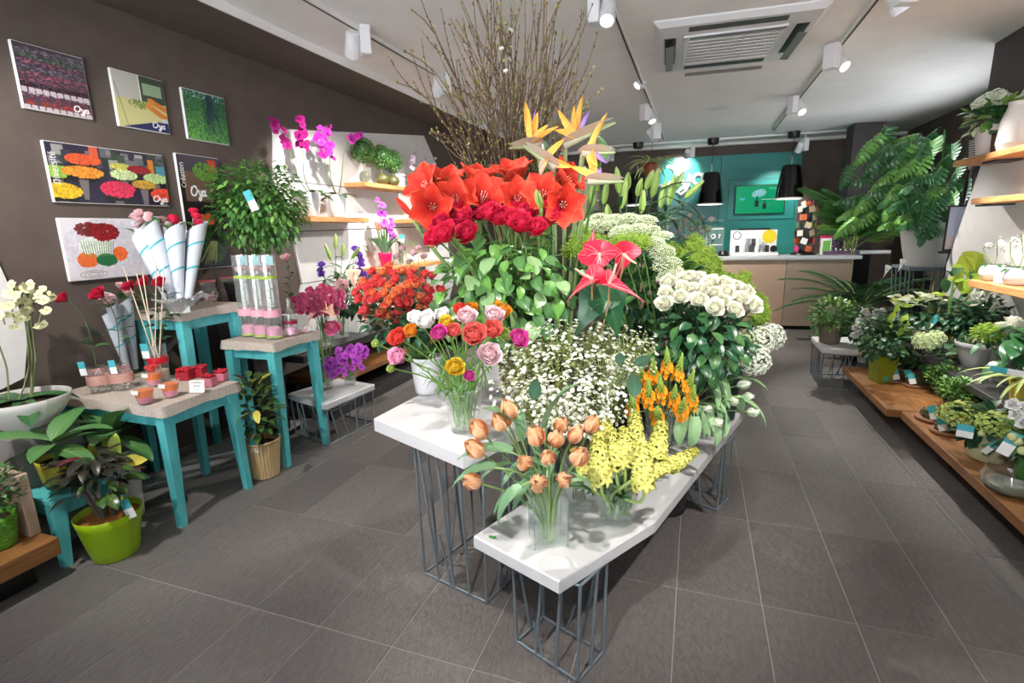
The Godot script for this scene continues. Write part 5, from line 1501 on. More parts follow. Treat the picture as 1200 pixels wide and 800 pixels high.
	for p in [V(-0.874, 2.466, -2.525), V(-0.867, 2.387, -2.51), V(-0.908, 2.381, -2.494), V(-0.89, 2.326, -2.488), V(-0.884, 2.278, -2.479), V(-0.875, 2.333, -2.495)]:
		part("blossom", PR.waxfloret, M.bloom, bl, Transform3D(along(rdir() + Vector3.UP).scaled(Vector3.ONE * 0.03), p - bl.position))
	birds()
	greens()

func bird(label: String, c: Vector3, root: Vector3, tip: Vector3, sepals: Array, tongue: Vector3) -> void:
	var t := thing("bird_of_paradise", label, "bird of paradise", c, "bird of paradise flowers")
	var R := root - c
	var D := tip - root
	part("stem", tubem(bez(Vector3.ZERO, Vector3(R.x * 0.3, R.y * 0.7, R.z * 0.3), R, 8), 0.009, 0.010, 8, Color(0.22, 0.38, 0.12), Color(0.36, 0.48, 0.26)), M.plant, t)
	var s := S()
	for k in 2:
		petal(s, lx(R - D * 0.12, D, 1.0, 0.0, Vector3(0, 1, 0)), D.length() * 1.12, 0.046, 0.55, 0.75, 0.12 if k else -0.05, -0.12, 0.75 + 0.1 * k, 0.5, 0, Color(0.38, 0.19, 0.12), Color(0.27, 0.36, 0.23), Color(0.40, 0.28, 0.22), 6, 8, 0.5)
	tube(s, [R - D * 0.05, R + D * 0.3, R + D * 0.65, R + D * 0.98], 0.017, 0.003, 8, Color(0.36, 0.34, 0.26), Color(0.24, 0.36, 0.14))
	part("bract", fin(s), M.plant, t)
	var o := R + D * 0.22 + Vector3(0, 0.012, 0)
	for e in sepals:
		var d: Vector3 = e - c - o
		s = S()
		petal(s, lx(o, d, 1.0, rnd(-0.6, 0.6), Vector3(0, 0.2, 1)), d.length(), 0.034, 0.55, 0.75, 0.0, 0.05, 0.0, 0.55, 0, Color(0.84, 0.50, 0.16), Color(0.88, 0.40, 0.035), Color(0.92, 0.52, 0.12), 4, 6, 0.5)
		part("sepal", fin(s), M.bloom, t)
	s = S()
	var d := tongue - c - o
	petal(s, lx(o, d, 1.0, 0.0, Vector3(0, 0.2, 1)), d.length(), 0.020, 0.7, 0.8, 0, 0.0, 0, 0.5, 0, Color(0.55, 0.48, 0.62), Color(0.22, 0.09, 0.42), Color(0.30, 0.14, 0.50), 2, 5, 0.5)
	part("tongue", fin(s), M.bloom, t)

func birds() -> void:
	var c := V(-0.673, 0.75, -2.624)
	bucket("flower_bucket", "tall dark grey flower bucket of orange crane flowers behind the red blooms", c, 0.09, 0.105, 0.36, M.dark_grey)
	var q := "orange and purple crane-shaped flower "
	bird(q + "farthest left, its pale beak pointing left", c + Vector3(-0.04, 0.02, 0), V(-0.643, 1.895, -2.184), V(-0.742, 1.876, -2.09), [V(-0.716, 2.088, -2.235), V(-0.681, 2.035, -2.17), V(-0.65, 2.032, -2.202), V(-0.553, 1.963, -2.178), V(-0.593, 1.971, -2.165)], V(-0.667, 2.044, -2.221))
	bird(q + "standing tallest in the middle, beak pointing up to the right", c + Vector3(0.03, 0.02, 0), V(-0.526, 1.884, -2.169), V(-0.337, 1.972, -2.279), [V(-0.48, 2.097, -2.278), V(-0.563, 2.028, -2.189), V(-0.514, 2.058, -2.268), V(-0.555, 1.937, -2.117)], V(-0.438, 2.021, -2.232))
	bird(q + "at the right, its pink-tinged beak pointing right", c + Vector3(0.05, 0.02, 0.03), V(-0.445, 1.842, -2.134), V(-0.321, 1.842, -2.179), [V(-0.376, 2.021, -2.276), V(-0.41, 1.912, -2.196), V(-0.379, 1.785, -2.091), V(-0.401, 1.778, -2.103)], V(-0.342, 1.793, -2.106))
	bird(q + "low in the middle, just over the red amaryllis", c + Vector3(0, 0.02, 0.05), V(-0.546, 1.788, -2.053), V(-0.657, 1.872, -2.011), [V(-0.562, 1.816, -2.011), V(-0.569, 1.755, -1.962), V(-0.518, 1.903, -2.122), V(-0.466, 1.784, -2.059)], V(-0.575, 1.749, -1.958))
	bird(q + "lower right, its grey beak lying level beside the lily buds", c + Vector3(0.06, 0.02, 0.05), V(-0.417, 1.732, -2.119), V(-0.283, 1.728, -2.166), [V(-0.429, 1.852, -2.175), V(-0.491, 1.796, -2.108)], V(-0.369, 1.785, -2.127))
	for e in [[V(-0.395, 1.826, -2.257), V(-0.362, 2.009, -2.365), 0.3, "pointed dark green crane flower leaf rising right of the orange flowers"], [V(-0.624, 1.831, -2.231), V(-0.658, 2.041, -2.321), 0.22, "rounded green crane flower leaf behind the orange flowers"], [V(-0.448, 1.738, -2.273), V(-0.446, 1.844, -2.298), 0.2, "low green crane flower leaf between the orange flowers and the lily buds"]]:
		var b: Vector3 = c + Vector3(rnd(-0.04, 0.04), 0.02, rnd(-0.04, 0.04))
		var t := thing("crane_flower_leaf", e[3], "leaf", b)
		part("stem", tubem(bez(Vector3.ZERO, (e[0] - b) * 0.5 + Vector3(0, 0.1, 0), e[0] - b, 7), 0.006, 0.005, 6, G1), M.plant, t)
		var d: Vector3 = e[1] - e[0]
		part("blade", PR.leaf_banana, M.plant_gloss, t, lx(e[0] - b, d, d.length() * 1.05, 0.9, Vector3(0, 0.2, 1), 0.8))

func greens() -> void:
	# --- lilies in bud, green balls, lace flowers, white roses, hydrangeas: floor buckets and vases behind
	var c := Vector3(-0.32, 0.0, -3.05)
	bucket("flower_bucket", "tall floor bucket of lily buds behind the tall white table", c, 0.12, 0.14, 0.52, M.dark_grey)
	var lb := [V(-0.407, 1.732, -2.883), V(-0.371, 1.752, -2.955), V(-0.323, 1.718, -3.019), V(-0.189, 1.649, -2.888), V(-0.148, 1.662, -2.906), V(-0.07, 1.696, -2.974), V(-0.546, 1.666, -2.873), V(-0.495, 1.68, -2.927), V(-0.579, 1.631, -2.853), V(-0.414, 1.572, -2.681), V(-0.285, 1.621, -2.847), V(-0.39, 1.652, -2.871), V(-0.247, 1.707, -3.043), V(-0.533, 1.751, -2.951), V(-0.28, 1.754, -3.042), V(-0.133, 1.741, -3.092)]
	var lt := [V(-0.421, 1.839, -2.903), V(-0.371, 1.825, -2.972), V(-0.313, 1.796, -3.04), V(-0.17, 1.758, -2.92), V(-0.129, 1.783, -2.94), V(-0.014, 1.765, -3.01), V(-0.555, 1.766, -2.892), V(-0.487, 1.776, -2.952), V(-0.61, 1.722, -2.863), V(-0.426, 1.648, -2.694), V(-0.281, 1.717, -2.871), V(-0.375, 1.776, -2.905), V(-0.226, 1.831, -3.079), V(-0.552, 1.853, -2.968), V(-0.262, 1.836, -3.068), V(-0.106, 1.823, -3.12)]
	var made := []
	for i in lb.size():
		var d: Vector3 = lt[i] - lb[i]
		var t := flower("lily", "green lily bud", "lily", "lily buds right of the orange crane flowers", c + Vector3(0, 0.03, 0) + disc(0.07), lb[i], d, "", 1, 0.0045, Color(0.06, 0.17, 0.06), [["leaf_lily", 0.17, 7, 0.68, 0.97]])
		part("bud", PR.lily_bud, M.bloom, t, Transform3D(along(d, rnd(0, 6)).scaled(Vector3(0.155, d.length() * 1.3, 0.155)), lb[i] - t.position))
		made.append(t)
	ranked(made, lt, "long green lily bud", "right of the orange crane flowers")
	made = []
	lt = []
	for e in [[V(-0.108, 1.615, -2.8), Vector3(1, -0.25, 0.1), 0.2], [V(-0.054, 1.664, -2.853), Vector3(0.9, -0.6, 0), 0.22], [V(-0.174, 1.566, -2.766), Vector3(-0.7, -0.8, 0.1), 0.16], [V(-0.137, 1.632, -2.794), Vector3(0.9, 0.2, 0.2), 0.17], [V(-0.21, 1.724, -2.898), Vector3(0.8, 0.7, 0), 0.2]]:
		var t := flower("lily_leaf", "dark arching lily leaf at the right of the lily buds", "leaf", "dark lily leaves at the right of the buds", c + Vector3(0, 0.03, 0), e[0], e[1], "", 1, 0.003, G3)
		made.append(t)
		lt.append(e[0])
		part("blade", PR.leaf_lily, M.plant_gloss, t, lx(e[0] - t.position, e[1], e[2], 0, Vector3.UP, 1.3))
	ranked(made, lt, "dark arching lily leaf", "at the right end of the lily buds")
	# lace flowers and green balls
	c = Vector3(-0.10, 0.0, -2.78)
	bucket("flower_bucket", "tall floor bucket of white lace flowers behind the tall white table", c, 0.11, 0.13, 0.5, M.dark_grey)
	var la := [V(-0.412, 1.539, -2.566), V(-0.33, 1.569, -2.656), V(-0.25, 1.559, -2.683), V(-0.334, 1.515, -2.479), V(-0.277, 1.516, -2.555), V(-0.193, 1.457, -2.517), V(-0.149, 1.418, -2.502), V(-0.124, 1.36, -2.498), V(-0.469, 1.573, -2.607), V(-0.16, 1.486, -2.589), V(-0.222, 1.514, -2.607), V(-0.497, 1.533, -2.534), V(-0.105, 1.304, -2.47), V(-0.393, 1.571, -2.602)]
	bunch("lace_flower", "white lace flower umbel", "behind the red anthuriums", "lace flower", "white lace flowers behind the anthuriums", c + Vector3(0, 0.03, 0), 0.06, la, ["umbel"], 0.125, {"fh": 0.75, "up": 0.35, "r": 0.003, "to": Vector3(0.1, 0, 0.25), "leaves": [["leaf_rose", 0.06, 3, 0.75, 0.97]]})
	var gb := [V(-0.508, 1.52, -2.386), V(-0.459, 1.489, -2.342), V(-0.518, 1.462, -2.293), V(-0.286, 1.489, -2.404), V(-0.332, 1.482, -2.386), V(-0.236, 1.484, -2.399), V(-0.432, 1.483, -2.405)]
	bunch("green_ball_flower", "fuzzy lime green ball flower", "just above the red anthuriums", "green ball flower", "fuzzy green balls above the anthuriums", c + Vector3(0, 0.03, 0), 0.06, gb, ["greenball0", "greenball1"], 0.092, {"fh": 0.75, "up": 0.3, "r": 0.003})
	c = Vector3(-0.10, 0.0, -3.30)
	bucket("flower_bucket", "tall floor bucket of green ball flowers behind the white bench", c, 0.12, 0.14, 0.5, M.dark_grey)
	var gc := [V(-0.084, 1.4, -2.836), V(-0.036, 1.431, -2.915), V(0.016, 1.403, -2.927), V(-0.063, 1.352, -2.778), V(-0.015, 1.367, -2.799), V(0.039, 1.347, -2.836), V(-0.093, 1.331, -2.709), V(-0.039, 1.305, -2.722), V(0.013, 1.307, -2.795), V(0.071, 1.31, -2.871), V(0.086, 1.358, -2.942), V(-0.124, 1.375, -2.816), V(-0.078, 1.273, -2.701), V(-0.017, 1.246, -2.716), V(0.115, 1.296, -2.938), V(0.174, 1.263, -3.006), V(0.223, 1.239, -3.018), V(0.274, 1.201, -2.995), V(0.317, 1.159, -2.979), V(0.338, 1.109, -2.953), V(0.324, 1.062, -2.905), V(0.252, 1.265, -3.088), V(0.059, 1.409, -2.998), V(-0.008, 1.464, -2.986), V(0.13, 1.251, -2.933), V(0.031, 1.265, -2.792), V(-0.138, 1.434, -2.879)]
	bunch("green_ball_flower", "fuzzy bright green ball flower", "over and beside the white roses", "green ball flower", "fuzzy green balls over the white roses", c + Vector3(0, 0.03, 0), 0.07, gc, ["greenball0", "greenball1"], 0.088, {"fh": 0.7, "up": 0.3, "r": 0.003, "to": Vector3(0.0, 0, 0.2), "leaves": [["leaf_rose", 0.06, 2, 0.75, 0.97]]})
	var fo := thing("mixed_foliage", "dense green filling foliage between the anthuriums and the green balls", "foliage", c + Vector3(-0.2, 0, 0.1))
	part("stem", tubem([Vector3(0, 0.0, 0), V(-0.298, 1.199, -2.638) - fo.position], 0.006, 0.004, 6, G1), M.plant, fo)
	stuff("leaves", bush(V(-0.269, 1.217, -2.674) - fo.position, Vector3(0.33, 0.23, 0.18), ["leaf_rose", "leaf_rose_dark", "leaf_rose"], 430, 0.085, 0.3), M.plant, fo)
	# white blossoms far behind, near the sign
	c = Vector3(0.12, 0.0, -3.9)
	bucket("flower_bucket", "tall floor bucket of small white blossoms behind the green balls", c, 0.1, 0.12, 0.5, M.dark_grey)
	var wb := [V(-0.157, 1.57, -3.859), V(-0.099, 1.533, -3.871), V(-0.031, 1.508, -3.89), V(0.026, 1.486, -3.797), V(-0.017, 1.555, -4.014), V(-0.06, 1.465, -3.761), V(-0.12, 1.499, -3.856), V(0.048, 1.529, -4.032), V(0.094, 1.577, -4.168), V(-0.2, 1.524, -3.833), V(-0.13, 1.581, -3.871), V(-0.073, 1.568, -3.889), V(0.002, 1.519, -3.904), V(-0.04, 1.462, -3.876), V(-0.095, 1.452, -3.854), V(-0.164, 1.477, -3.835), V(0.07, 1.506, -3.926), V(0.021, 1.589, -3.927), V(-0.058, 1.602, -3.902)]
	bunch("white_stock", "white blossom cluster", "below the sign behind the green balls", "flower", "white blossom clusters behind the green balls", c + Vector3(0, 0.03, 0), 0.06, wb, ["frill_white", "umbel", "frill_white"], 0.07, {"fh": 0.8, "r": 0.003, "leaves": [["leaf_rose_light", 0.06, 4, 0.7, 0.97]]})
	# white roses
	c = V(-0.025, 0.45, -2.821) + Vector3(0.02, 0, -0.14)
	bucket("flower_bucket", "dark green flower bucket of white roses at the back of the white bench", c, 0.075, 0.10, 0.3, mat("bucket_green", Color8(40, 52, 46), 0.5))
	var wr := [V(-0.109, 1.295, -2.401), V(-0.115, 1.254, -2.336), V(-0.114, 1.221, -2.274), V(-0.056, 1.245, -2.3), V(-0.049, 1.274, -2.364), V(-0.031, 1.301, -2.463), V(0.019, 1.233, -2.292), V(0.074, 1.252, -2.381), V(0.081, 1.203, -2.285), V(0.064, 1.287, -2.461), V(0.009, 1.298, -2.499), V(0.129, 1.249, -2.443), V(0.159, 1.183, -2.363), V(0.119, 1.279, -2.512), V(0.209, 1.247, -2.504), V(0.189, 1.221, -2.436), V(0.239, 1.194, -2.448), V(0.167, 1.266, -2.526), V(-0.014, 1.266, -2.374), V(0.029, 1.265, -2.389), V(-0.084, 1.321, -2.492), V(0.11, 1.221, -2.365)]
	bunch("white_rose", "creamy white rose", "in the bunch above the bench's right end", "rose", "white roses over the right end of the bench", c + Vector3(0, 0.02, 0), 0.05, wr, ["rose_white"], 0.084, {"fh": 0.40, "up": 0.35, "r": 0.004, "sc": Color(0.08, 0.18, 0.06), "to": Vector3(0.0, 0.0, 0.3), "cal": 0.035, "leaves": [["leaf_rose_dark", 0.085, 4, 0.45, 0.85]]})
	fo = thing("rose_foliage", "dark green rose leaves below the white roses", "foliage", c)
	part("stem", tubem([Vector3(0, 0.02, 0), V(0.032, 1.047, -2.395) - c], 0.006, 0.004, 6, G3), M.plant, fo)
	stuff("inner_leaves", bush(V(0.041, 1.021, -2.479) - c, Vector3(0.18, 0.15, 0.12), ["leaf_rose_dark"], 180, 0.08, 0.3), M.plant, fo)
	for i in 60:
		var a := i * 2.4
		var k := sqrt((i + 0.5) / 60.0)
		var q := V(0.032, 1.057, -2.31) + Vector3(0.9433, 0.0000, -0.3319) * (cos(a) * k * 0.19) + Vector3.UP * (sin(a) * k * 0.15) + Vector3(0.3319, 0.0000, 0.9433) * (0.07 * (1.0 - k * k))
		part("leaf", PR[["leaf_rose_dark", "leaf_rose_dark", "leaf_rose"][i % 3]], M.plant_gloss, fo, lx(q - c, q - V(0.034, 1.035, -2.61) + rdir() * 0.2 + Vector3(0, -0.12, 0), rnd(0.065, 0.09), rnd(-0.4, 0.4), Vector3(0, 1, 0.4)))
	# white hydrangeas
	c = V(0.164, 0.45, -2.995) + Vector3(0.02, 0, -0.10)
	bucket("flower_bucket", "dark green flower bucket of white hydrangeas at the far end of the white bench", c, 0.07, 0.09, 0.28, M.bucket_green)
	bunch("hydrangea", "white hydrangea head", "at the right edge of the arrangement", "hydrangea", "white hydrangeas at the right edge of the arrangement", c + Vector3(0, 0.02, 0), 0.04, [V(0.278, 0.937, -2.566), V(0.32, 1.004, -2.705), V(0.241, 0.977, -2.693), V(0.377, 1.006, -2.813), V(0.201, 0.95, -2.651)], ["hydhead_white", "hydhead_white", "hydhead_palegreen"], 0.14, {"fh": 0.3, "up": 0.0, "r": 0.005, "sc": G1, "leaves": [["leaf_rose", 0.12, 3, 0.6, 0.95]]})

# ---------------------------------------------------------------- left side
func dab(im: Image, c: Vector2, r: Vector2, col: Color, n: int, sz := 5, spread := 0.12) -> void:
	for k in n:
		var a := rng.randf() * TAU
		var q := sqrt(rng.randf())
		var f := 1.0 + rnd(-spread, spread)
		var p := c + Vector2(cos(a) * r.x, sin(a) * r.y) * q
		im.fill_rect(Rect2i(int(p.x), int(p.y), sz, sz), Color(col.r * f, col.g * f, col.b * f))

func disc_px(im: Image, c: Vector2, r: Vector2, col: Color) -> void:
	for y in range(int(-r.y), int(r.y) + 1):
		var w := int(r.x * sqrt(maxf(0.0, 1.0 - pow(y / r.y, 2))))
		im.fill_rect(Rect2i(int(c.x) - w, int(c.y) + y, 2 * w, 1), col)

func line_px(im: Image, a: Vector2, b: Vector2, w: float, col: Color) -> void:
	var n := int(a.distance_to(b)) + 1
	for i in n + 1:
		var p := a.lerp(b, i / float(n))
		im.fill_rect(Rect2i(int(p.x - w / 2), int(p.y - w / 2), maxi(1, int(w)), maxi(1, int(w))), col)

func logo_px(im: Image, at: Vector2, sc: float, w: float) -> void:
	for st in logo_strokes():
		for i in st.size() - 1:
			line_px(im, at + Vector2(st[i].x, 0.7 - st[i].y) * sc, at + Vector2(st[i + 1].x, 0.7 - st[i + 1].y) * sc, w, Color8(238, 240, 245))

func picture(label: String, a: Vector3, b: Vector3, im: Image, caption := "") -> void:
	# a top left, b bottom right on the left wall
	var c := (a + b) / 2
	var w := absf(b.z - a.z)
	var h := a.y - b.y
	var t := thing("wall_picture", label, "picture", Vector3(LEFT, c.y, c.z), "", PI / 2)
	part("backing_board", boxm(Vector3(w, h, 0.022), 0.003, Vector3(0, 0, 0.0115)), M.trim_white, t)
	var s := S()
	var x := w / 2 - 0.004
	var y := h / 2 - 0.004
	quad_uv(s, Vector3(-x, y, 0.0232), Vector3(x, y, 0.0232), Vector3(x, -y, 0.0232), Vector3(-x, -y, 0.0232))
	var m := mat("print", Color.WHITE, 0.3)
	m.albedo_texture = ImageTexture.create_from_image(im)
	part("print", fin(s), m, t)
	if caption:
		var tm := TextMesh.new()
		var f := SystemFont.new()
		f.font_names = PackedStringArray(["Droid Sans"])
		tm.font = f
		tm.text = caption
		tm.font_size = 32
		tm.pixel_size = 0.0014
		tm.depth = 0.001
		part("caption", tm, M.paper, t, Transform3D(Basis(Vector3.BACK, PI / 2), Vector3(-x + 0.03, y - 0.14, 0.0235)))

func pictures() -> void:
	var im := Image.create(360, 330, false, Image.FORMAT_RGB8)
	im.fill(Color8(70, 62, 74))
	for r in 11:   # tiers of pots in a market hall
		var y := 10.0 + r * 30
		var col: Color = [Color8(120, 110, 124), Color8(96, 118, 100), Color8(140, 90, 110), Color8(110, 104, 120), Color8(150, 86, 104), Color8(128, 76, 96), Color8(60, 24, 34), Color8(190, 175, 182), Color8(120, 60, 80), Color8(176, 66, 60), Color8(190, 178, 180)][r]
		for k in 90: im.fill_rect(Rect2i(int(rng.randf() * 360), int(y + rng.randf() * 26 + rng.randf() * 4), 13, 8), col * rnd(0.6, 1.15))
		if r in [7, 10]:
			for k in 10: im.fill_rect(Rect2i(k * 36 + 3, int(y), 28, 26), Color8(198, 184, 190))
	logo_px(im, Vector2(262, 285), 40, 6)
	picture("wall picture of a flower market in purple and pink tiers, highest at the far left", V(-3.45, 2.588, -1.929), V(-3.45, 2.252, -2.276), im)
	im = Image.create(340, 320, false, Image.FORMAT_RGB8)
	im.fill(Color8(206, 202, 140))
	im.fill_rect(Rect2i(0, 0, 170, 150), Color8(196, 194, 186)); im.fill_rect(Rect2i(170, 0, 170, 150), Color8(60, 74, 58)); im.fill_rect(Rect2i(190, 40, 130, 70), Color8(150, 176, 140))
	im.fill_rect(Rect2i(166, 0, 8, 150), Color8(235, 235, 230))
	dab(im, Vector2(150, 170), Vector2(70, 26), Color8(110, 140, 60), 90, 8)
	for k in 60: line_px(im, Vector2(100 + k * 2, 180), Vector2(230 + k, 150 + k), 2, Color8(120, 150, 80)) if k % 9 == 0 else null
	for e in [[Vector2(215, 175), Vector2(335, 235)], [Vector2(235, 140), Vector2(340, 180)]]: line_px(im, e[0], e[1], 26, Color8(214, 128, 44)); disc_px(im, e[0], Vector2(24, 18), Color8(222, 140, 60))
	im.fill_rect(Rect2i(300, 235, 40, 60), Color8(200, 208, 226))
	for y in 60: im.fill_rect(Rect2i(340 - y * 4 - 80, 260 + y, 340, 1), Color8(34, 40, 92))
	line_px(im, Vector2(10, 70), Vector2(60, 320), 3, Color8(90, 90, 60))
	logo_px(im, Vector2(226, 278), 42, 6)
	picture("wall picture of two hands arranging flowers on a table, middle of the upper row", V(-3.45, 2.581, -2.422), V(-3.45, 2.245, -2.76), im)
	im = Image.create(300, 300, false, Image.FORMAT_RGB8)
	im.fill(Color8(34, 84, 70))
	im.fill_rect(Rect2i(0, 0, 300, 40), Color8(150, 190, 200))
	for k in 1400:
		var x := rng.randf() * 300
		var y := rng.randf() * 300
		var g := clampf(y / 300.0 * 0.7 + rnd(-0.2, 0.3) + (0.2 if absf(x - 60) < 60 else 0.0), 0, 1)
		im.fill_rect(Rect2i(int(x), int(y), 8, 12), Color(0.10 + 0.35 * g, 0.30 + 0.42 * g, 0.24 + 0.05 * g))
	for k in 40: line_px(im, Vector2(180 + rnd(-20, 20), rnd(0, 60)), Vector2(190 + rnd(-60, 60), rnd(120, 240)), 3, Color8(20, 50, 66))
	picture("wall picture of tall green plants, right end of the upper row", V(-3.45, 2.578, -2.893), V(-3.45, 2.239, -3.247), im)
	im = Image.create(560, 270, false, Image.FORMAT_RGB8)
	im.fill(Color8(44, 38, 60))
	for k in 70: im.fill_rect(Rect2i(int(rng.randf() * 560), int(rng.randf() * 90), 20 + rng.randi() % 40, 12 + rng.randi() % 40), [Color8(70, 70, 90), Color8(110, 110, 116), Color8(150, 148, 146), Color8(60, 80, 60)][k % 4] * rnd(0.6, 1.1))
	im.fill_rect(Rect2i(185, 0, 40, 70), Color8(214, 92, 60)); im.fill_rect(Rect2i(470, 30, 30, 80), Color8(210, 130, 40)); im.fill_rect(Rect2i(510, 60, 50, 60), Color8(80, 150, 170))
	for e in [[150, 62, 78, 24, Color8(226, 92, 50)], [322, 78, 50, 14, Color8(200, 200, 90)], [415, 86, 60, 18, Color8(150, 30, 40)], [30, 128, 55, 26, Color8(150, 190, 80)], [140, 122, 90, 26, Color8(240, 150, 50)], [330, 118, 66, 24, Color8(200, 220, 160)], [500, 124, 66, 24, Color8(180, 205, 140)], [430, 160, 62, 20, Color8(190, 150, 60)], [40, 215, 80, 34, Color8(236, 190, 40)], [292, 195, 86, 40, Color8(226, 50, 90)], [530, 210, 70, 32, Color8(232, 80, 60)]]:
		var c := Vector2(e[0], e[1])
		disc_px(im, c + Vector2(0, e[3] * 1.1), Vector2(e[2] * 0.8, e[3]), Color8(24, 26, 22))
		for y in int(120.0 - e[1] * 0.2): im.fill_rect(Rect2i(int(e[0] - 22 + y * 0.12), int(e[1] + e[3] * 1.5 + y), int(44 - y * 0.24), 1), Color8(120, 112, 112) if e[1] > 115 else Color8(40, 36, 46))
		disc_px(im, c, Vector2(e[2], e[3]), e[4] * 0.8)
		dab(im, c, Vector2(e[2], e[3]), e[4], 260, 9, 0.16)
	logo_px(im, Vector2(474, 232), 38, 6)
	picture("wide wall picture of round flower bunches in metal cones, centre of the left wall", V(-3.45, 2.099, -1.983), V(-3.45, 1.767, -2.677), im, "Diversit\u00e9")
	im = Image.create(300, 500, false, Image.FORMAT_RGB8)
	im.fill(Color8(36, 32, 36))
	im.fill_rect(Rect2i(0, 0, 300, 70), Color8(70, 62, 76)); im.fill_rect(Rect2i(30, 70, 200, 130), Color8(112, 88, 76)); im.fill_rect(Rect2i(215, 10, 60, 60), Color8(200, 70, 40))
	dab(im, Vector2(190, 60), Vector2(90, 40), Color8(96, 150, 50), 120, 12)
	dab(im, Vector2(180, 350), Vector2(100, 120), Color8(50, 84, 44), 200, 14, 0.3)
	dab(im, Vector2(150, 270), Vector2(60, 22), Color8(226, 110, 60), 60, 14)
	for k in 26: line_px(im, Vector2(160 + k * 2, 380), Vector2(60 + k * 5, 480 + rnd(-20, 10)), 3, Color8(150, 160, 90))
	logo_px(im, Vector2(70, 150), 52, 8)
	picture("tall dark wall picture half hidden by the leafy bush", V(-3.45, 2.13, -2.771), V(-3.45, 1.327, -3.119), im, "Cr\u00e9ation")
	im = Image.create(480, 320, false, Image.FORMAT_RGB8)
	im.fill(Color8(226, 222, 228))
	dab(im, Vector2(230, 150), Vector2(240, 160), Color8(214, 210, 220), 500, 18, 0.03)
	for k in 3:
		for i in 40:
			var a := TAU * i / 40
			line_px(im, Vector2(130 + cos(a) * (30 + k * 22), 295 + sin(a) * (8 + k * 6)), Vector2(130 + cos(a + 0.16) * (30 + k * 22), 295 + sin(a + 0.16) * (8 + k * 6)), 3, Color8(160, 146, 140))
	for e in [[110, 215, 56, 42, Color8(232, 110, 50)], [300, 190, 42, 40, Color8(240, 110, 50)], [215, 220, 60, 34, Color8(40, 110, 66)]]: disc_px(im, Vector2(e[0], e[1]), Vector2(e[2], e[3]), e[4]); dab(im, Vector2(e[0], e[1]), Vector2(e[2], e[3]), e[4], 80, 8)
	dab(im, Vector2(150, 140), Vector2(80, 44), Color8(236, 240, 232), 160, 10, 0.08)
	for k in 14: line_px(im, Vector2(100 + k * 12, 200), Vector2(90 + k * 14, 120), 4, Color8(104, 150, 70))
	dab(im, Vector2(140, 50), Vector2(74, 34), Color8(120, 34, 34), 220, 13, 0.2)
	dab(im, Vector2(225, 66), Vector2(82, 44), Color8(138, 30, 36), 300, 13, 0.2)
	picture("white wall picture of dark red roses over orange and green glasses", V(-3.45, 1.682, -1.981), V(-3.45, 1.339, -2.476) + Vector3(0, -0.02, 0), im)

func card(label: String, at: Vector3, turn: float, w: float, h: float, lines: Array, tilt := -0.2) -> void:
	var t := thing("price_card", label, "price card", at, "", turn)
	var b := Transform3D(Basis(Vector3.RIGHT, tilt), Vector3(0, h / 2 + 0.002, 0))
	part("card", boxm(Vector3(w, h, 0.003), 0.0005), M.paper, t, b)
	part("foot", boxm(Vector3(w * 0.5, 0.003, h * 0.4), 0), M.paper, t, Transform3D(Basis(), Vector3(0, 0.002, -h * 0.2)))
	for k in lines.size():
		var tm := TextMesh.new()
		var f := SystemFont.new()
		f.font_names = PackedStringArray(["Droid Sans"])
		tm.font = f
		tm.text = lines[k]
		tm.font_size = 32
		tm.pixel_size = h * 0.22 / 32.0
		tm.depth = 0.0006
		part("lettering", tm, M.black if k < 2 else M.tag_teal, t, b * Transform3D(Basis(), Vector3(0, h * (0.3 - 0.27 * k), 0.002)))

func orchid(label: String, at: Vector3, sprays: Array, kind: String, size: float, holder: Callable, leaf := 0.2, group := "") -> Node3D:
	# sprays: arrays of points, the last ones carrying flowers
	var t := thing("orchid", label, "orchid", at, group)
	holder.call(t)
	for sp in sprays:
		var pts := []
		for p in sp[0]: pts.append(p - at)
		var st := part("flower_stem", tubem(_smooth(pts), 0.0042, 0.003, 6, Color(0.16, 0.20, 0.07)), M.plant, t)
		var n: int = sp[1]
		var path := _smooth(pts)
		for k in n:
			var v: float = 1.0 - (k / float(maxi(1, n))) * sp[2]
			var i := clampi(int(v * (path.size() - 1)), 0, path.size() - 2)
			var p: Vector3 = path[i].lerp(path[i + 1], v * (path.size() - 1) - i)
			var side := Vector3(0.8, 0.1, 0.55) + rdir() * 0.75
			part("bloom", PR["orchid_" + kind], M.bloom, st, Transform3D(along(side).scaled(Vector3.ONE * size * rnd(0.85, 1.1) * (0.6 if k == 0 else 1.0)), p + side.normalized() * 0.02 + rdir() * 0.012))
	for k in 5:
		var a := k * 2.5 + 0.4
		part("leaf", PR.leaf_orchid, M.plant_gloss, t, lx(Vector3(0, sprays[0][3], 0), Vector3(cos(a), rnd(0.35, 0.8), sin(a)), leaf * rnd(0.8, 1.1), 0, Vector3.UP))
	return t

func _smooth(p: Array) -> Array:
	var c := Curve3D.new()
	for i in p.size():
		var d: Vector3 = (p[mini(i + 1, p.size() - 1)] - p[maxi(i - 1, 0)]) * 0.2
		c.add_point(p[i], -d, d)
	var r := []
	var L := c.get_baked_length()
	for i in 17: r.append(c.sample_baked(L * i / 16.0))
	return r

func potted(called: String, label: String, cat: String, at: Vector3, r0: float, r1: float, h: float, m: Material, group := "") -> Node3D:
	var t := thing(called, label, cat, at, group)
	pot(t, r0, r1, h, m, 0.0)
	return t

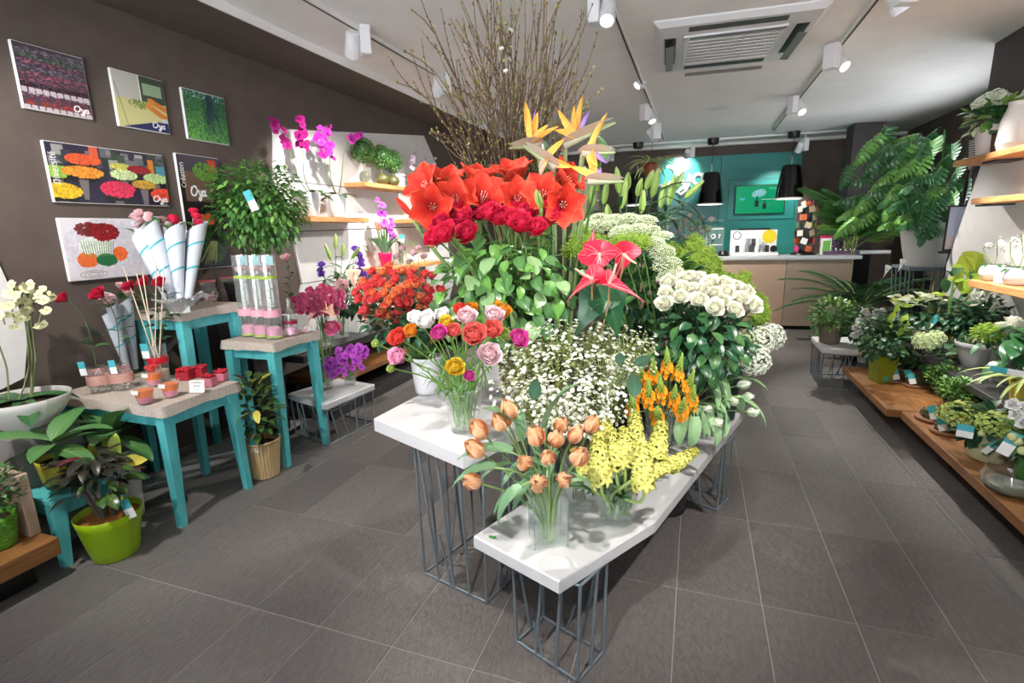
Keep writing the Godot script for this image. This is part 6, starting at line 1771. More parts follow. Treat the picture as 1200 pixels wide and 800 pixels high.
func rosette(t: Node3D, o: Vector3, leaf: String, n: int, size: float, lo: float, hi: float, m: Material) -> void:
	for k in n:
		var a := k * 2.4 + rnd(-0.2, 0.2)
		var up := lerpf(lo, hi, k / float(maxi(1, n - 1)))
		part("leaf", PR[leaf], m, t, lx(o + Vector3(0, 0.006 * k, 0), Vector3(cos(a), up, sin(a)), size * rnd(0.8, 1.15), rnd(-0.15, 0.15)))

func left_side() -> void:
	pictures()
	# pale orchids in the big bowl on a plinth
	var c := V(-3.325, 0.62, -1.532)
	c.x = -3.21
	solo("plinth", boxm(Vector3(0.30, 0.62, 0.30), 0.004, Vector3(0, 0.31, 0)), mat("plinth_grey", Color8(150, 146, 142), 0.7), "grey square plinth under the pale orchid bowl at the far left", "plinth", T(Vector3(c.x, 0, c.z)))
	var bowl := func(t: Node3D): pot(t, 0.09, 0.20, 0.16, mat("stone_white", Color8(206, 204, 200), 0.75), 0.0, 32, true, 0.02)
	orchid("pale yellow-green orchid in a wide grey-white bowl at the far left", c, [[[c + Vector3(0.05, 0.12, 0), V(-3.312, 0.943, -1.664), V(-3.299, 1.217, -1.677), V(-3.219, 1.343, -1.68), V(-3.089, 1.269, -1.656), V(-3.055, 1.131, -1.582)], 13, 0.55, 0.14], [[c + Vector3(0.0, 0.12, 0.03), V(-3.267, 0.911, -1.619), V(-3.245, 1.202, -1.639), V(-3.206, 1.335, -1.629), V(-3.189, 1.279, -1.568), V(-3.101, 1.17, -1.52)], 12, 0.5, 0.14], [[c + Vector3(-0.02, 0.12, 0.05), V(-3.251, 0.937, -1.522), V(-3.253, 1.115, -1.508), V(-3.162, 1.212, -1.508), V(-3.081, 1.171, -1.473)], 4, 0.25, 0.14], [[c + Vector3(0.06, 0.12, 0), V(-3.355, 0.932, -1.701), V(-3.332, 1.166, -1.708), V(-3.236, 1.311, -1.721), V(-3.099, 1.271, -1.707)], 7, 0.35, 0.14]], "pale", 0.062, bowl, 0.27)
	# low shelf at the left edge with a green pot
	board("shelf", "low oak board at the lower left corner under the small green pot", "shelf", Vector3(LEFT + 0.001, 0.13, -0.62), Vector3(-2.72, 0.215, -1.315), "oak_dark")
	board("shelf_upright", "brown upright board at the end of the low oak board at the left edge", "upright", Vector3(-3.12, 0.215, -1.315), Vector3(-2.84, 0.52, -1.27), "counter_taupe")
	solo("plinth", boxm(Vector3(0.6, 0.13, 0.6), 0.002, Vector3(0, 0.065, 0)), M.black, "black base under the low oak board at the lower left corner", "plinth", T(Vector3(-3.12, 0, -0.95)))
	c = V(-2.899, 0.216, -1.179)
	var t := potted("potted_shrub", "small dark shrub in a woven green pot at the lower left edge", "potted plant", c, 0.062, 0.085, 0.15, mat("pot_green", Color8(104, 168, 52), 0.4))
	var s := S()
	for i in 16:
		for j in 8:
			var a := TAU * (i + 0.5 * (j % 2)) / 16
			var r := lerpf(0.062, 0.085, j / 8.0)
			box(s, Vector3(cos(a) * r, 0.012 + 0.0175 * j, sin(a) * r), V(0.008, 0.016, 0.026), Basis(Vector3.UP, -a), 0.003)
	stuff("weave", fin(s), M.pot_green, t)
	stuff("foliage", bush(Vector3(0, 0.26, 0), Vector3(0.13, 0.12, 0.13), ["leaf_box_dark", "leaf_box"], 420, 0.03), M.plant, t)
	part("stem", tubem([Vector3(0, 0.13, 0), Vector3(0, 0.26, 0)], 0.006, 0.004, 6, BR), M.wood_bark, t)
	# tropical plant in a yellow pot on the low stool
	c = Vector3(-2.96, 0.371, -1.49)
	t = potted("potted_plant", "broad-leaved green plant in a yellow patterned pot on the low turquoise stool", "potted plant", c, 0.065, 0.082, 0.13, mat("pot_yellow", Color8(205, 190, 70), 0.45))
	part("stem", tubem([Vector3(0, 0.1, 0), Vector3(0.01, 0.2, 0)], 0.012, 0.01, 6, G2), M.plant, t)
	rosette(t, Vector3(0.01, 0.18, 0), "leaf_banana", 8, 0.27, 0.15, 1.2, M.plant)
	# second one behind in a white pot
	c = V(-3.193, 0.3, -1.764) + Vector3(-0.25, 0, -0.1)
	c.y = 0.0
	t = thing("potted_plant", "bright green broad-leaved plant in a white pot behind the croton", "potted plant", Vector3(-3.0, 0, -1.78))
	pot(t, 0.085, 0.11, 0.42, M.stone_white)
	part("stem", tubem([Vector3(0, 0.36, 0), Vector3(0.01, 0.52, 0.0)], 0.014, 0.012, 6, G2), M.plant, t)
	rosette(t, Vector3(0.01, 0.48, 0), "leaf_banana", 9, 0.31, 0.1, 2.2, M.plant)
	# croton in the lime green pot
	c = V(-2.696, 0, -1.52)
	t = potted("potted_croton", "croton with yellow and dark leaves in a bright lime green pot on the floor", "potted plant", c, 0.098, 0.142, 0.235, mat("pot_lime", Color8(158, 196, 22), 0.3))
	part("wood_chips", lathem([Vector2(0.134, 0.205), Vector2(0.08, 0.222), Vector2(0, 0.226)], 16), mat("chips", Color8(168, 104, 48), 0.9), t)
	for k in 6:
		var a := k * 1.1
		part("trunk", tubem(bez(Vector3(cos(a) * 0.035, 0.2, sin(a) * 0.035), Vector3(cos(a) * 0.05, 0.3, sin(a) * 0.05), Vector3(cos(a) * 0.09 - 0.03, 0.43, sin(a) * 0.09), 5), 0.013, 0.009, 7, Color(0.16, 0.13, 0.11)), M.wood_bark, t)
	for k in 100:
		var a := k * 2.4
		var q := sqrt((k + 0.5) / 100.0)
		var p := Vector3(cos(a) * q * 0.12 - 0.03, 0.50 - 0.12 * q * q + rnd(-0.05, 0.07), sin(a) * q * 0.12)
		part("leaf", PR[["leaf_croton_dark", "leaf_croton_green", "leaf_croton_dark", "leaf_croton_dark", "leaf_croton_green", "leaf_croton_dark", "leaf_croton_red", "leaf_croton_dark"][k % 8]], M.plant_gloss, t, lx(p, Vector3(cos(a), rnd(-0.1, 0.8), sin(a)), rnd(0.08, 0.13), rnd(-0.3, 0.3)))
	for e in [[V(-3.167, 0.42, -1.597), Vector3(-0.35, 0.9, 0.2), 0.17, "leaf_croton_yellow"], [V(-2.757, 0.432, -1.638), Vector3(0.05, 1, 0.1), 0.16, "leaf_croton_lime"], [V(-2.697, 0.453, -1.631), Vector3(1, 0.25, 0.2), 0.15, "leaf_croton_yellow"], [V(-2.902, 0.435, -1.695), Vector3(-0.2, 1, 0), 0.12, "leaf_croton_lime"], [V(-2.924, 0.444, -1.635), Vector3(0.3, 1, 0.3), 0.1, "leaf_croton_yellow"], [V(-2.719, 0.336, -1.575), Vector3(0.9, 0.1, 0.4), 0.11, "leaf_croton_green"]]:
		part("leaf", PR[e[3]], M.plant_gloss, t, lx(e[0] - c, e[1], e[2], 0.0, Vector3(0.5, 0.4, 0.8), 1.1))
	tag_card(t, V(-2.56, 0.266, -1.529) - c, Vector3(0.4, 0.1, 0.9), 0.045, 0.1, 0.35)
	# croton in the slatted beige pot
	c = V(-2.631, 0, -2.436)
	t = thing("potted_croton", "leafy green plant with yellow tips in a beige slatted wooden pot on the floor", "potted plant", c)
	pot(t, 0.078, 0.108, 0.255, mat("pot_beige", Color8(214, 186, 138), 0.6), 0.012)
	for k in 30:
		var a := TAU * k / 30
		part("slat", boxm(V(0.015, 0.238, 0.006), 0.002), M.pot_beige, t, Transform3D(Basis(Vector3.UP, -a + PI / 2) * Basis(Vector3.RIGHT, 0.118), Vector3(cos(a) * 0.0945, 0.122, sin(a) * 0.0945)))
	for k in 3: part("trunk", tubem([Vector3(k * 0.02 - 0.02, 0.22, 0), Vector3(k * 0.03 - 0.03, 0.42, 0.02 * k)], 0.009, 0.006, 6, BR), M.wood_bark, t)
	for k in 90:
		var v := k / 89.0
		var a := k * 2.4
		var q := 0.115 * sin(PI * (0.15 + 0.75 * v)) + 0.02
		var p := Vector3(cos(a) * q * 0.6 - 0.03 * v, 0.30 + 0.36 * v, sin(a) * q * 0.6)
		part("leaf", PR["leaf_croton_green" if v < 0.72 or k % 3 > 0 else ["leaf_croton_yellow", "leaf_croton_lime"][k % 2]] if k % 5 else PR.leaf_croton_dark, M.plant_gloss, t, lx(p, Vector3(cos(a), rnd(0.0, 0.5) + v, sin(a)), rnd(0.085, 0.125), rnd(-0.3, 0.3)))
	part("leaf", PR.leaf_croton_yellow, M.plant_gloss, t, lx(V(-2.51, 0.507, -2.286) - c, Vector3(-0.6, -0.1, 0.6), 0.13, 0.2))
	part("leaf", PR.leaf_croton_yellow, M.plant_gloss, t, lx(V(-2.468, 0.527, -2.273) - c, Vector3(0.6, -0.1, 0.6), 0.12, 0.2))
	tag_card(t, V(-2.593, 0.252, -2.339) - c, Vector3(0.3, 0.05, 0.9), 0.055, 0.09, -0.1)

	# --- on the long front stool
	var H1 := 0.697
	# two jars tied with pink cord, each with a red rose
	var at := [V(-3.196, 0.697, -1.892), V(-3.118, 0.697, -1.964)]
	var heads := [V(-3.27, 1.23, -1.854), V(-3.139, 1.238, -1.957)]
	for k in 2:
		t = thing("glass_jar", ["clear glass jar of pebbles tied with pink cord, left of the pair", "clear glass jar of pebbles tied with pink cord, right of the pair"][k], "jar", at[k])
		part("glass", lathem([Vector2(0, 0), Vector2(0.05, 0), Vector2(0.054, 0.01), Vector2(0.054, 0.15), Vector2(0.051, 0.15), Vector2(0.051, 0.012), Vector2(0, 0.01)], 24), M.glass, t)
		s = S()
		for i in 60: ball(s, Vector3(0, 0.012, 0) + disc(0.044) + Vector3(0, rnd(0, 0.05), 0), V(0.008, 0.006, 0.008), [Color(0.62, 0.50, 0.42), Color(0.75, 0.68, 0.6), Color(0.5, 0.42, 0.36)][i % 3], 5, 4)
		stuff("pebbles", fin(s), M.painted, t)
		s = S()
		for j in 9:
			var ring := []
			for i in 19: ring.append(Vector3(cos(TAU * i / 18) * 0.057, 0.052 + 0.006 * j + 0.002 * sin(i * 0.7), sin(TAU * i / 18) * 0.057))
			tube(s, ring, 0.003, 0.003, 5, lin(224, 176, 162), lin(224, 176, 162), false)
		part("cord", fin(s), M.painted, t)
		s = S()
		for j in 16: tube(s, bez(disc(0.03) + Vector3(0, 0.09, 0), disc(0.05) + Vector3(0, 0.17, 0), disc(0.06) + Vector3(0, 0.12, 0), 4), 0.0018, 0.0018, 4, [lin(226, 120, 124), lin(240, 236, 232), lin(200, 92, 96)][j % 3])
		part("raffia", fin(s), M.painted, t)
		tag_card(t, Vector3(-0.03 + 0.06 * k, 0.15, 0.055), Vector3(0.3, 0, 1), 0.04, 0.08, 0.1)
		flower("rose", ["single red rose leaning far to the left out of a jar", "single red rose standing in the right jar, before the wrapped bouquet"][k], "rose", "", at[k] + Vector3(0, 0.03, 0), heads[k], Vector3(-0.3 + 0.3 * k, 0.7, 0.6), "rose_red", 0.082 if k == 0 else 0.10, 0.003, Color(0.07, 0.13, 0.04), [["leaf_rose_dark", 0.10, 4, 0.35, 0.85], ["leaf_rose", 0.085, 2, 0.35, 0.6]], "bloom", 0.03)
	# red ribbon vase with sticks and roses
	c = V(-3.07, 0.697, -2.157)
	t = thing("glass_vase", "tall glass tube with a red ribbon round it on the front stool", "vase", c)
	part("glass", lathem([Vector2(0, 0), Vector2(0.05, 0), Vector2(0.052, 0.01), Vector2(0.055, 0.23), Vector2(0.052, 0.23), Vector2(0.049, 0.012), Vector2(0, 0.012)], 24), M.glass, t)
	part("ribbon", lathem([Vector2(0.0535, 0.115), Vector2(0.0565, 0.118), Vector2(0.0575, 0.152), Vector2(0.055, 0.155)], 24), mat("ribbon_red", Color8(196, 24, 40), 0.4), t)
	part("sand", lathem([Vector2(0.047, 0.013), Vector2(0.048, 0.07), Vector2(0, 0.072)], 20), mat("sand", Color8(222, 206, 178), 0.9), t)
	tag_card(t, Vector3(-0.01, 0.2, 0.06), Vector3(0.2, 0, 1), 0.05, 0.09, 0.05)
	heads = [V(-3.188, 1.258, -2.161), V(-3.147, 1.277, -2.223), V(-3.039, 1.272, -2.239), V(-3.223, 1.306, -2.246)]
	var ms := []
	for k in 3: ms.append(flower("rose", "red rose", "rose", "red roses in the ribboned tube", c + Vector3(0, 0.07, 0) + disc(0.02), heads[k], Vector3(rnd(-0.3, 0.3), 0.7, 0.5), "rose_red", 0.095, 0.003, Color(0.06, 0.14, 0.04), [["leaf_rose_dark", 0.085, 6, 0.3, 0.92], ["leaf_rose", 0.08, 3, 0.4, 0.9]], "bloom", 0.03))
	ranked(ms, heads.slice(0, 3), "red rose", "in the ribboned glass tube")
	heads = [V(-3.195, 1.397, -2.136), V(-3.117, 1.356, -2.154), V(-3.085, 1.37, -2.169), V(-3.01, 1.402, -2.203), V(-2.966, 1.381, -2.214)]
	ms = []
	for h in heads:
		t = thing("stick", "thin pale wooden stick", "stick", c + Vector3(0, 0.075, 0) + disc(0.03), "pale sticks in the ribboned glass tube")
		part("rod", tubem([Vector3.ZERO, h - t.position], 0.0034, 0.003, 6, lin(232, 214, 186)), M.painted, t)
		ms.append(t)
	ranked(ms, heads, "thin pale wooden stick", "in the ribboned glass tube")
	# candle glasses, rose bowl, little boxes
	var gl := [[V(-2.718, 0.697, -1.807), "orange and pink striped candle in a flared glass nearest the stool's front corner", false], [V(-2.693, 0.697, -1.933), "orange and pink striped candle in a flared glass beside the price card", false], [V(-3.003, 0.697, -2.064), "flared glass holding a single red rose head behind the two candles", true]]
	for e in gl:
		t = thing("candle_glass", e[1], "candle", e[0])
		part("glass", lathem([Vector2(0, 0), Vector2(0.030, 0), Vector2(0.034, 0.006), Vector2(0.050, 0.095), Vector2(0.047, 0.095), Vector2(0.031, 0.009), Vector2(0, 0.008)], 24), M.glass, t)
		part("pink_wax", lathem([Vector2(0, 0.010), Vector2(0.031, 0.010), Vector2(0.0375, 0.042), Vector2(0, 0.042)], 20), mat("wax_pink", Color8(226, 130, 158), 0.4), t)
		part("orange_wax", lathem([Vector2(0.0378, 0.0425), Vector2(0.0445, 0.078), Vector2(0, 0.08)], 20), mat("wax_orange", Color8(240, 124, 44), 0.4), t)
		part("white_label", boxm(Vector3(0.05, 0.022, 0.002), 0), M.paper, t, Transform3D(Basis(Vector3.RIGHT, -0.15), Vector3(0, 0.075, 0.046)))
		if e[2]: part("rose_head", PR.rose_spray_red, M.bloom, t, Transform3D(Basis().scaled(Vector3.ONE * 0.085), Vector3(0, 0.085, 0)))
	var bx := [[V(-2.945, 0.697, -2.229), 0.085, "largest red berry box beside the red-ribboned tube"], [V(-2.906, 0.697, -2.298), 0.06, "little dark red berry box at the back of the stool"], [V(-2.668, 0.697, -2.154), 0.062, "little pink box of red berries right of the price card"], [V(-2.691, 0.697, -2.258), 0.062, "little pink box of red berries at the stool's right edge"]]
	for e in bx:
		t = thing("gift_box", e[2], "box", e[0], "", 0.3)
		var w: float = e[1]
		part("box", boxm(Vector3(w, 0.05, w), 0.004, Vector3(0, 0.026, 0)), mat("box_pink", Color8(222, 132, 156), 0.35) if e[2].contains("pink") else mat("box_red", Color8(176, 40, 56), 0.35), t)
		for i in 9: part("berry", PR.berry, M.bloom_gloss, t, Transform3D(Basis().scaled(Vector3.ONE * rnd(0.8, 1.2) * w * 0.2), Vector3((i % 3 - 1) * w * 0.32, 0.056 + rnd(0, 0.012), (i / 3 - 1) * w * 0.32)))
		part("petals", PR.rose_spray_red, M.bloom, t, Transform3D(Basis().scaled(Vector3.ONE * w * 0.8), Vector3(0, 0.045, 0)))
	card("white price card standing among the candles on the front stool", V(-2.617, 0.697, -2.033), 0.35, 0.085, 0.07, ["COFFRET", "ROSE", "15 \u20ac"])
	# paper cones of flowers: two on the front stool, four at the back
	var cones := [[V(-3.396, 0.697, -2.19), V(-3.271, 1.202, -2.064), 0.046, "white paper cone of pale pink flowers leaning left behind the red rose", "frill_pink"], [V(-3.416, 0.697, -2.247), V(-3.335, 1.234, -2.211), 0.04, "slim white paper cone standing behind the leaning one on the front stool", "rose_pink"]]
	var b3 := V(-2.981, 1.1, -2.247) + Vector3(-0.03, 0.0, -0.06)
	b3.x = maxf(b3.x, -3.36)
	cones.append_array([[b3 + Vector3(-0.03, 0, 0.02), V(-3.285, 1.646, -2.323), 0.055, "white paper cone of pink carnations leaning left, leftmost of the wrapped bouquets", "frill_pink"], [b3 + Vector3(-0.01, 0, 0), V(-3.242, 1.676, -2.367), 0.06, "white paper cone with turquoise bands, second of the wrapped bouquets", "rose_pink"], [b3 + Vector3(0.015, 0, -0.01), V(-3.253, 1.646, -2.465), 0.055, "open paper cone of pale pink roses in the middle of the wrapped bouquets", "frill_pink"], [b3 + Vector3(0.03, 0, 0.02), V(-3.137, 1.643, -2.462), 0.06, "upright paper cone with a single red rose among the wrapped bouquets", "rose_red"], [b3 + Vector3(0.05, 0, 0), V(-3.123, 1.671, -2.626), 0.055, "paper cone with a red rose leaning right, rightmost of the wrapped bouquets", "rose_red"]])
	for e in cones:
		t = thing("wrapped_bouquet", e[3], "bouquet", e[0], "")
		var d: Vector3 = e[1] - e[0]
		var L := d.length()
		var b := Transform3D(along(d, 2.0 + rnd(0, 1)), Vector3.ZERO)
		s = S()
		var nn := 20
		var pr := func(a: float, k: float): return b * Vector3(cos(a) * lerpf(0.016, e[2] + 0.003 * a / TAU, k), L * (0.06 + k * (0.88 + 0.13 * cos(a * 0.5))), sin(a) * lerpf(0.016, e[2] + 0.003 * a / TAU, k))
		for i in nn:   # paper wound once round, one edge higher than the other
			var a0 := TAU * 1.08 * i / nn
			var a1 := TAU * 1.08 * (i + 1) / nn
			for j in 4:
				tri(s, pr.call(a0, j / 4.0), pr.call(a1, j / 4.0), pr.call(a1, (j + 1) / 4.0)); tri(s, pr.call(a0, j / 4.0), pr.call(a1, (j + 1) / 4.0), pr.call(a0, (j + 1) / 4.0))
		part("paper_wrap", fin(s), M.wrap, t)
		for k in 2:
			s = S()
			for i in nn:
				var q := []
				for a in [TAU * 1.08 * i / nn, TAU * 1.08 * (i + 1) / nn]:
					for kk in [0.45 + 0.3 * k, 0.475 + 0.3 * k]: q.append(b * (Vector3(1.04, 1, 1.04) * (b.affine_inverse() * pr.call(a, kk))))
				tri(s, q[0], q[2], q[3]); tri(s, q[0], q[3], q[1])
			part("turquoise_band", fin(s), M.band_teal, t)
		for k in 3:
			var p := b * Vector3(rnd(-0.5, 0.5) * e[2], L * (0.94 + 0.05 * k), rnd(-0.5, 0.5) * e[2])
			part("bloom", PR[e[4]], M.bloom, t, Transform3D(along(d + rdir() * 0.15 * L).scaled(Vector3.ONE * 0.075), p))
		for k in 5: part("leaf", PR.leaf_rose, M.plant, t, lx(b * Vector3(rnd(-0.6, 0.6) * e[2], L * 0.9, rnd(-0.6, 0.6) * e[2]), d.normalized() + rdir() * 0.6, 0.08))
		part("stems", tubem([Vector3(0, 0.002, 0), d * 0.3], 0.008, 0.008, 6, G1), M.plant, t)
	t = thing("foil_holder", "silver cellophane holder round the feet of the wrapped bouquets on the tallest stool", "holder", b3)
	s = S()
	for i in 26:
		var a := TAU * i / 26
		petal(s, lx(Vector3(cos(a) * 0.05, 0.002, sin(a) * 0.05), Vector3(cos(a) * 0.5, 1, sin(a) * 0.5), 1.0), rnd(0.1, 0.17), 0.05, 1.4, 0.5, 0, 0.5, 0.3, 0.2, 0.1, Color(0.75, 0.77, 0.8), Color(0.82, 0.84, 0.86), Color(0.9, 0.9, 0.92), 3, 4)
	part("foil", fin(s), M.foil, t)
	card("white price card standing before the wrapped bouquets on the tallest stool", V(-3.039, 1.1, -2.304) + Vector3(0.06, 0.0, 0.02), 0.6, 0.11, 0.085, ["BOUQUET", "ROSE", "4,90 \u20ac"], -0.1)
	# --- round jars on the tallest stool
	var js := [[V(-3.172, 1.1, -2.499), "round glass jar of pink petals, left of the jars on the tallest stool"], [V(-3.263, 1.1, -2.735), "round glass jar of pink petals with a white label on the tallest stool"], [V(-3.413, 1.1, -3), "round glass jar with orange and white petals, rightmost on the tallest stool"]]
	for k in 3:
		c = js[k][0]
		c.x = clampf(c.x, -3.36, -3.08)
		t = thing("candle_jar", js[k][1], "jar", c)
		part("glass", lathem([Vector2(0, 0), Vector2(0.045, 0), Vector2(0.064, 0.02), Vector2(0.068, 0.05), Vector2(0.055, 0.085), Vector2(0.047, 0.10), Vector2(0.052, 0.15), Vector2(0.049, 0.15), Vector2(0.044, 0.10), Vector2(0.052, 0.083), Vector2(0.064, 0.05), Vector2(0.06, 0.022), Vector2(0, 0.006)], 24), M.glass, t)
		s = S()
		for i in 70:
			var p := Vector3(0, 0.012, 0) + disc(0.045) + Vector3(0, rnd(0, 0.05), 0)
			petal(s, Transform3D(along(rdir()), p), 0.02, 0.018, 1.0, 0.5, 0, 0.8, 0.3, 0, 0, [lin(226, 120, 136), lin(240, 190, 196), lin(244, 236, 232), lin(212, 84, 104)][(i + k) % 4] if k < 2 else [lin(242, 140, 60), lin(240, 230, 220), lin(226, 120, 110)][i % 3], Color(0.85, 0.6, 0.6), Color(0.8, 0.4, 0.45), 2, 2)
		stuff("petals", fin(s), M.bloom, t)
		part("ribbon", lathem([Vector2(0.0535, 0.145), Vector2(0.055, 0.15), Vector2(0.0545, 0.158), Vector2(0.05, 0.156)], 20), mat("ribbon_pink", Color8(224, 128, 132), 0.45), t)
		if k == 1: part("white_label", boxm(Vector3(0.05, 0.03, 0.002), 0), M.paper, t, Transform3D(Basis(Vector3.UP, 0.5) * Basis(Vector3.BACK, -0.5) * Basis(Vector3.RIGHT, -0.3), Vector3(0.03, 0.06, 0.058)))
	# --- three tubes with pink roses on the tall stool
	var foot := [V(-2.864, 0.872, -2.604), V(-2.705, 0.872, -2.585), V(-2.573, 0.872, -2.589)]
	var o3: Vector3 = Vector3(-2.9, 0.872, -2.74)
	for k in 3:
		c = Vector3(-2.915 + 0.125 * k, 0.872, -2.69 - 0.015 * k + 0.03 * (k - 1))
		t = thing("glass_tube", ["left glass tube with a pink rose inside, lime ring and pink band", "middle glass tube with a pink rose inside, lime ring and pink band", "right glass tube with a pink rose inside, lime ring and pink band"][k], "vase", c)
		part("glass", lathem([Vector2(0, 0), Vector2(0.055, 0), Vector2(0.055, 0.56), Vector2(0.052, 0.56), Vector2(0.052, 0.01), Vector2(0, 0.01)], 26), M.glass, t)
		part("lime_disc", lathem([Vector2(0, 0.011), Vector2(0.0515, 0.011), Vector2(0.0515, 0.024), Vector2(0, 0.024)], 20), mat("lime", Color8(176, 204, 80), 0.5), t)
		part("pink_wax", lathem([Vector2(0.046, 0.0245), Vector2(0.049, 0.07), Vector2(0.03, 0.085), Vector2(0, 0.08)], 20), mat("wax_rose", Color8(232, 168, 196), 0.4), t)
		part("pink_band", lathem([Vector2(0.0555, 0.15), Vector2(0.0575, 0.152), Vector2(0.0575, 0.195), Vector2(0.0555, 0.197)], 24), mat("band_pink", Color8(240, 176, 194), 0.45), t)
		part("lime_ring", lathem([Vector2(0.0555, 0.405), Vector2(0.0572, 0.407), Vector2(0.0572, 0.420), Vector2(0.0555, 0.422)], 24), M.lime, t)
		part("blue_card", boxm(Vector3(0.06, 0.06, 0.0015), 0, Vector3(0, 0.52, -0.03)), mat("card_blue", Color8(150, 206, 214), 0.6), t)
		flower("rose", ["pale pink rose inside the left glass tube", "pale pink rose inside the middle glass tube", "pale pink rose inside the right glass tube"][k], "rose", "", c + Vector3(0.005, 0.08, 0), c + Vector3(0.0, 0.44, 0.005), Vector3(0, 1, 0.2), "rose_pink", 0.085, 0.003, Color(0.2, 0.33, 0.2), [["leaf_rose", 0.05, 4, 0.2, 0.8]], "bloom", 0.03)
	c = Vector3(-2.625, 0.872, -2.80)
	t = thing("glass_bottle", "small clear bottle with a dark red ribbon on the tall stool, right of the tubes", "bottle", c)
	part("glass", lathem([Vector2(0, 0), Vector2(0.042, 0), Vector2(0.044, 0.11), Vector2(0.038, 0.15), Vector2(0.015, 0.19), Vector2(0.014, 0.26), Vector2(0.016, 0.262), Vector2(0.011, 0.262), Vector2(0.012, 0.19), Vector2(0.035, 0.148), Vector2(0.04, 0.012), Vector2(0, 0.01)], 24), M.glass, t)
	part("ribbon", lathem([Vector2(0.0445, 0.085), Vector2(0.0465, 0.088), Vector2(0.0465, 0.108), Vector2(0.0445, 0.11)], 20), mat("ribbon_wine", Color8(150, 26, 60), 0.4), t)
	part("pink_wax", lathem([Vector2(0, 0.0125), Vector2(0.039, 0.0125), Vector2(0.039, 0.06), Vector2(0, 0.06)], 18), M.wax_rose, t)
	flower("rose", "single pale pink rose on a long leafy stem in the small bottle", "rose", "", c + Vector3(0, 0.07, 0), V(-2.71, 1.382, -2.925), Vector3(0.1, 0.9, 0.4), "rose_pink", 0.082, 0.0025, Color(0.05, 0.12, 0.03), [["leaf_rose_dark", 0.055, 12, 0.35, 0.9]], "bloom", 0.03)
	t = thing("bead_string", "heap of pink and clear glass beads at the right edge of the tall stool", "beads", Vector3(-2.60, 0.872, -2.93))
	s = S()
	for i in 40: ball(s, Vector3(0, 0.012, 0) + disc(0.035) + Vector3(0, rnd(0, 0.03), 0), Vector3.ONE * 0.01, [lin(236, 190, 196), lin(214, 232, 236), lin(222, 200, 190)][i % 3], 6, 4)
	stuff("beads", fin(s), M.bloom_gloss, t)
	# --- leafy fig bush on a dark stand
	c = Vector3(-3.24, 0, -3.02)
	solo("plant_stand", boxm(Vector3(0.3, 1.02, 0.3), 0.004, Vector3(0, 0.51, 0)), M.column_dark, "tall dark square stand under the leafy bush, between the turquoise stools", "stand", T(c))
	c.y = 1.02
	t = potted("potted_fig", "big bushy small-leaved green plant before the dark wall picture", "potted plant", c, 0.10, 0.13, 0.2, M.dark_grey)
	var mid := V(-3.043, 1.765, -3.067) - c
	for k in 6: part("branch", tubem(bez(Vector3(0, 0.15, 0), mid * 0.5 + Vector3(0, 0.1, 0), mid + rdir() * 0.22, 5), 0.008, 0.004, 6, BR), M.wood_bark, t)
	stuff("foliage", bush(mid, Vector3(0.37, 0.33, 0.28), ["leaf_fig", "leaf_fig", "leaf_fig_light", "leaf_fig"], 2300, 0.062, 0.35, 0.0), M.plant, t)
	tag_card(t, V(-2.869, 1.79, -2.831) - c, Vector3(0.3, 0, 1), 0.055, 0.14, 0.35)
	shelf_goods()

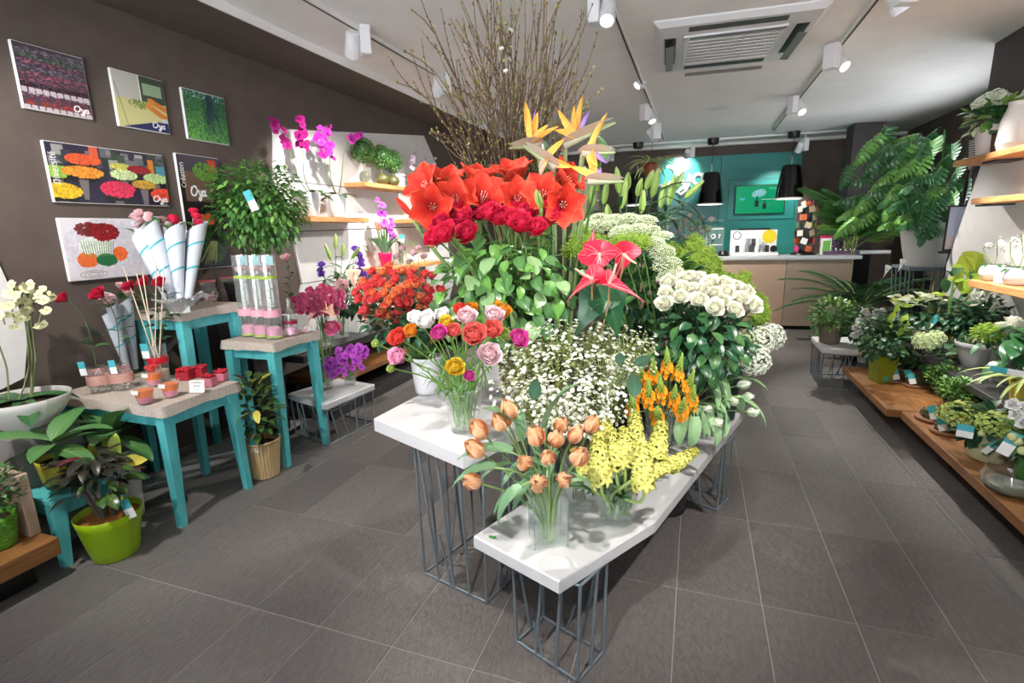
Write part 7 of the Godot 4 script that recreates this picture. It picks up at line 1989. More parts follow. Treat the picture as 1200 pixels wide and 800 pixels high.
func shelf_goods() -> void:
	# --- oak shelf with the purple orchids
	var y := 1.711
	var white_pot := func(t: Node3D): pot(t, 0.055, 0.085, 0.21, M.white_plastic, 0.0, 28, true, 0.004)
	var a := Vector3(-3.28, y, -3.92)
	orchid("dark purple orchid in a white pot at the near end of its oak shelf", a, [[[a + Vector3(0, 0.2, 0), V(-3.2, 2.028, -3.688), V(-3.2, 2.308, -3.604), V(-3.2, 2.405, -3.517), V(-3.2, 2.456, -3.445)], 8, 0.36, 0.2], [[a + Vector3(0.01, 0.2, 0), V(-3.2, 2.056, -3.763), V(-3.2, 2.301, -3.791), V(-3.2, 2.436, -3.781), V(-3.2, 2.52, -3.764)], 10, 0.42, 0.2]], "deep", 0.095, white_pot, 0.2, "purple orchids on the oak shelf")
	a = Vector3(-3.28, y, -4.28)
	orchid("violet pink orchid in a white pot at the far end of its oak shelf", a, [[[a + Vector3(0, 0.2, 0), V(-3.2, 2.083, -4.077), V(-3.2, 2.262, -4.034), V(-3.2, 2.384, -3.985), V(-3.2, 2.475, -4.021)], 6, 0.4, 0.2], [[a + Vector3(0.01, 0.2, 0), V(-3.2, 2.049, -4.119), V(-3.2, 2.288, -4.131), V(-3.2, 2.416, -4.103), V(-3.2, 2.524, -4.143)], 10, 0.5, 0.2], [[a + Vector3(0.02, 0.2, 0), V(-3.2, 2.101, -4.287), V(-3.2, 2.331, -4.346), V(-3.2, 2.454, -4.455), V(-3.2, 2.519, -4.628)], 7, 0.3, 0.2]], "purple", 0.095, white_pot, 0.22, "purple orchids on the oak shelf")
	# --- three little round trees on the highest shelf
	var tops := [V(-3.27, 2.387, -4.751), V(-3.27, 2.358, -5.071), V(-3.27, 2.338, -5.287)]
	for k in 3:
		var p: Vector3 = tops[k]
		var b := Vector3(-3.27, 2.066, p.z)
		var t := thing("topiary_tree", ["round little clipped tree in a glass of moss, nearest on the highest left shelf", "round clipped little tree in a mossy ball, middle of the three on the highest shelf", "round clipped little tree in a mossy ball, farthest of the three on the highest shelf"][k], "topiary", b)
		if k == 0:
			part("glass", lathem([Vector2(0, 0), Vector2(0.065, 0), Vector2(0.07, 0.15), Vector2(0.066, 0.15), Vector2(0.06, 0.012), Vector2(0, 0.01)], 22), M.glass, t)
		var s := S()
		ball(s, Vector3(0, 0.062, 0), Vector3(0.058, 0.06, 0.058) if k == 0 else V(0.075, 0.062, 0.075), Color(0.10, 0.10, 0.035), 14, 9, 0.12)
		part("moss_ball", fin(s), M.plant, t)
		var o := Vector3(0.0, p.y - b.y, 0.0)
		part("trunk", tubem([Vector3(0, 0.1, 0), o], 0.007, 0.006, 6, Color(0.30, 0.22, 0.14)), M.wood_bark, t)
		stuff("crown", _topiary(o), M.plant, t)
	# pale lilac orchids farther along
	var bl := func(t: Node3D): pot(t, 0.05, 0.075, 0.14, M.white_plastic)
	a = Vector3(-3.27, 2.066, -5.42)
	orchid("pale lilac orchid at the far end of the highest shelf, beside the red amaryllis", a, [[[a + Vector3(0, 0.12, 0), V(-3.2, 2.188, -5.617), V(-3.2, 2.409, -5.625), V(-3.2, 2.484, -5.694)], 5, 0.5, 0.12], [[a + Vector3(0, 0.12, 0), V(-3.2, 2.231, -5.785), V(-3.2, 2.385, -5.846), V(-3.2, 2.46, -5.983)], 6, 0.6, 0.12], [[a + Vector3(0, 0.12, 0), V(-3.2, 2.216, -5.954), V(-3.2, 2.373, -6.106), V(-3.2, 2.445, -6.206)], 5, 0.5, 0.12]], "lilac", 0.08, bl, 0.12)
	# --- pink pot of tulips and orchid in a glass, on the lower oak board
	y = 1.186
	var b := Vector3(-3.27, y, -5.02)
	var t := potted("potted_tulips", "salmon pink tulips in a bright pink pot on the lower oak shelf", "potted plant", b, 0.052, 0.078, 0.155, mat("pot_pink", Color8(226, 24, 96), 0.35))
	for k in 16:
		var d := disc(0.05)
		var tip := d * 1.7 + Vector3(0, rnd(0.38, 0.46), 0)
		var st := part("stem", tubem([d * 0.6 + Vector3(0, 0.12, 0), tip], 0.005, 0.004, 5, G4), M.plant, t)
		part("bloom", PR.tulip_salmon, M.bloom, st, Transform3D(along(tip - d).scaled(Vector3.ONE * 0.062), tip))
		part("leaf", PR.leaf_tulip, M.plant, t, lx(d * 0.6 + Vector3(0, 0.13, 0), d + Vector3(0, 0.25, 0), 0.26))
	b = Vector3(-3.25, y, -5.32)
	var gv := func(t_: Node3D):
		part("glass", lathem([Vector2(0, 0), Vector2(0.05, 0), Vector2(0.07, 0.25), Vector2(0.067, 0.25), Vector2(0.046, 0.012), Vector2(0, 0.01)], 22), M.glass, t_)
		var s := S()
		for k in 26: tube(s, bez(disc(0.03) + Vector3(0, 0.02, 0), disc(0.06) + Vector3(0, 0.12, 0), disc(0.03) + Vector3(0, 0.26, 0), 5), 0.004, 0.003, 4, Color(0.22, 0.25, 0.14))
		stuff("roots", fin(s), M.plant, t_)
	var van := orchid("bright purple orchid hanging over a tall glass of roots on the lower oak shelf", b, [[[b + Vector3(0, 0.24, 0), V(-3.22, 1.655, -4.915), V(-3.22, 1.807, -4.92), V(-3.22, 1.885, -4.882)], 9, 0.75, 0.26], [[b + Vector3(0, 0.24, 0), V(-3.22, 1.6, -5.041), V(-3.22, 1.693, -5.105)], 2, 0.3, 0.26]], "violet", 0.115, gv, 0.05)
	for k in 9: part("leaf", PR.leaf_strap, M.plant, van, lx(Vector3(0, 0.24, 0), Vector3(cos(k * 2.4), 0.7, sin(k * 2.4)), 0.24, 0, Vector3.UP, 1.4))
	tag_card(van, Vector3(0.06, 0.3, 0.05), Vector3(1, 0, 0.8), 0.05, 0.1)
	# --- on the dark ledge: mixed bouquet, silver vase with anthurium, fuchsia bunch
	y = 0.581
	b = Vector3(-3.2, y, -4.06)
	glass_vase("glass_vase", "cylindrical glass vase of the mixed lily bouquet on the dark ledge", b, 0.075, 0.085, 0.24, 0.6)
	bunch("violet_stock", "violet flower spike", "in the mixed lily bouquet", "flower", "violet spikes in the mixed bouquet", b + Vector3(0, 0.02, 0), 0.04, [V(-3.078, 1.283, -3.727), V(-2.781, 1.363, -3.851), V(-2.763, 1.275, -3.838), V(-3.068, 1.21, -3.714), V(-2.738, 1.202, -3.83), V(-2.811, 1.407, -3.851)], ["frill_violet"], 0.085, {"fh": 0.3, "r": 0.003, "leaves": [["leaf_rose", 0.07, 4, 0.5, 0.9]]})
	bunch("violet_stock", "violet blossom lower on its spike", "in the mixed lily bouquet", "flower", "violet spikes in the mixed bouquet", b + Vector3(0, 0.02, 0), 0.04, [V(-3.083, 1.24, -3.715), V(-2.758, 1.319, -3.849), V(-2.767, 1.232, -3.826), V(-2.722, 1.158, -3.826), V(-2.795, 1.363, -3.846)], ["frill_violet"], 0.07, {"fh": 0.3, "r": 0.002})
	var lil := [V(-2.97, 1.335, -3.723), V(-2.94, 1.427, -3.755), V(-2.882, 1.368, -3.762), V(-2.804, 1.345, -3.784)]
	var lt := [V(-3.025, 1.458, -3.731), V(-2.946, 1.543, -3.779), V(-2.88, 1.469, -3.786), V(-2.76, 1.43, -3.82)]
	var ms := []
	for k in 4:
		t = flower("lily", "pale lily bud", "lily", "pale lily buds in the mixed bouquet", b + Vector3(0, 0.03, 0), lil[k], lt[k] - lil[k], "", 1, 0.003, G2, [["leaf_lily", 0.14, 4, 0.5, 0.95]])
		part("bud", PR.lily_bud, M.bloom, t, Transform3D(along(lt[k] - lil[k]).scaled(Vector3(0.14, (lt[k] - lil[k]).length() * 1.2, 0.14)), lil[k] - t.position))
		ms.append(t)
	ranked(ms, lt, "pale lily bud", "in the mixed bouquet on the ledge")
	bunch("pink_gerbera", "large pink flower with dark eye", "in the mixed bouquet", "flower", "pink flowers in the mixed bouquet", b + Vector3(0, 0.03, 0), 0.03, [V(-2.844, 1.129, -3.666), V(-2.882, 1.059, -3.637)], ["frill_pink"], 0.13, {"fh": 0.4, "r": 0.003, "to": Vector3(0.6, 0, 0.6), "leaves": [["leaf_rose", 0.08, 4, 0.6, 0.95]]})
	var pale := [[V(-2.721, 1.216, -3.676), Vector3(0.3, -0.6, 0.4), "pale pink anthurium in the mixed bouquet above the pink flowers", b + Vector3(0, 0.03, 0)], [V(-2.764, 0.991, -3.229), Vector3(0.2, -0.2, 1), "peach anthurium leaning left under the fuchsia flowers", Vector3(-3.12, y, -3.72)], [V(-2.643, 0.983, -3.216), Vector3(0.9, 0.1, 0.5), "peach anthurium lying right under the fuchsia flowers", Vector3(-3.12, y, -3.72)]]
	for e in pale:
		t = flower("anthurium", e[2], "anthurium", "", e[3], e[0], Vector3(0, 1, 0.2), "", 1, 0.003, G2)
		var bb := part("spathe", PR.spathe_peach, M.bloom_gloss, t, lx(e[0] - e[3], e[1], 0.15, 0, Vector3(0.4, 0.8, 0.5)))
		part("spadix", tubem([Vector3(0, 0, -0.03), Vector3(0.05, 0.15, -0.5)], 0.04, 0.02, 6, Color(0.85, 0.6, 0.35)), M.bloom, bb)
	var fo := thing("mixed_foliage", "dark green leaves of the mixed lily bouquet on the ledge", "foliage", b + Vector3(0, 0.03, 0))
	part("stem", tubem([Vector3.ZERO, V(-2.821, 1.037, -3.762) - fo.position], 0.004, 0.004, 5, G1), M.plant, fo)
	stuff("leaves", bush(V(-2.821, 1.037, -3.762) - fo.position, Vector3(0.2, 0.17, 0.15), ["leaf_rose_dark", "leaf_rose"], 130, 0.085), M.plant, fo)
	# fuchsia bunch
	b = Vector3(-3.12, y, -3.72)
	glass_vase("glass_vase", "squat glass vase of fuchsia flowers behind the tall stool's right corner", b, 0.06, 0.07, 0.16, 0.6)
	var fu := []
	for i in 34: fu.append(V(-2.77, 1.042, -3.293) + Vector3(0.72, 0, -0.69) * (cos(i * 2.4) * sqrt((i + 0.5) / 34.0) * 0.19) + Vector3.UP * (sin(i * 2.4) * sqrt((i + 0.5) / 34.0) * 0.11) + Vector3(0.05, 0, 0.05) * (1.0 - i / 34.0))
	bunch("fuchsia_rose", "small fuchsia pink rose", "in the round bunch beside the tall stool", "rose", "fuchsia roses beside the tall stool", b + Vector3(0, 0.03, 0), 0.03, fu, ["rose_fuchsia"], 0.075, {"fh": 0.3, "r": 0.002, "to": Vector3(0.4, 0, 0.4)})
	# pink tulip-like bloom on the long stems in the glass on the small bench
	b = V(-2.781, 0.331, -3.282)
	glass_vase("glass_vase", "tall narrow glass vase of long green stems on the small left bench", b, 0.05, 0.06, 0.24, 0.5)
	ms = []
	var gh := []
	for k in 7:
		gh.append(b + Vector3(rnd(-0.05, 0.03), rnd(0.42, 0.56), rnd(-0.05, 0.05)))
		t = flower("cut_greenery", "long green leafless stem in the tall narrow vase on the small left bench", "greenery", "long stems in the tall narrow vase", b + Vector3(0, 0.02, 0) + disc(0.03), gh[k], Vector3(0, 1, 0), "", 1, 0.005, Color(0.24, 0.38, 0.12))
		ms.append(t)
	ranked(ms, gh, "long bare green stem", "in the tall vase on the small bench")
	flower("peony", "big rose pink bloom hanging below the fuchsia bunch", "flower", "", b + Vector3(0, 0.02, 0), V(-2.627, 0.871, -3.251), Vector3(0.3, -0.2, 0.7), "rose_fuchsia", 0.15, 0.005, G2)
	# silver vase with peach anthurium, white boxes
	b = Vector3(-3.09, y, -4.52)
	t = thing("metal_vase", "bronze pink metal vase on the dark ledge under a flat peach anthurium", "vase", b)
	part("body", lathem([Vector2(0, 0), Vector2(0.045, 0), Vector2(0.05, 0.02), Vector2(0.075, 0.13), Vector2(0.085, 0.22), Vector2(0.082, 0.22), Vector2(0.07, 0.13), Vector2(0, 0.05)], 26), mat("bronze_pink", Color8(206, 168, 150), 0.22, 0.85), t)
	t = flower("anthurium", "flat peach anthurium lying on the bronze pink vase", "anthurium", "", b + Vector3(0, 0.06, 0), V(-2.802, 0.864, -3.86), Vector3(0, 1, 0), "", 1, 0.004, G2)
	var bb := part("spathe", PR.spathe_peach, M.bloom_gloss, t, lx(V(-2.802, 0.864, -3.86) - t.position, Vector3(0.7, -0.1, 0.55), 0.2, 0, Vector3.UP, 1.1))
	part("spadix", tubem([Vector3(0, 0, -0.03), Vector3(0.0, 0.1, -0.4)], 0.04, 0.02, 6, Color(0.85, 0.7, 0.3)), M.bloom, bb)
	for e in [[Vector3(-3.25, y, -4.38), Vector3(0.2, 0.26, 0.22), "white square planter box on the dark ledge behind the bronze pink vase"], [Vector3(-3.22, y, -4.86), Vector3(0.24, 0.24, 0.24), "white square planter box on the dark ledge below the coral spray roses"], [Vector3(-3.2, y, -3.42), Vector3(0.22, 0.34, 0.2), "grey-white box at the near end of the dark ledge behind the tall stool"]]:
		t = thing("planter_box", e[2], "planter", e[0])
		part("box", boxm(e[1], 0.006, Vector3(0, e[1].y / 2, 0)), M.trim_white, t)
		part("soil", boxm(Vector3(e[1].x - 0.03, 0.004, e[1].z - 0.03), 0, Vector3(0, e[1].y + 0.001, 0)), M.soil, t)
	# little violet orchids in a tumbler on the small bench
	b = V(-2.664, 0.331, -3.436)
	glass_vase("glass_tumbler", "small glass tumbler of violet orchids on the small left bench", b, 0.045, 0.058, 0.115, 0.5)
	var oh := [V(-2.688, 0.523, -3.204), V(-2.641, 0.6, -3.238), V(-2.611, 0.508, -3.228), V(-2.57, 0.572, -3.257), V(-2.606, 0.652, -3.263), V(-2.648, 0.483, -3.209), V(-2.504, 0.636, -3.295), V(-2.462, 0.674, -3.319), V(-2.414, 0.608, -3.321), V(-2.475, 0.57, -3.29), V(-2.436, 0.543, -3.298), V(-2.518, 0.532, -3.267), V(-2.404, 0.66, -3.337), V(-2.671, 0.575, -3.222), V(-2.56, 0.494, -3.243), V(-2.632, 0.548, -3.229), V(-2.515, 0.597, -3.283), V(-2.554, 0.618, -3.273), V(-2.596, 0.586, -3.251), V(-2.663, 0.535, -3.216), V(-2.465, 0.622, -3.306), V(-2.531, 0.676, -3.295), V(-2.435, 0.648, -3.323)]
	ms = []
	for h in oh: ms.append(flower("orchid_bloom", "violet orchid bloom", "orchid", "violet orchid blooms in the tumbler", b + Vector3(0, 0.03, 0) + disc(0.02), h, Vector3(0.4, 0.3, 0.7) + rdir() * 0.8, "orchid_violet", 0.09, 0.002, G2))
	ranked(ms, oh, "violet orchid bloom", "in the tumbler on the small left bench")

func _topiary(o: Vector3) -> ArrayMesh:
	var s := S()
	var inner := S()
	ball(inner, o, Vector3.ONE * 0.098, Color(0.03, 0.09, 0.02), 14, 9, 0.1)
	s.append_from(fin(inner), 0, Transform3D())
	s.append_from(bush(o, Vector3.ONE * 0.112, ["leaf_box", "leaf_box_light", "leaf_box"], 620, 0.026, 0.9), 0, Transform3D())
	return s.commit()

# ---------------------------------------------------------------- right side
func right_side() -> void:
	var t: Node3D
	var c: Vector3
	var s: SurfaceTool
	# on the small far bench
	c = V(1.381, 0.401, -5.692)
	c.x = minf(c.x, 1.27)
	t = potted("potted_heather", "grey basket of grey-green heather on the small far bench", "potted plant", c, 0.085, 0.11, 0.17, mat("basket_grey", Color8(120, 108, 96), 0.9))
	stuff("foliage", bush(Vector3(0, 0.26, 0), Vector3(0.18, 0.18, 0.16), ["needle", "leaf_box", "leaf_box_light"], 600, 0.06), M.plant, t)
	for k in 14: part("blossom", PR.waxfloret, M.bloom, t, Transform3D(along(rdir() + Vector3.UP).scaled(Vector3.ONE * 0.025), Vector3(0, 0.26, 0) + (rdir() + Vector3(0, 0.4, 0)).normalized() * Vector3(0.18, 0.18, 0.16)))
	# far low board: white cup with white flowers, olive pot, moss plates
	c = V(1.546, 0.251, -5.578)
	t = potted("potted_daisies", "white-flowered plant in a tall white cup at the far end of the low oak board", "potted plant", c, 0.05, 0.075, 0.22, M.white_plastic)
	part("black_bow", boxm(Vector3(0.05, 0.05, 0.01), 0.004), M.black, t, Transform3D(Basis(Vector3.BACK, 0.7), Vector3(-0.02, 0.15, 0.07)))
	stuff("foliage", bush(Vector3(0, 0.36, 0), Vector3(0.2, 0.15, 0.17), ["leaf_rose_dark", "leaf_rose_dark", "leaf_rose"], 230, 0.075), M.plant, t)
	for p in [V(1.408, 0.606, -5.415), V(1.442, 0.658, -5.439), V(1.475, 0.741, -5.47), V(1.514, 0.694, -5.473), V(1.539, 0.633, -5.468), V(1.433, 0.559, -5.413), V(1.397, 0.53, -5.394), V(1.571, 0.739, -5.504), V(1.551, 0.693, -5.486), V(1.622, 0.737, -5.522), V(1.824, 0.687, -5.582), V(1.87, 0.647, -5.59), V(1.799, 0.733, -5.584)]:
		part("blossom", PR.frill_white, M.bloom, t, Transform3D(along(rdir() * 0.4 + Vector3(-0.2, 0.5, 0.8)).scaled(Vector3.ONE * 0.085), p - c))
	c = V(1.502, 0.251, -4.921)
	t = thing("potted_shrub", "bushy green plant with lime tips in a tall olive square pot", "potted plant", c, "", 0.25)
	s = S()
	var rg := func(y: float, k: float): return [Vector3(-k, y, -k), Vector3(-k, y, k), Vector3(k, y, k), Vector3(k, y, -k)]
	loft(s, [rg.call(0.0, 0.062), rg.call(0.22, 0.076), rg.call(0.222, 0.07), rg.call(0.19, 0.068)])
	part("pot", fin(s), mat("pot_olive", Color8(132, 144, 34), 0.35), t)
	part("turquoise_sticker", boxm(V(0.035, 0.035, 0.002), 0), M.tag_teal, t, Transform3D(Basis(Vector3.RIGHT, -0.06), Vector3(0.0, 0.035, 0.066)))
	stuff("foliage", bush(Vector3(0, 0.38, 0), Vector3(0.2, 0.19, 0.18), ["leaf_rose_dark", "leaf_rose_dark", "leaf_rose"], 260, 0.08), M.plant, t)
	for p in [V(1.514, 0.822, -4.872), V(1.557, 0.74, -4.869), V(1.618, 0.685, -4.878), V(1.475, 0.709, -4.832), V(1.542, 0.64, -4.841), V(1.646, 0.638, -4.877), V(1.446, 0.77, -4.836)]: part("leaf", PR.bract_lime, M.plant, t, lx(p - t.position, Vector3(0, 1, 0.2) + rdir() * 0.5, 0.1, 0, Vector3(0, 0.4, 1)))
	# wood slices with moss
	var plates := [[V(1.632, 0.251, -4.955), 0.115, "oval wood slice with moss, farthest of the moss plates", 2], [V(1.709, 0.251, -4.826), 0.09, "wood slice with moss beside the olive pot, second of the moss plates", 1], [V(1.554, 0.249, -3.994), 0.115, "reddish wood plate with a mossy mound before the clover", 1], [V(1.523, 0.249, -3.754), 0.085, "small wood slice with dark moss beside the pale green hydrangea", 1]]
	for e in plates:
		t = thing("moss_plate", e[2], "plate", e[0])
		part("wood_slice", lathem([Vector2(0, 0), Vector2(e[1] * 0.92, 0), Vector2(e[1], 0.008), Vector2(e[1], 0.018), Vector2(e[1] * 0.95, 0.022), Vector2(0, 0.02)], 22), mat("slice", Color8(140, 96, 66), 0.8), t)
		s = S()
		ball(s, Vector3(0, 0.035, 0), Vector3(e[1] * 0.72, 0.06, e[1] * 0.72), Color(0.07, 0.065, 0.028), 16, 9, 0.2)
		for k in 120:
			var d := rdir()
			d.y = absf(d.y)
			ball(s, Vector3(0, 0.035, 0) + d * Vector3(e[1] * 0.72, 0.06, e[1] * 0.72), Vector3.ONE * rnd(0.004, 0.009), [Color(0.10, 0.12, 0.03), Color(0.06, 0.06, 0.03), Color(0.13, 0.11, 0.05)][k % 3], 4, 3)
		stuff("moss", fin(s), M.plant, t)
		for k in e[3]: tag_card(t, Vector3(-0.05 + 0.09 * k, 0.075, e[1] * 0.75), Vector3(-0.3, 0.1, 1), 0.045, 0.085, 0.3)
	for e in [[V(1.832, 0.25, -4.634), 0.13, "mound of bright green clover on the low oak board, farther of the two"], [V(1.78, 0.25, -4.299), 0.13, "mound of bright green clover on the low oak board, nearer of the two"]]:
		var g := Vector3(e[0].x, 0.249, e[0].z)
		t = potted("potted_clover", e[2], "potted plant", g, 0.06, 0.08, 0.06, mat("pot_brown", Color8(92, 66, 52), 0.7))
		stuff("foliage", bush(Vector3(0, 0.13, 0), Vector3(e[1], 0.09, e[1]), ["leaf_box", "leaf_box", "leaf_box_light"], 620, 0.034, 0.4, 0.5), M.plant, t)
	# white hydrangea-like plant between board and ledge
	c = Vector3(V(1.809, 0.251, -4.853).x, 0.251, V(1.809, 0.251, -4.853).z)
	t = potted("potted_hydrangea", "small hydrangea with creamy white heads at the edge of the black ledge", "potted plant", c + Vector3(-0.03, 0, 0.0), 0.055, 0.07, 0.12, M.pot_brown)
	stuff("foliage", bush(Vector3(0, 0.22, 0), Vector3(0.16, 0.12, 0.14), ["leaf_rose_dark", "leaf_rose"], 120, 0.08), M.plant, t)
	for p in [V(1.658, 0.658, -4.68), V(1.726, 0.644, -4.701), V(1.678, 0.62, -4.678), V(1.756, 0.669, -4.717)]: part("flower_head", PR.hydhead_palegreen, M.bloom, t, Transform3D(Basis().scaled(Vector3.ONE * 0.13), p - t.position))
	# pale green hydrangeas in a leaf-print pot
	c = V(1.581, 0.249, -3.396)
	t = potted("potted_hydrangea", "pale green hydrangeas in a leaf-printed pot on the near low oak board", "potted plant", c, 0.088, 0.105, 0.165, mat("pot_cream", Color8(196, 196, 158), 0.5))
	for k in 16:
		var an := k * 2.4
		part("leaf_print", PR.leaf_print, M.plant, t, Transform3D(Basis(Vector3.UP, -an + PI / 2) * Basis(Vector3.BACK, k * 1.3) * Basis().scaled(Vector3.ONE * 0.05), Vector3(cos(an) * 0.1045, 0.03 + 0.11 * ((k * 7) % 16) / 16.0, sin(an) * 0.1045) * Vector3(0.93 + 0.07 * ((k * 7) % 16) / 16.0, 1, 0.93 + 0.07 * ((k * 7) % 16) / 16.0)))
	stuff("foliage", bush(Vector3(0, 0.2, 0), Vector3(0.15, 0.08, 0.13), ["leaf_rose_dark"], 90, 0.1), M.plant, t)
	for e in [[V(1.493, 0.473, -3.492), 0.25], [V(1.561, 0.493, -3.304), 0.22], [V(1.597, 0.435, -3.554), 0.16]]: part("flower_head", PR.hydhead_lime, M.bloom, t, Transform3D(Basis().scaled(Vector3(1, 0.72, 1) * e[1]), e[0] - c + Vector3(0, -0.02, 0)))
	tag_card(t, V(1.411, 0.436, -3.27) - c, Vector3(-0.4, 0.2, 1), 0.07, 0.07, 0.0)
	tag_card(t, V(1.524, 0.365, -3.25) - c, Vector3(-0.3, 0.0, 1), 0.03, 0.09, -0.6)
	for p in [V(1.507, 0.449, -3.264), V(1.548, 0.47, -3.283), V(1.525, 0.418, -3.263), V(1.584, 0.443, -3.29), V(1.473, 0.437, -3.249)]: part("bud", PR.berry, mat("bud_cream", Color8(206, 210, 150), 0.5), t, Transform3D(Basis().scaled(Vector3.ONE * 0.016), p - c))
	# glass bowl terrarium and round green pot at the edge of the view
	c = V(1.506, 0.249, -2.971)
	t = thing("terrarium", "low glass bowl terrarium of moss near the right edge of the view", "terrarium", c)
	part("glass", lathem([Vector2(0, 0), Vector2(0.09, 0), Vector2(0.125, 0.035), Vector2(0.13, 0.07), Vector2(0.11, 0.11), Vector2(0.107, 0.11), Vector2(0.126, 0.07), Vector2(0.12, 0.036), Vector2(0, 0.006)], 28), M.glass, t)
	s = S()
	ball(s, Vector3(0, 0.025, 0), Vector3(0.11, 0.03, 0.11), Color(0.05, 0.055, 0.025), 16, 7, 0.2)
	stuff("moss", fin(s), M.plant, t)
	c = V(1.626, 0.249, -3.061)
	t = potted("potted_lily", "round green pot with white flowers and buds at the right edge of the view", "potted plant", c, 0.07, 0.085, 0.16, mat("pot_leaf_green", Color8(70, 120, 56), 0.3))
	stuff("foliage", bush(Vector3(0, 0.27, 0), Vector3(0.14, 0.14, 0.12), ["leaf_rose", "leaf_rose_dark"], 110, 0.09), M.plant, t)
	for p in [V(1.487, 0.669, -2.992), V(1.466, 0.638, -2.977), V(1.498, 0.597, -2.98), V(1.448, 0.686, -2.982)]: part("blossom", PR.frill_white, M.bloom, t, Transform3D(along(Vector3(-0.3, 0.4, 1)).scaled(Vector3.ONE * 0.07), p - c))
	for p in [V(1.465, 0.527, -2.919), V(1.486, 0.484, -2.917), V(1.438, 0.548, -2.914)]: part("bud", PR.berry, M.bud_cream, t, Transform3D(Basis().scaled(Vector3.ONE * 0.02), p - c))
	tag_card(t, V(1.446, 0.504, -2.939) - c, Vector3(-0.4, 0.1, 1), 0.05, 0.12, -0.35)

	# --- on the black ledge
	var L := 0.451
	c = V(2.049, 0.451, -4.746)
	t = potted("potted_bowl", "wide pale grey bowl of white buds on the black ledge", "potted plant", c + Vector3(0, 0, -0.02), 0.085, 0.145, 0.19, mat("bowl_grey", Color8(176, 174, 176), 0.4))
	for k in 26: part("bud", PR.lily_bud, M.bud_cream, t, lx(Vector3(0, 0.17, 0) + disc(0.09), Vector3(0, 1, 0) + rdir() * 0.5, 0.075))
	for k in 12: part("leaf", PR.leaf_spath, M.plant, t, lx(Vector3(0.03, 0.17, 0) + disc(0.06), Vector3(0, 0.8, 0) + rdir(), 0.14))
	c = V(2.021, 0.451, -5.133)
	t = potted("potted_plant", "small ribbed grey pot of lime and white flowers beside the pale grey bowl", "potted plant", c, 0.07, 0.085, 0.15, mat("pot_taupe", Color8(138, 132, 126), 0.6))
	stuff("foliage", bush(Vector3(0, 0.19, 0), Vector3(0.11, 0.06, 0.1), ["leaf_box_light", "leaf_box"], 170, 0.045), M.plant, t)
	for k in 6: part("blossom", PR.hyd_white, M.bloom, t, Transform3D(along(rdir() + Vector3(0, 1.5, 0.5)).scaled(Vector3.ONE * 0.06), Vector3(0.05, 0.22, 0) + disc(0.06)))
	tag_card(t, V(1.989, 0.587, -4.999) - c, Vector3(-0.2, 0.2, 1), 0.075, 0.075, 0.0)
	c = V(2.079, 0.451, -5.512)
	t = potted("potted_plant", "brownish plant in a wide terracotta pink pot behind the small grey pot", "potted plant", c + Vector3(0.06, 0, -0.08), 0.075, 0.115, 0.2, mat("pot_terracotta", Color8(178, 146, 126), 0.7))
	for k in 9: part("stem", tubem(bez(Vector3(0, 0.17, 0) + disc(0.05), disc(0.08) + Vector3(0, 0.24, 0), disc(0.1) + Vector3(0, 0.28, 0), 4), 0.004, 0.003, 5, BR), M.wood_bark, t)
	tag_card(t, V(1.817, 0.713, -5.075) - c, Vector3(-0.2, 0.2, 1), 0.045, 0.15, -0.6)
	c = Vector3(2.05, L, -5.0)
	t = potted("potted_plant", "round shiny olive ceramic pot with trailing leaves behind the terracotta pot", "potted plant", c, 0.075, 0.11, 0.19, mat("pot_khaki", Color8(142, 138, 82), 0.3))
	stuff("foliage", bush(Vector3(0, 0.26, 0), Vector3(0.14, 0.10, 0.13), ["leaf_rose_dark", "leaf_box_dark"], 120, 0.06), M.plant, t)
	c = Vector3(1.9, L, -5.35)
	t = potted("potted_poinsettia", "white poinsettia in a mauve pot at the far end of the black ledge", "potted plant", c, 0.075, 0.1, 0.2, mat("pot_mauve", Color8(122, 100, 112), 0.5))
	stuff("foliage", bush(Vector3(0, 0.30, 0), Vector3(0.22, 0.11, 0.2), ["leaf_rose_dark", "leaf_spath"], 120, 0.1), M.plant, t)
	for i in 46:
		var p := V(1.809, 0.877, -5.327) + Vector3(0.94, 0, -0.33) * (cos(i * 2.4) * sqrt((i + 0.5) / 46.0) * 0.23) + Vector3(0.1, 0.75, 0.45) * (sin(i * 2.4) * sqrt((i + 0.5) / 46.0) * 0.09)
		part("bract", PR["bract_lime" if i % 4 == 1 else "bract_white"], M.bloom, t, lx(p - c, Vector3(cos(i * 1.7), 0.35, sin(i * 1.7)), rnd(0.075, 0.11), 0, Vector3(0, 1, 0.8)))
	# snake plant and lime plant behind
	c = Vector3(2.05, L, -5.48)
	t = potted("snake_plant", "tall snake plant with yellow edged leaves at the far end of the black ledge", "potted plant", c, 0.06, 0.075, 0.16, M.dark_grey)
	for k in 11:
		var an := k * 2.4
		s = S()
		petal(s, lx(Vector3(cos(an), 0, sin(an)) * 0.02 + Vector3(0, 0.12, 0), Vector3(cos(an) * 0.5, 1.3, sin(an) * 0.5), 1.0, an), rnd(0.35, 0.55), 0.06, 0.6, 0.5, 0, 0.25, 0, 0.25, 0.02, Color(0.05, 0.10, 0.04), Color(0.10, 0.16, 0.06), Color(0.50, 0.46, 0.12), 4, 6, 0.7)
		part("leaf", fin(s), M.plant, t)
	c = Vector3(2.14, L, -4.98)
	t = potted("potted_stephanotis", "dark glossy climber with white buds under the lowest right oak shelf", "potted plant", c, 0.07, 0.09, 0.16, M.dark_grey)
	stuff("foliage", bush(Vector3(-0.06, 0.34, 0.05), Vector3(0.2, 0.19, 0.2), ["leaf_rose_dark"], 300, 0.075, 0.3), M.plant_gloss, t)
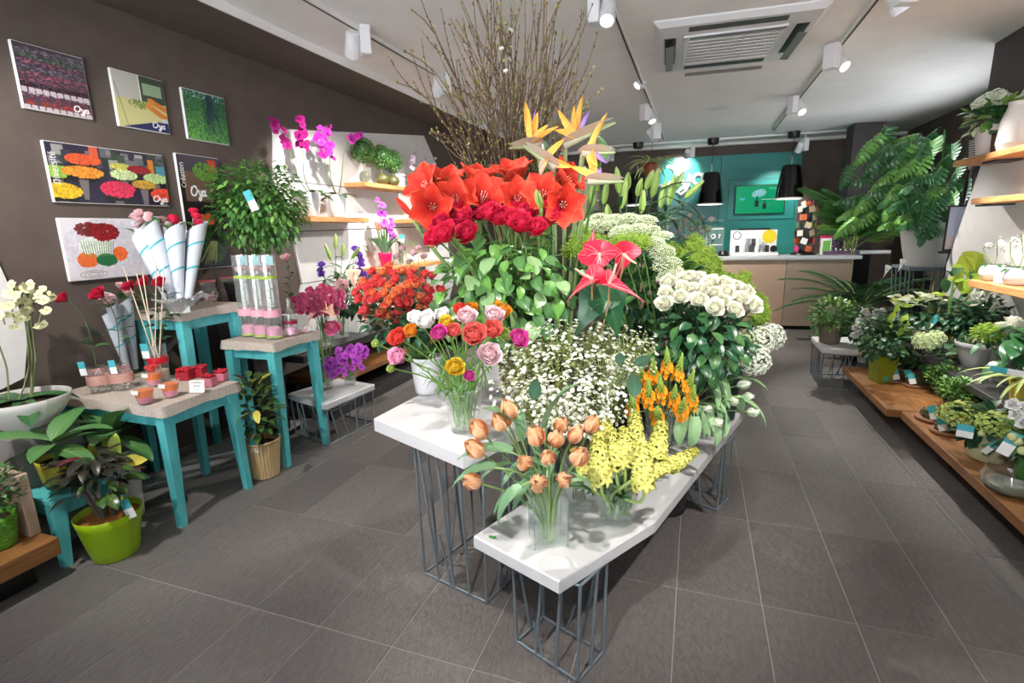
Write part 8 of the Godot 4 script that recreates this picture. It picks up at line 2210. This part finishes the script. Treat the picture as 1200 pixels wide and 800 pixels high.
	for p in [V(1.968, 0.983, -4.81), V(1.991, 1.001, -4.823), V(2.023, 0.962, -4.826), V(2.064, 1.005, -4.85), V(2.095, 0.986, -4.857), V(2.043, 0.924, -4.824), V(2.085, 0.936, -4.842), V(2.127, 0.947, -4.859), V(2.156, 0.984, -4.878), V(2.154, 0.909, -4.86), V(2.118, 0.891, -4.843), V(2.173, 0.883, -4.861), V(1.965, 0.913, -4.794), V(2.006, 0.95, -4.817), V(2.144, 0.846, -4.842)]: part("bud", PR.lily_bud, M.bud_white, t, lx(p - c, Vector3(0, 0.7, 0.4) + rdir() * 0.6, 0.07, 0, Vector3.UP, 0.9))
	c = Vector3(2.1, 1.091, -5.0) * Vector3(1, 0, 1) + Vector3(0, 0.45, -0.35)
	t = thing("potted_lime_plant", "lime yellow broad-leaved plant on a dark stand left of the lowest right oak shelf", "potted plant", Vector3(2.0, 0.451, -5.2))
	pot(t, 0.06, 0.075, 0.3, M.black)
	part("stem", tubem([Vector3(0, 0.26, 0), Vector3(0, 0.62, 0)], 0.012, 0.008, 6, G2), M.plant, t)
	for p in [V(2.185, 1.248, -5.438), V(2.153, 1.206, -5.417), V(2.223, 1.176, -5.435), V(2.273, 1.119, -5.44), V(2.255, 1.204, -5.453), V(2.135, 1.164, -5.401)]: part("leaf", PR.leaf_lime, M.plant_gloss, t, lx(p - t.position, Vector3(0.1, -0.7, 0.4) + rdir() * 0.4, 0.17, 0, Vector3(0, 0.6, 1)))
	for i in 14: part("leaf", PR.bract_lime, M.plant_gloss, t, lx(V(2.102, 1.065, -5.312) - t.position + rdir() * 0.06, rdir() + Vector3(0, 0.3, 0.3), 0.13, 0, Vector3(0, 0.6, 1)))
	for i in 10: part("leaf", PR.leaf_spath, M.plant, t, lx(V(2.129, 1.09, -5.436) - t.position + rdir() * 0.1, rdir() + Vector3(0, 0.2, 0.2), 0.18))
	# glass vases with white roses and green leaves at the right edge
	c = V(1.999, 0.451, -4.313)
	glass_vase("glass_vase", "clear cylinder vase of white roses on the black ledge", c, 0.058, 0.066, 0.24, 0.5)
	bunch("white_rose", "white and lime rose", "in the cylinder vase on the black ledge", "rose", "white roses on the black ledge", c + Vector3(0, 0.02, 0), 0.03, [V(1.865, 0.807, -4.299), V(1.979, 0.804, -4.339), V(2.044, 0.825, -4.367), V(1.915, 0.783, -4.311), V(2.078, 0.801, -4.374), V(2.013, 0.775, -4.345)], ["greenball0", "rose_white", "rose_white"], 0.125, {"fh": 0.2, "up": 0.3, "r": 0.004, "leaves": [["leaf_spath", 0.2, 3, 0.6, 0.95]]})
	c = V(2.104, 0.451, -4.341)
	glass_vase("glass_vase", "smoky grey glass vase of long leaves farther right on the black ledge", c, 0.06, 0.075, 0.26, 0.4)
	var al := []
	var ah := []
	for p in [V(1.967, 0.85, -4.182), V(2.005, 0.817, -4.188), V(2.033, 0.783, -4.191), V(1.982, 0.752, -4.166), V(2.01, 0.719, -4.168), V(2.038, 0.686, -4.17), V(1.987, 0.655, -4.145)]:
		t = flower("arum_leaf", "large dark green leaf rising from the smoky grey vase", "leaf", "large dark leaves in the smoky grey vase", c + Vector3(0, 0.03, 0) + disc(0.03), p, Vector3(0.3, 0.6, 0.4), "", 1, 0.004, G1)
		al.append(t)
		ah.append(p)
		part("blade", PR.leaf_spath, M.plant_gloss, t, lx(p - t.position, Vector3(-0.5, 0.3, 0.6) + rdir() * 0.6, 0.26))
	ranked(al, ah, "large dark leaf", "rising from the smoky grey vase")
	c = V(1.906, 0.451, -3.81)
	t = potted("potted_spider_plant", "striped spider plant in a yellow patterned pot at the right edge of the view", "potted plant", c, 0.065, 0.085, 0.14, M.pot_yellow)
	for k in 26: part("leaf", PR.leaf_strap_pale, M.plant, t, lx(Vector3(0, 0.13, 0), Vector3(cos(k * 2.4), rnd(0.5, 1.3), sin(k * 2.4)), rnd(0.22, 0.36)))
	tag_card(t, V(1.707, 0.696, -3.62) - c, Vector3(-0.2, 0.2, 1), 0.035, 0.15, 1.45)
	# --- oak shelves on the right wall
	var rp := [[V(2.13, 1.056, -4.926), "round white pot with a small white orchid beside the price card"], [V(2.13, 1.066, -4.607), "round white pot with a small white orchid nearest the right edge"]]
	for k in 2:
		c = rp[k][0]
		c.y = 1.091
		var hold := func(t_: Node3D): pot(t_, 0.05, 0.062, 0.12, M.white_plastic, 0.0, 24, true, 0.03)
		var pz: Array = [[V(2.12, 1.269, -5.048), V(2.12, 1.332, -5.108), V(2.12, 1.376, -4.946)], [V(2.12, 1.287, -4.709), V(2.12, 1.382, -4.74), V(2.12, 1.42, -4.645)]][k]
		orchid(rp[k][1], c, [[[c + Vector3(0, 0.1, 0), pz[0], pz[1], pz[2]], 7, 0.5, 0.12], [[c + Vector3(0, 0.1, 0), pz[0] + Vector3(0.05, 0, 0.05), pz[2] + Vector3(0, 0.02, 0.02)], 5, 0.5, 0.12]], "white", 0.055, hold, 0.11)
	card("white price card leaning between the round white orchid pots", V(2.09, 1.075, -4.684) * Vector3(1, 0, 1) + Vector3(0, 1.091, 0), -0.35, 0.10, 0.115, ["ORCHID\u00c9E", "MINI", "9 \u20ac"], -0.25)
	# highest shelf
	c = Vector3(2.14, 2.036, -5.25)
	t = potted("potted_succulent", "white round pot of pale green succulents on the highest right shelf", "potted plant", c, 0.10, 0.135, 0.21, mat("pot_rose_white", Color8(214, 202, 198), 0.5))
	stuff("foliage", bush(Vector3(-0.03, 0.28, 0), Vector3(0.15, 0.13, 0.16), ["leaf_box_light", "bract_white", "leaf_box"], 130, 0.085), M.plant, t)
	for k in 8: part("leaf", PR.leaf_spath, M.plant_gloss, t, lx(Vector3(0, 0.24, 0), Vector3(cos(k * 2.4), 1.4, sin(k * 2.4)), 0.3))
	c = V(2.13, 2.09, -5.191) * Vector3(1, 0, 1) + Vector3(0, 2.036, 0)
	t = potted("potted_hydrangea", "white flowered plant in a brown pot on the highest right shelf", "potted plant", c, 0.05, 0.075, 0.16, M.pot_brown)
	part("stem", tubem([Vector3(0, 0.13, 0), V(2.124, 2.354, -5.288) - c], 0.006, 0.004, 6, G1), M.plant, t)
	for p in [V(2.076, 2.452, -5.294), V(2.137, 2.477, -5.321), V(2.201, 2.443, -5.336), V(2.028, 2.421, -5.269), V(2.109, 2.419, -5.298), V(2.166, 2.405, -5.315)]: part("flower_head", PR.hydhead_white, M.bloom, t, Transform3D(Basis().scaled(Vector3.ONE * 0.125), p - c))
	for k in 10: part("leaf", PR.leaf_rose, M.plant, t, lx(V(2.124, 2.367, -5.291) - c + rdir() * 0.08, rdir(), 0.1))
	c = V(2.13, 2.047, -4.954) * Vector3(1, 0, 1) + Vector3(0, 2.036, 0)
	t = thing("white_vase", "tall rough white ceramic vase at the right on the highest shelf", "vase", c)
	part("body", lathem([Vector2(0, 0), Vector2(0.085, 0), Vector2(0.10, 0.05), Vector2(0.09, 0.2), Vector2(0.06, 0.3), Vector2(0.065, 0.33), Vector2(0.06, 0.33), Vector2(0.05, 0.29), Vector2(0, 0.1)], 24), M.stone_white, t)
	for k in 9: part("leaf", PR.leaf_box_light, M.plant, t, lx(Vector3(0, 0.32, 0), Vector3(cos(k * 2.4), 0.7, sin(k * 2.4)), 0.09))
	solo("zebra_pot", lathem([Vector2(0, 0), Vector2(0.06, 0), Vector2(0.075, 0.15), Vector2(0.07, 0.15), Vector2(0, 0.1)], 24), M.zebra, "small black and white striped pot at the far end of the highest right shelf", "pot", T(Vector3(2.16, 2.036, -5.52)))
	# --- stand with the big white pot and the cut-leaf plant
	c = Vector3(2.47, 0, -7.05)
	var q := [Vector3(2.2, 0, -6.8), Vector3(2.75, 0, -6.8), Vector3(2.75, 0, -7.35), Vector3(2.2, 0, -7.35)]
	t = thing("plant_stand", "tall grey rod stand under the big white pot", "stand", c)
	s = S()
	slab(s, flat(q, c), 1.03, 1.05, 0.003)
	part("top_plate", fin(s), M.rod_grey, t)
	rod_frame(t, inset(flat(q, c), 0.12), flat(q, c), 1.03, 0.008)
	c.y = 1.051
	t = thing("potted_philodendron", "huge cut-leaf philodendron in a big white tapered pot on the rod stand", "potted plant", c)
	pot(t, 0.225, 0.315, 0.47, M.pot_big, 0.0, 40, true, 0.012)
	var k := 0
	for p in [V(1.625, 1.693, -6.86), V(1.674, 1.836, -7.019), V(1.815, 2.116, -7.133), V(1.701, 2.331, -7.033), V(1.896, 2.322, -7.209), V(2.004, 2.364, -7.04), V(2.217, 2.501, -7.473), V(2.189, 2.255, -6.973), V(2.22, 2.02, -6.822), V(2.442, 2.337, -7.408), V(2.454, 2.171, -7.157), V(2.508, 1.933, -7.013), V(2.633, 1.755, -7.126), V(2.576, 2.399, -7.47), V(2.431, 2.496, -7.548), V(1.897, 2.038, -6.819), V(1.997, 1.894, -6.713), V(1.854, 1.839, -6.866), V(1.921, 1.72, -6.646), V(2.094, 1.711, -6.597), V(2.278, 1.707, -6.662), V(2.046, 2.113, -6.78), V(2.728, 2.093, -7.454), V(1.728, 2.024, -7.081), V(1.543, 1.536, -6.686), V(2.252, 1.552, -6.617), V(2.398, 1.514, -6.77), V(1.971, 1.56, -6.627), V(2.028, 1.921, -6.513), V(1.999, 2.523, -7.509), V(1.848, 2.462, -7.333), V(2.763, 1.878, -7.309), V(2.673, 2.284, -7.478), V(1.707, 1.596, -6.758), V(2.11, 1.837, -6.577), V(1.544, 2.076, -7.027), V(2.362, 1.902, -6.845), V(1.993, 2.228, -7.005), V(1.844, 1.684, -6.827), V(1.998, 1.627, -6.544), V(2.523, 1.619, -6.947), V(1.952, 2.334, -7.123), V(2.078, 2.289, -7.049), V(2.219, 2.374, -7.228), V(2.374, 2.026, -6.986), V(2.261, 1.796, -6.731), V(1.86, 1.922, -6.779), V(1.815, 2.199, -7.043), V(1.914, 1.852, -6.674), V(2.162, 1.622, -6.547), V(2.049, 1.782, -6.597), V(2.221, 2.146, -6.959), V(2.001, 2.035, -6.855), V(2.428, 1.777, -6.84), V(1.723, 1.806, -6.812), V(2.049, 1.556, -6.491)]:
		var e: Vector3 = p - c
		var o := Vector3(e.x * 0.2, 0.45, e.z * 0.2)
		var st := part("leaf_stalk", tubem(bez(o, Vector3(e.x * 0.5, maxf(e.y, 0.5) * 0.8 + 0.12, e.z * 0.5), e, 6), 0.007, 0.005, 5, Color(0.07, 0.15, 0.04)), M.plant, t)
		var d := Vector3(e.x - o.x, 0, e.z - o.z).normalized() * 0.6 + Vector3(rnd(-0.5, 0.3), rnd(-1.0, 0.1), 0.1)
		part("leaf", PR["leaf_philo%d" % (1 if k % 3 == 0 else 0)], M.plant_gloss, st, lx(e - d.normalized() * 0.12, d, rnd(0.24, 0.35), 0.0, Vector3(-0.35, 0.6, 0.8)))
		k += 1
	# cycad on the floor and areca palm behind
	c = Vector3(2.0, 0, -7.6)
	t = potted("potted_cycad", "dark feathery cycad on the floor beside the end of the counter", "potted plant", c, 0.15, 0.19, 0.32, M.dark_grey)
	s = S()
	ball(s, Vector3(0, 0.38, 0), Vector3(0.1, 0.12, 0.1), Color(0.09, 0.06, 0.035), 10, 7, 0.15)
	part("trunk", fin(s), M.wood_bark, t)
	for i in 22: part("frond", PR.frond1, M.plant, t, lx(Vector3(0, 0.46, 0), Vector3(cos(i * 2.4), lerpf(0.25, 1.5, i / 21.0), sin(i * 2.4)), rnd(0.75, 0.95)))
	c = Vector3(2.12, 0, -8.9)
	t = potted("potted_palm", "feathery palm in the back corner right of the teal board", "potted plant", c, 0.16, 0.2, 0.36, M.dark_grey)
	for i in 12: part("stem", tubem([Vector3(0, 0.3, 0) + disc(0.08), disc(0.12) + Vector3(0, 1.35, 0)], 0.011, 0.008, 6, Color(0.26, 0.36, 0.08)), M.plant, t)
	for i in 26: part("frond", PR["frond0" if i % 4 else "frond2"], M.plant, t, lx(Vector3(0, 1.2 + 0.01 * i, 0) + disc(0.1), Vector3(cos(i * 2.4), lerpf(1.0, 3.4, i / 25.0), sin(i * 2.4)), rnd(0.65, 0.85)))
	# fern filling under the stand
	for e in [[Vector3(2.28, 0, -6.55), "leafy fern under the rod stand, right of the cycad"], [Vector3(1.75, 0, -6.75), "leafy fern on the floor before the cycad"]]:
		t = potted("potted_fern", e[1], "potted plant", e[0], 0.11, 0.14, 0.26, M.dark_grey)
		for i in 26: part("frond", PR.frond0, M.plant, t, lx(Vector3(0, 0.24, 0), Vector3(cos(i * 2.4), lerpf(0.3, 2.0, i / 25.0), sin(i * 2.4)), rnd(0.38, 0.55)))
	t = potted("potted_lily", "white peace lily standing under the rod stand of the big white pot", "potted plant", Vector3(2.68, 0, -6.62), 0.1, 0.13, 0.4, M.stone_white)
	rosette(t, Vector3(0, 0.36, 0), "leaf_spath", 14, 0.36, 0.3, 2.0, M.plant)
	for i in 2:
		var p: Vector3 = V(2.034, 1.077, -6.268) - t.position + Vector3(0.12 * i - 0.2, 0.06 * (i % 2), 0)
		part("stem", tubem([Vector3(0, 0.36, 0), p], 0.004, 0.003, 5, G2), M.plant, t)
		part("spathe", PR.spathe_white, M.bloom, t, lx(p, Vector3(0.2, -1, 0.3), 0.11, 0, Vector3(0.8, 0.4, 1)))
	# easel with a framed print at the end of the right wall
	c = Vector3(2.62, 0, -6.2)
	t = thing("easel", "black easel standing behind the big white pot at the end of the right wall", "easel", V(2.37, 0.963, -6.15) * Vector3(1, 0, 1))
	for e in [[Vector3(-0.17, 0, 0.05), Vector3(-0.02, 2.0, 0)], [Vector3(0.17, 0, 0.05), Vector3(0.02, 2.0, 0)], [Vector3(0, 0, -0.35), Vector3(0, 1.9, -0.03)]]:
		part("leg", tubem(e, 0.016, 0.012, 6), M.black, t)
	part("ledge_bar", boxm(Vector3(0.36, 0.025, 0.05), 0.003, Vector3(0, 1.25, 0.06)), M.black, t)
	var im := Image.create(120, 150, false, Image.FORMAT_RGB8)
	im.fill(Color8(178, 184, 204))
	im.fill_rect(Rect2i(70, 0, 18, 110), Color8(120, 130, 170)); im.fill_rect(Rect2i(0, 104, 120, 46), Color8(206, 186, 186)); im.fill_rect(Rect2i(46, 96, 30, 34), Color8(196, 120, 110))
	for i in 6: line_px(im, Vector2(20 + i * 10, 100), Vector2(40 + i * 8, 10), 3, Color8(220, 226, 236))
	var pm := thing("framed_print", "pale framed print standing on the black easel", "picture", t.position + Vector3(0, 1.263, 0.055))
	part("frame", boxm(Vector3(0.31, 0.42, 0.018), 0.003, Vector3(0, 0.21, 0)), M.black, pm)
	s = S()
	quad_uv(s, Vector3(-0.14, 0.405, 0.0095), Vector3(0.14, 0.405, 0.0095), Vector3(0.14, 0.015, 0.0095), Vector3(-0.14, 0.015, 0.0095))
	var mm := mat("print_easel", Color.WHITE, 0.4)
	mm.albedo_texture = ImageTexture.create_from_image(im)
	part("print", fin(s), mm, pm)

# ---------------------------------------------------------------- the counter at the back
func counter() -> void:
	var o := V(1.427, 0, -8.555)
	var turn := 0.10
	var t := thing("shop_counter", "pale brown shop counter with a light grey worktop before the teal board", "counter", o, "", turn)
	# front: broad panel and the bright polished one at its right end
	var x1: float = 0.72
	part("front_panel", boxm(Vector3(2.6, 0.98, 0.03), 0.003, Vector3(-1.48, 0.55, 0)), M.counter_taupe, t)
	part("front_panel", boxm(Vector3(0.86, 0.98, 0.03), 0.003, Vector3(0.26, 0.55, 0.004)), mat("counter_sheen", Color8(206, 184, 164), 0.2, 0.35), t)
	part("side_panel", boxm(Vector3(0.03, 0.98, 0.6), 0.003, Vector3(0.675, 0.55, -0.3)), M.counter_taupe, t)
	part("plinth", boxm(Vector3(3.4, 0.06, 0.55), 0, Vector3(-1.05, 0.03, -0.32)), M.black, t)
	part("worktop", boxm(Vector3(3.6, 0.05, 0.72), 0.005, Vector3(-1.02, 1.065, -0.3)), M.counter_top, t)
	var b := Transform3D(Basis(Vector3.UP, turn), o)
	var y := 1.0905
	var put := func(px: Vector3) -> Vector3: return Vector3(px.x, y, px.z)
	# printed box of grey cylinders with a yellow round
	var c: Vector3 = b * Vector3(-0.58, y, -0.30)
	t = thing("display_box", "white display box with grey cylinders and a round yellow sign on the counter", "display", c, "", turn)
	part("back_board", boxm(Vector3(0.66, 0.38, 0.02), 0.003, Vector3(0, 0.19, -0.06)), M.paper, t)
	part("tray", boxm(Vector3(0.66, 0.05, 0.14), 0.003, Vector3(0, 0.025, 0.02)), M.paper, t)
	part("yellow_round", lathem([Vector2(0, 0), Vector2(0.1, 0), Vector2(0.1, 0.006), Vector2(0, 0.006)], 28), mat("yellow", Color8(232, 208, 30), 0.5), t, Transform3D(Basis(Vector3.RIGHT, PI / 2), Vector3(0.22, 0.28, -0.05)))
	part("round_emblem", lathem([Vector2(0.05, 0), Vector2(0.062, 0), Vector2(0.062, 0.004), Vector2(0.05, 0.004)], 24), mat("slate_blue", Color8(86, 88, 112), 0.5), t, Transform3D(Basis(Vector3.RIGHT, PI / 2), Vector3(-0.24, 0.3, -0.05)))
	part("black_round", lathem([Vector2(0, 0), Vector2(0.05, 0), Vector2(0.05, 0.006), Vector2(0, 0.006)], 20), M.black, t, Transform3D(Basis(Vector3.RIGHT, PI / 2), Vector3(0.26, 0.1, 0.096)))
	part("black_bar", boxm(Vector3(0.45, 0.025, 0.02), 0), M.black, t, T(Vector3(0, 0.392, -0.06)))
	var tins := []
	for r in 2:
		for k in 7 - 3 * r:
			var tn := thing("tin", "grey and white cylinder tin", "tin", c + Basis(Vector3.UP, turn) * Vector3(-0.24 + 0.07 * k + 0.085 * r, 0.051 + 0.101 * r, 0.04), "tins in the white display box")
			part("tin_body", lathem([Vector2(0, 0), Vector2(0.028, 0), Vector2(0.028, 0.1), Vector2(0, 0.1)], 16), [M.dark_grey, M.paper, mat("tin_grey", Color8(150, 152, 156), 0.4, 0.4)][(k + r) % 3], tn)
			tins.append(tn)
	for i in tins.size(): tins[i].set_meta("label", "%s cylinder tin in the %s row of the white display box" % [nth((i if i < 7 else i - 7) + 1), "lower" if i < 7 else "upper"])
	# revolving card stand
	c = b * Vector3(0.12, y, -0.32)
	t = thing("card_stand", "black revolving stand of colourful small cards on the counter", "card stand", c)
	part("base", lathem([Vector2(0, 0), Vector2(0.18, 0), Vector2(0.17, 0.025), Vector2(0.08, 0.05), Vector2(0, 0.05)], 20), M.black, t)
	part("core", boxm(Vector3(0.12, 0.66, 0.12), 0.02, Vector3(0, 0.37, 0)), M.dark_grey, t)
	var cols := [Color8(176, 92, 54), Color8(226, 208, 178), Color8(204, 96, 50), Color8(230, 222, 206), Color8(190, 60, 120), Color8(160, 82, 46), Color8(214, 196, 160), Color8(226, 226, 214), Color8(88, 130, 96)]
	for lvl in 6:
		for k in 5:
			var a := TAU * k / 5 + lvl * 0.5
			var m := mat("card_%d" % ((lvl * 5 + k) % 9), cols[(lvl * 5 + k * 2) % 9], 0.6)
			part("card", boxm(V(0.085, 0.085, 0.006), 0.001), m, t, Transform3D(Basis(Vector3.UP, PI / 2 - a) * Basis(Vector3.BACK, rnd(-0.4, 0.4)), Vector3(cos(a) * 0.13, 0.09 + 0.115 * lvl, sin(a) * 0.13)))
			if lvl == 5 and k < 4: part("card", boxm(Vector3(0.08, 0.1, 0.006), 0.001), m, t, Transform3D(Basis(Vector3.UP, PI / 2 - a) * Basis(Vector3.BACK, rnd(-0.5, 0.5)), Vector3(cos(a) * 0.07, 0.73, sin(a) * 0.07)))
	# green box with a pink top, purple box
	c = b * Vector3(0.40, y, -0.28)
	t = thing("small_box", "green box with a pink top beside the revolving card stand", "box", c, "", turn)
	part("carton", boxm(Vector3(0.13, 0.24, 0.1), 0.004, Vector3(0, 0.12, 0)), M.paper, t)
	part("green_face", boxm(Vector3(0.1, 0.17, 0.004), 0, Vector3(0, 0.12, 0.0505)), mat("box_green", Color8(110, 176, 70), 0.5), t)
	part("pink_top", boxm(Vector3(0.15, 0.04, 0.11), 0.004, Vector3(0.01, 0.26, 0)), M.pot_pink, t)
	c = b * Vector3(0.60, y, -0.30)
	t = thing("display_box", "purple display board with small ornaments at the right end of the counter", "display", c, "", turn)
	part("board", boxm(Vector3(0.48, 0.32, 0.03), 0.003, Vector3(0, 0.16, -0.05)), mat("purple", Color8(104, 68, 104), 0.5), t)
	part("tray", boxm(Vector3(0.48, 0.05, 0.12), 0.003, Vector3(0, 0.025, 0.02)), M.purple, t)
	for i in 12: part("ornament", PR.berry, M.chrome if i % 2 else M.black, t, Transform3D(Basis().scaled(Vector3.ONE * 0.014), Vector3(-0.18 + 0.033 * i, 0.1 + 0.12 * ((i * 5) % 7) / 7.0, -0.03)))
	for i in 7: part("trinket", boxm(Vector3(0.035, 0.03 + 0.012 * (i % 3), 0.03), 0.006), M.chrome, t, T(Vector3(-0.18 + 0.06 * i, 0.07, 0.03)))
	c = b * Vector3(-1.02, y, -0.2)
	t = thing("tape_dispenser", "small black dispenser on the left end of the visible counter", "dispenser", c)
	part("body", lathem([Vector2(0, 0), Vector2(0.08, 0), Vector2(0.085, 0.03), Vector2(0.06, 0.08), Vector2(0, 0.09)], 18), M.black, t)
	# clear acrylic panel with white marks
	t = thing("acrylic_sign", "clear acrylic sign with white marks at the left of the white display box", "sign", b * Vector3(-1.2, y, -0.25), "", turn)
	part("sheet", boxm(Vector3(0.36, 0.44, 0.008), 0.001, Vector3(0, 0.22, 0)), M.glass, t)
	part("ring_mark", lathem([Vector2(0.022, 0), Vector2(0.036, 0), Vector2(0.036, 0.003), Vector2(0.022, 0.003)], 20), M.paper, t, Transform3D(Basis(Vector3.RIGHT, PI / 2), Vector3(0.02, 0.3, 0.006)))
	part("mark", boxm(Vector3(0.012, 0.06, 0.003), 0, Vector3(0.11, 0.3, 0.006)), M.paper, t)
	part("mark", boxm(Vector3(0.03, 0.012, 0.003), 0, Vector3(0.115, 0.32, 0.006)), M.paper, t)
	part("white_line", boxm(Vector3(0.2, 0.012, 0.003), 0, Vector3(0.06, 0.17, 0.006)), M.paper, t)
	part("white_line", boxm(Vector3(0.26, 0.012, 0.003), 0, Vector3(0.03, 0.41, 0.006)), M.paper, t)
	# hanging spider plant above the left end
	c = V(-0.685, 2.263, -8.174)
	t = thing("hanging_plant", "yellow-green spider plant in a small brown pot hanging below the middle track", "hanging plant", c)
	pot(t, 0.09, 0.12, 0.2, mat("pot_rust", Color8(140, 62, 36), 0.45))
	for k in 44: part("leaf", PR.leaf_strap_pale, M.plant, t, lx(Vector3(0, 0.18, 0), Vector3(cos(k * 2.4), rnd(0.3, 1.8), sin(k * 2.4)), rnd(0.28, 0.46), 0, Vector3.UP, 1.3))
	part("hanger", tubem([Vector3(0, 0.16, 0), Vector3(0, 2.985 - c.y, 0)], 0.004, 0.004, 5), M.black, t)
	# a white shelf bracket on the dark wall at the back right
	solo("wall_shelf", boxm(Vector3(0.5, 0.05, 0.2), 0.004, Vector3(0, -0.025, 0)), M.trim_white, "short white shelf on the dark wall beyond the cycad", "shelf", T(V(2.386, 1.144, -9), 0.1))
	# back shelf of vases seen between the flowers left of the sign
	c = V(0.078, 1.069, -9.043)
	c.y = y
	for k in 3:
		t = thing("glass_vase", ["clear glass vase standing left of the black dispenser on the counter", "pink-tinted glass vase on the counter behind the white blossoms", "small clear glass on the counter behind the green balls"][k], "vase", b * Vector3(-1.28 - 0.16 * k, y, -0.32))
		part("glass", lathem([Vector2(0, 0), Vector2(0.05, 0), Vector2(0.06, 0.3 - 0.05 * k), Vector2(0.056, 0.3 - 0.05 * k), Vector2(0.046, 0.01), Vector2(0, 0.01)], 18), M.glass, t)
		part("filling", lathem([Vector2(0, 0.012), Vector2(0.045, 0.012), Vector2(0.05, 0.14), Vector2(0, 0.15)], 14), [M.sand, M.wax_rose, M.sand][k], t)

func _ready() -> void:
	rng.seed = 20240501
	# camera
	var cam := Camera3D.new()
	cam.name = "camera"
	cam.fov = 66.99
	cam.near = 0.05
	cam.far = 60.0
	cam.transform = Transform3D(Basis(Vector3(0.943049, -0.023575, -0.331816), Vector3(-0.048064, 0.977362, -0.206043), Vector3(0.329162, 0.210257, 0.920568)), Vector3(0, 1.55, 0))
	cam.current = true
	add_child(cam)
	# daylight outside, exposure
	var we := WorldEnvironment.new()
	we.name = "environment"
	var env := Environment.new()
	env.background_mode = Environment.BG_SKY
	var sky := Sky.new()
	var sm := ProceduralSkyMaterial.new()
	sm.sky_top_color = Color8(170, 195, 235)
	sm.sky_horizon_color = Color8(225, 235, 248)
	sm.ground_bottom_color = Color8(110, 110, 112)
	sm.ground_horizon_color = Color8(190, 195, 200)
	sm.sky_energy_multiplier = 0.7
	sm.ground_energy_multiplier = 5.2
	sky.sky_material = sm
	env.sky = sky
	env.tonemap_mode = Environment.TONE_MAPPER_LINEAR
	env.tonemap_exposure = 1.6
	env.sdfgi_enabled = true
	env.ssao_enabled = true
	env.ssil_enabled = true
	we.environment = env
	add_child(we)
	materials()
	var lg := mat("lamp_glow", Color.WHITE, 0.4)
	lg.emission_enabled = true
	lg.emission = Color(1, 0.98, 0.95)
	lg.emission_energy_multiplier = 3.0
	fixtures()
	room()
	tables()
	shelving()
	stools()
	shapes()
	centre()
	left_side()
	right_side()
	counter()
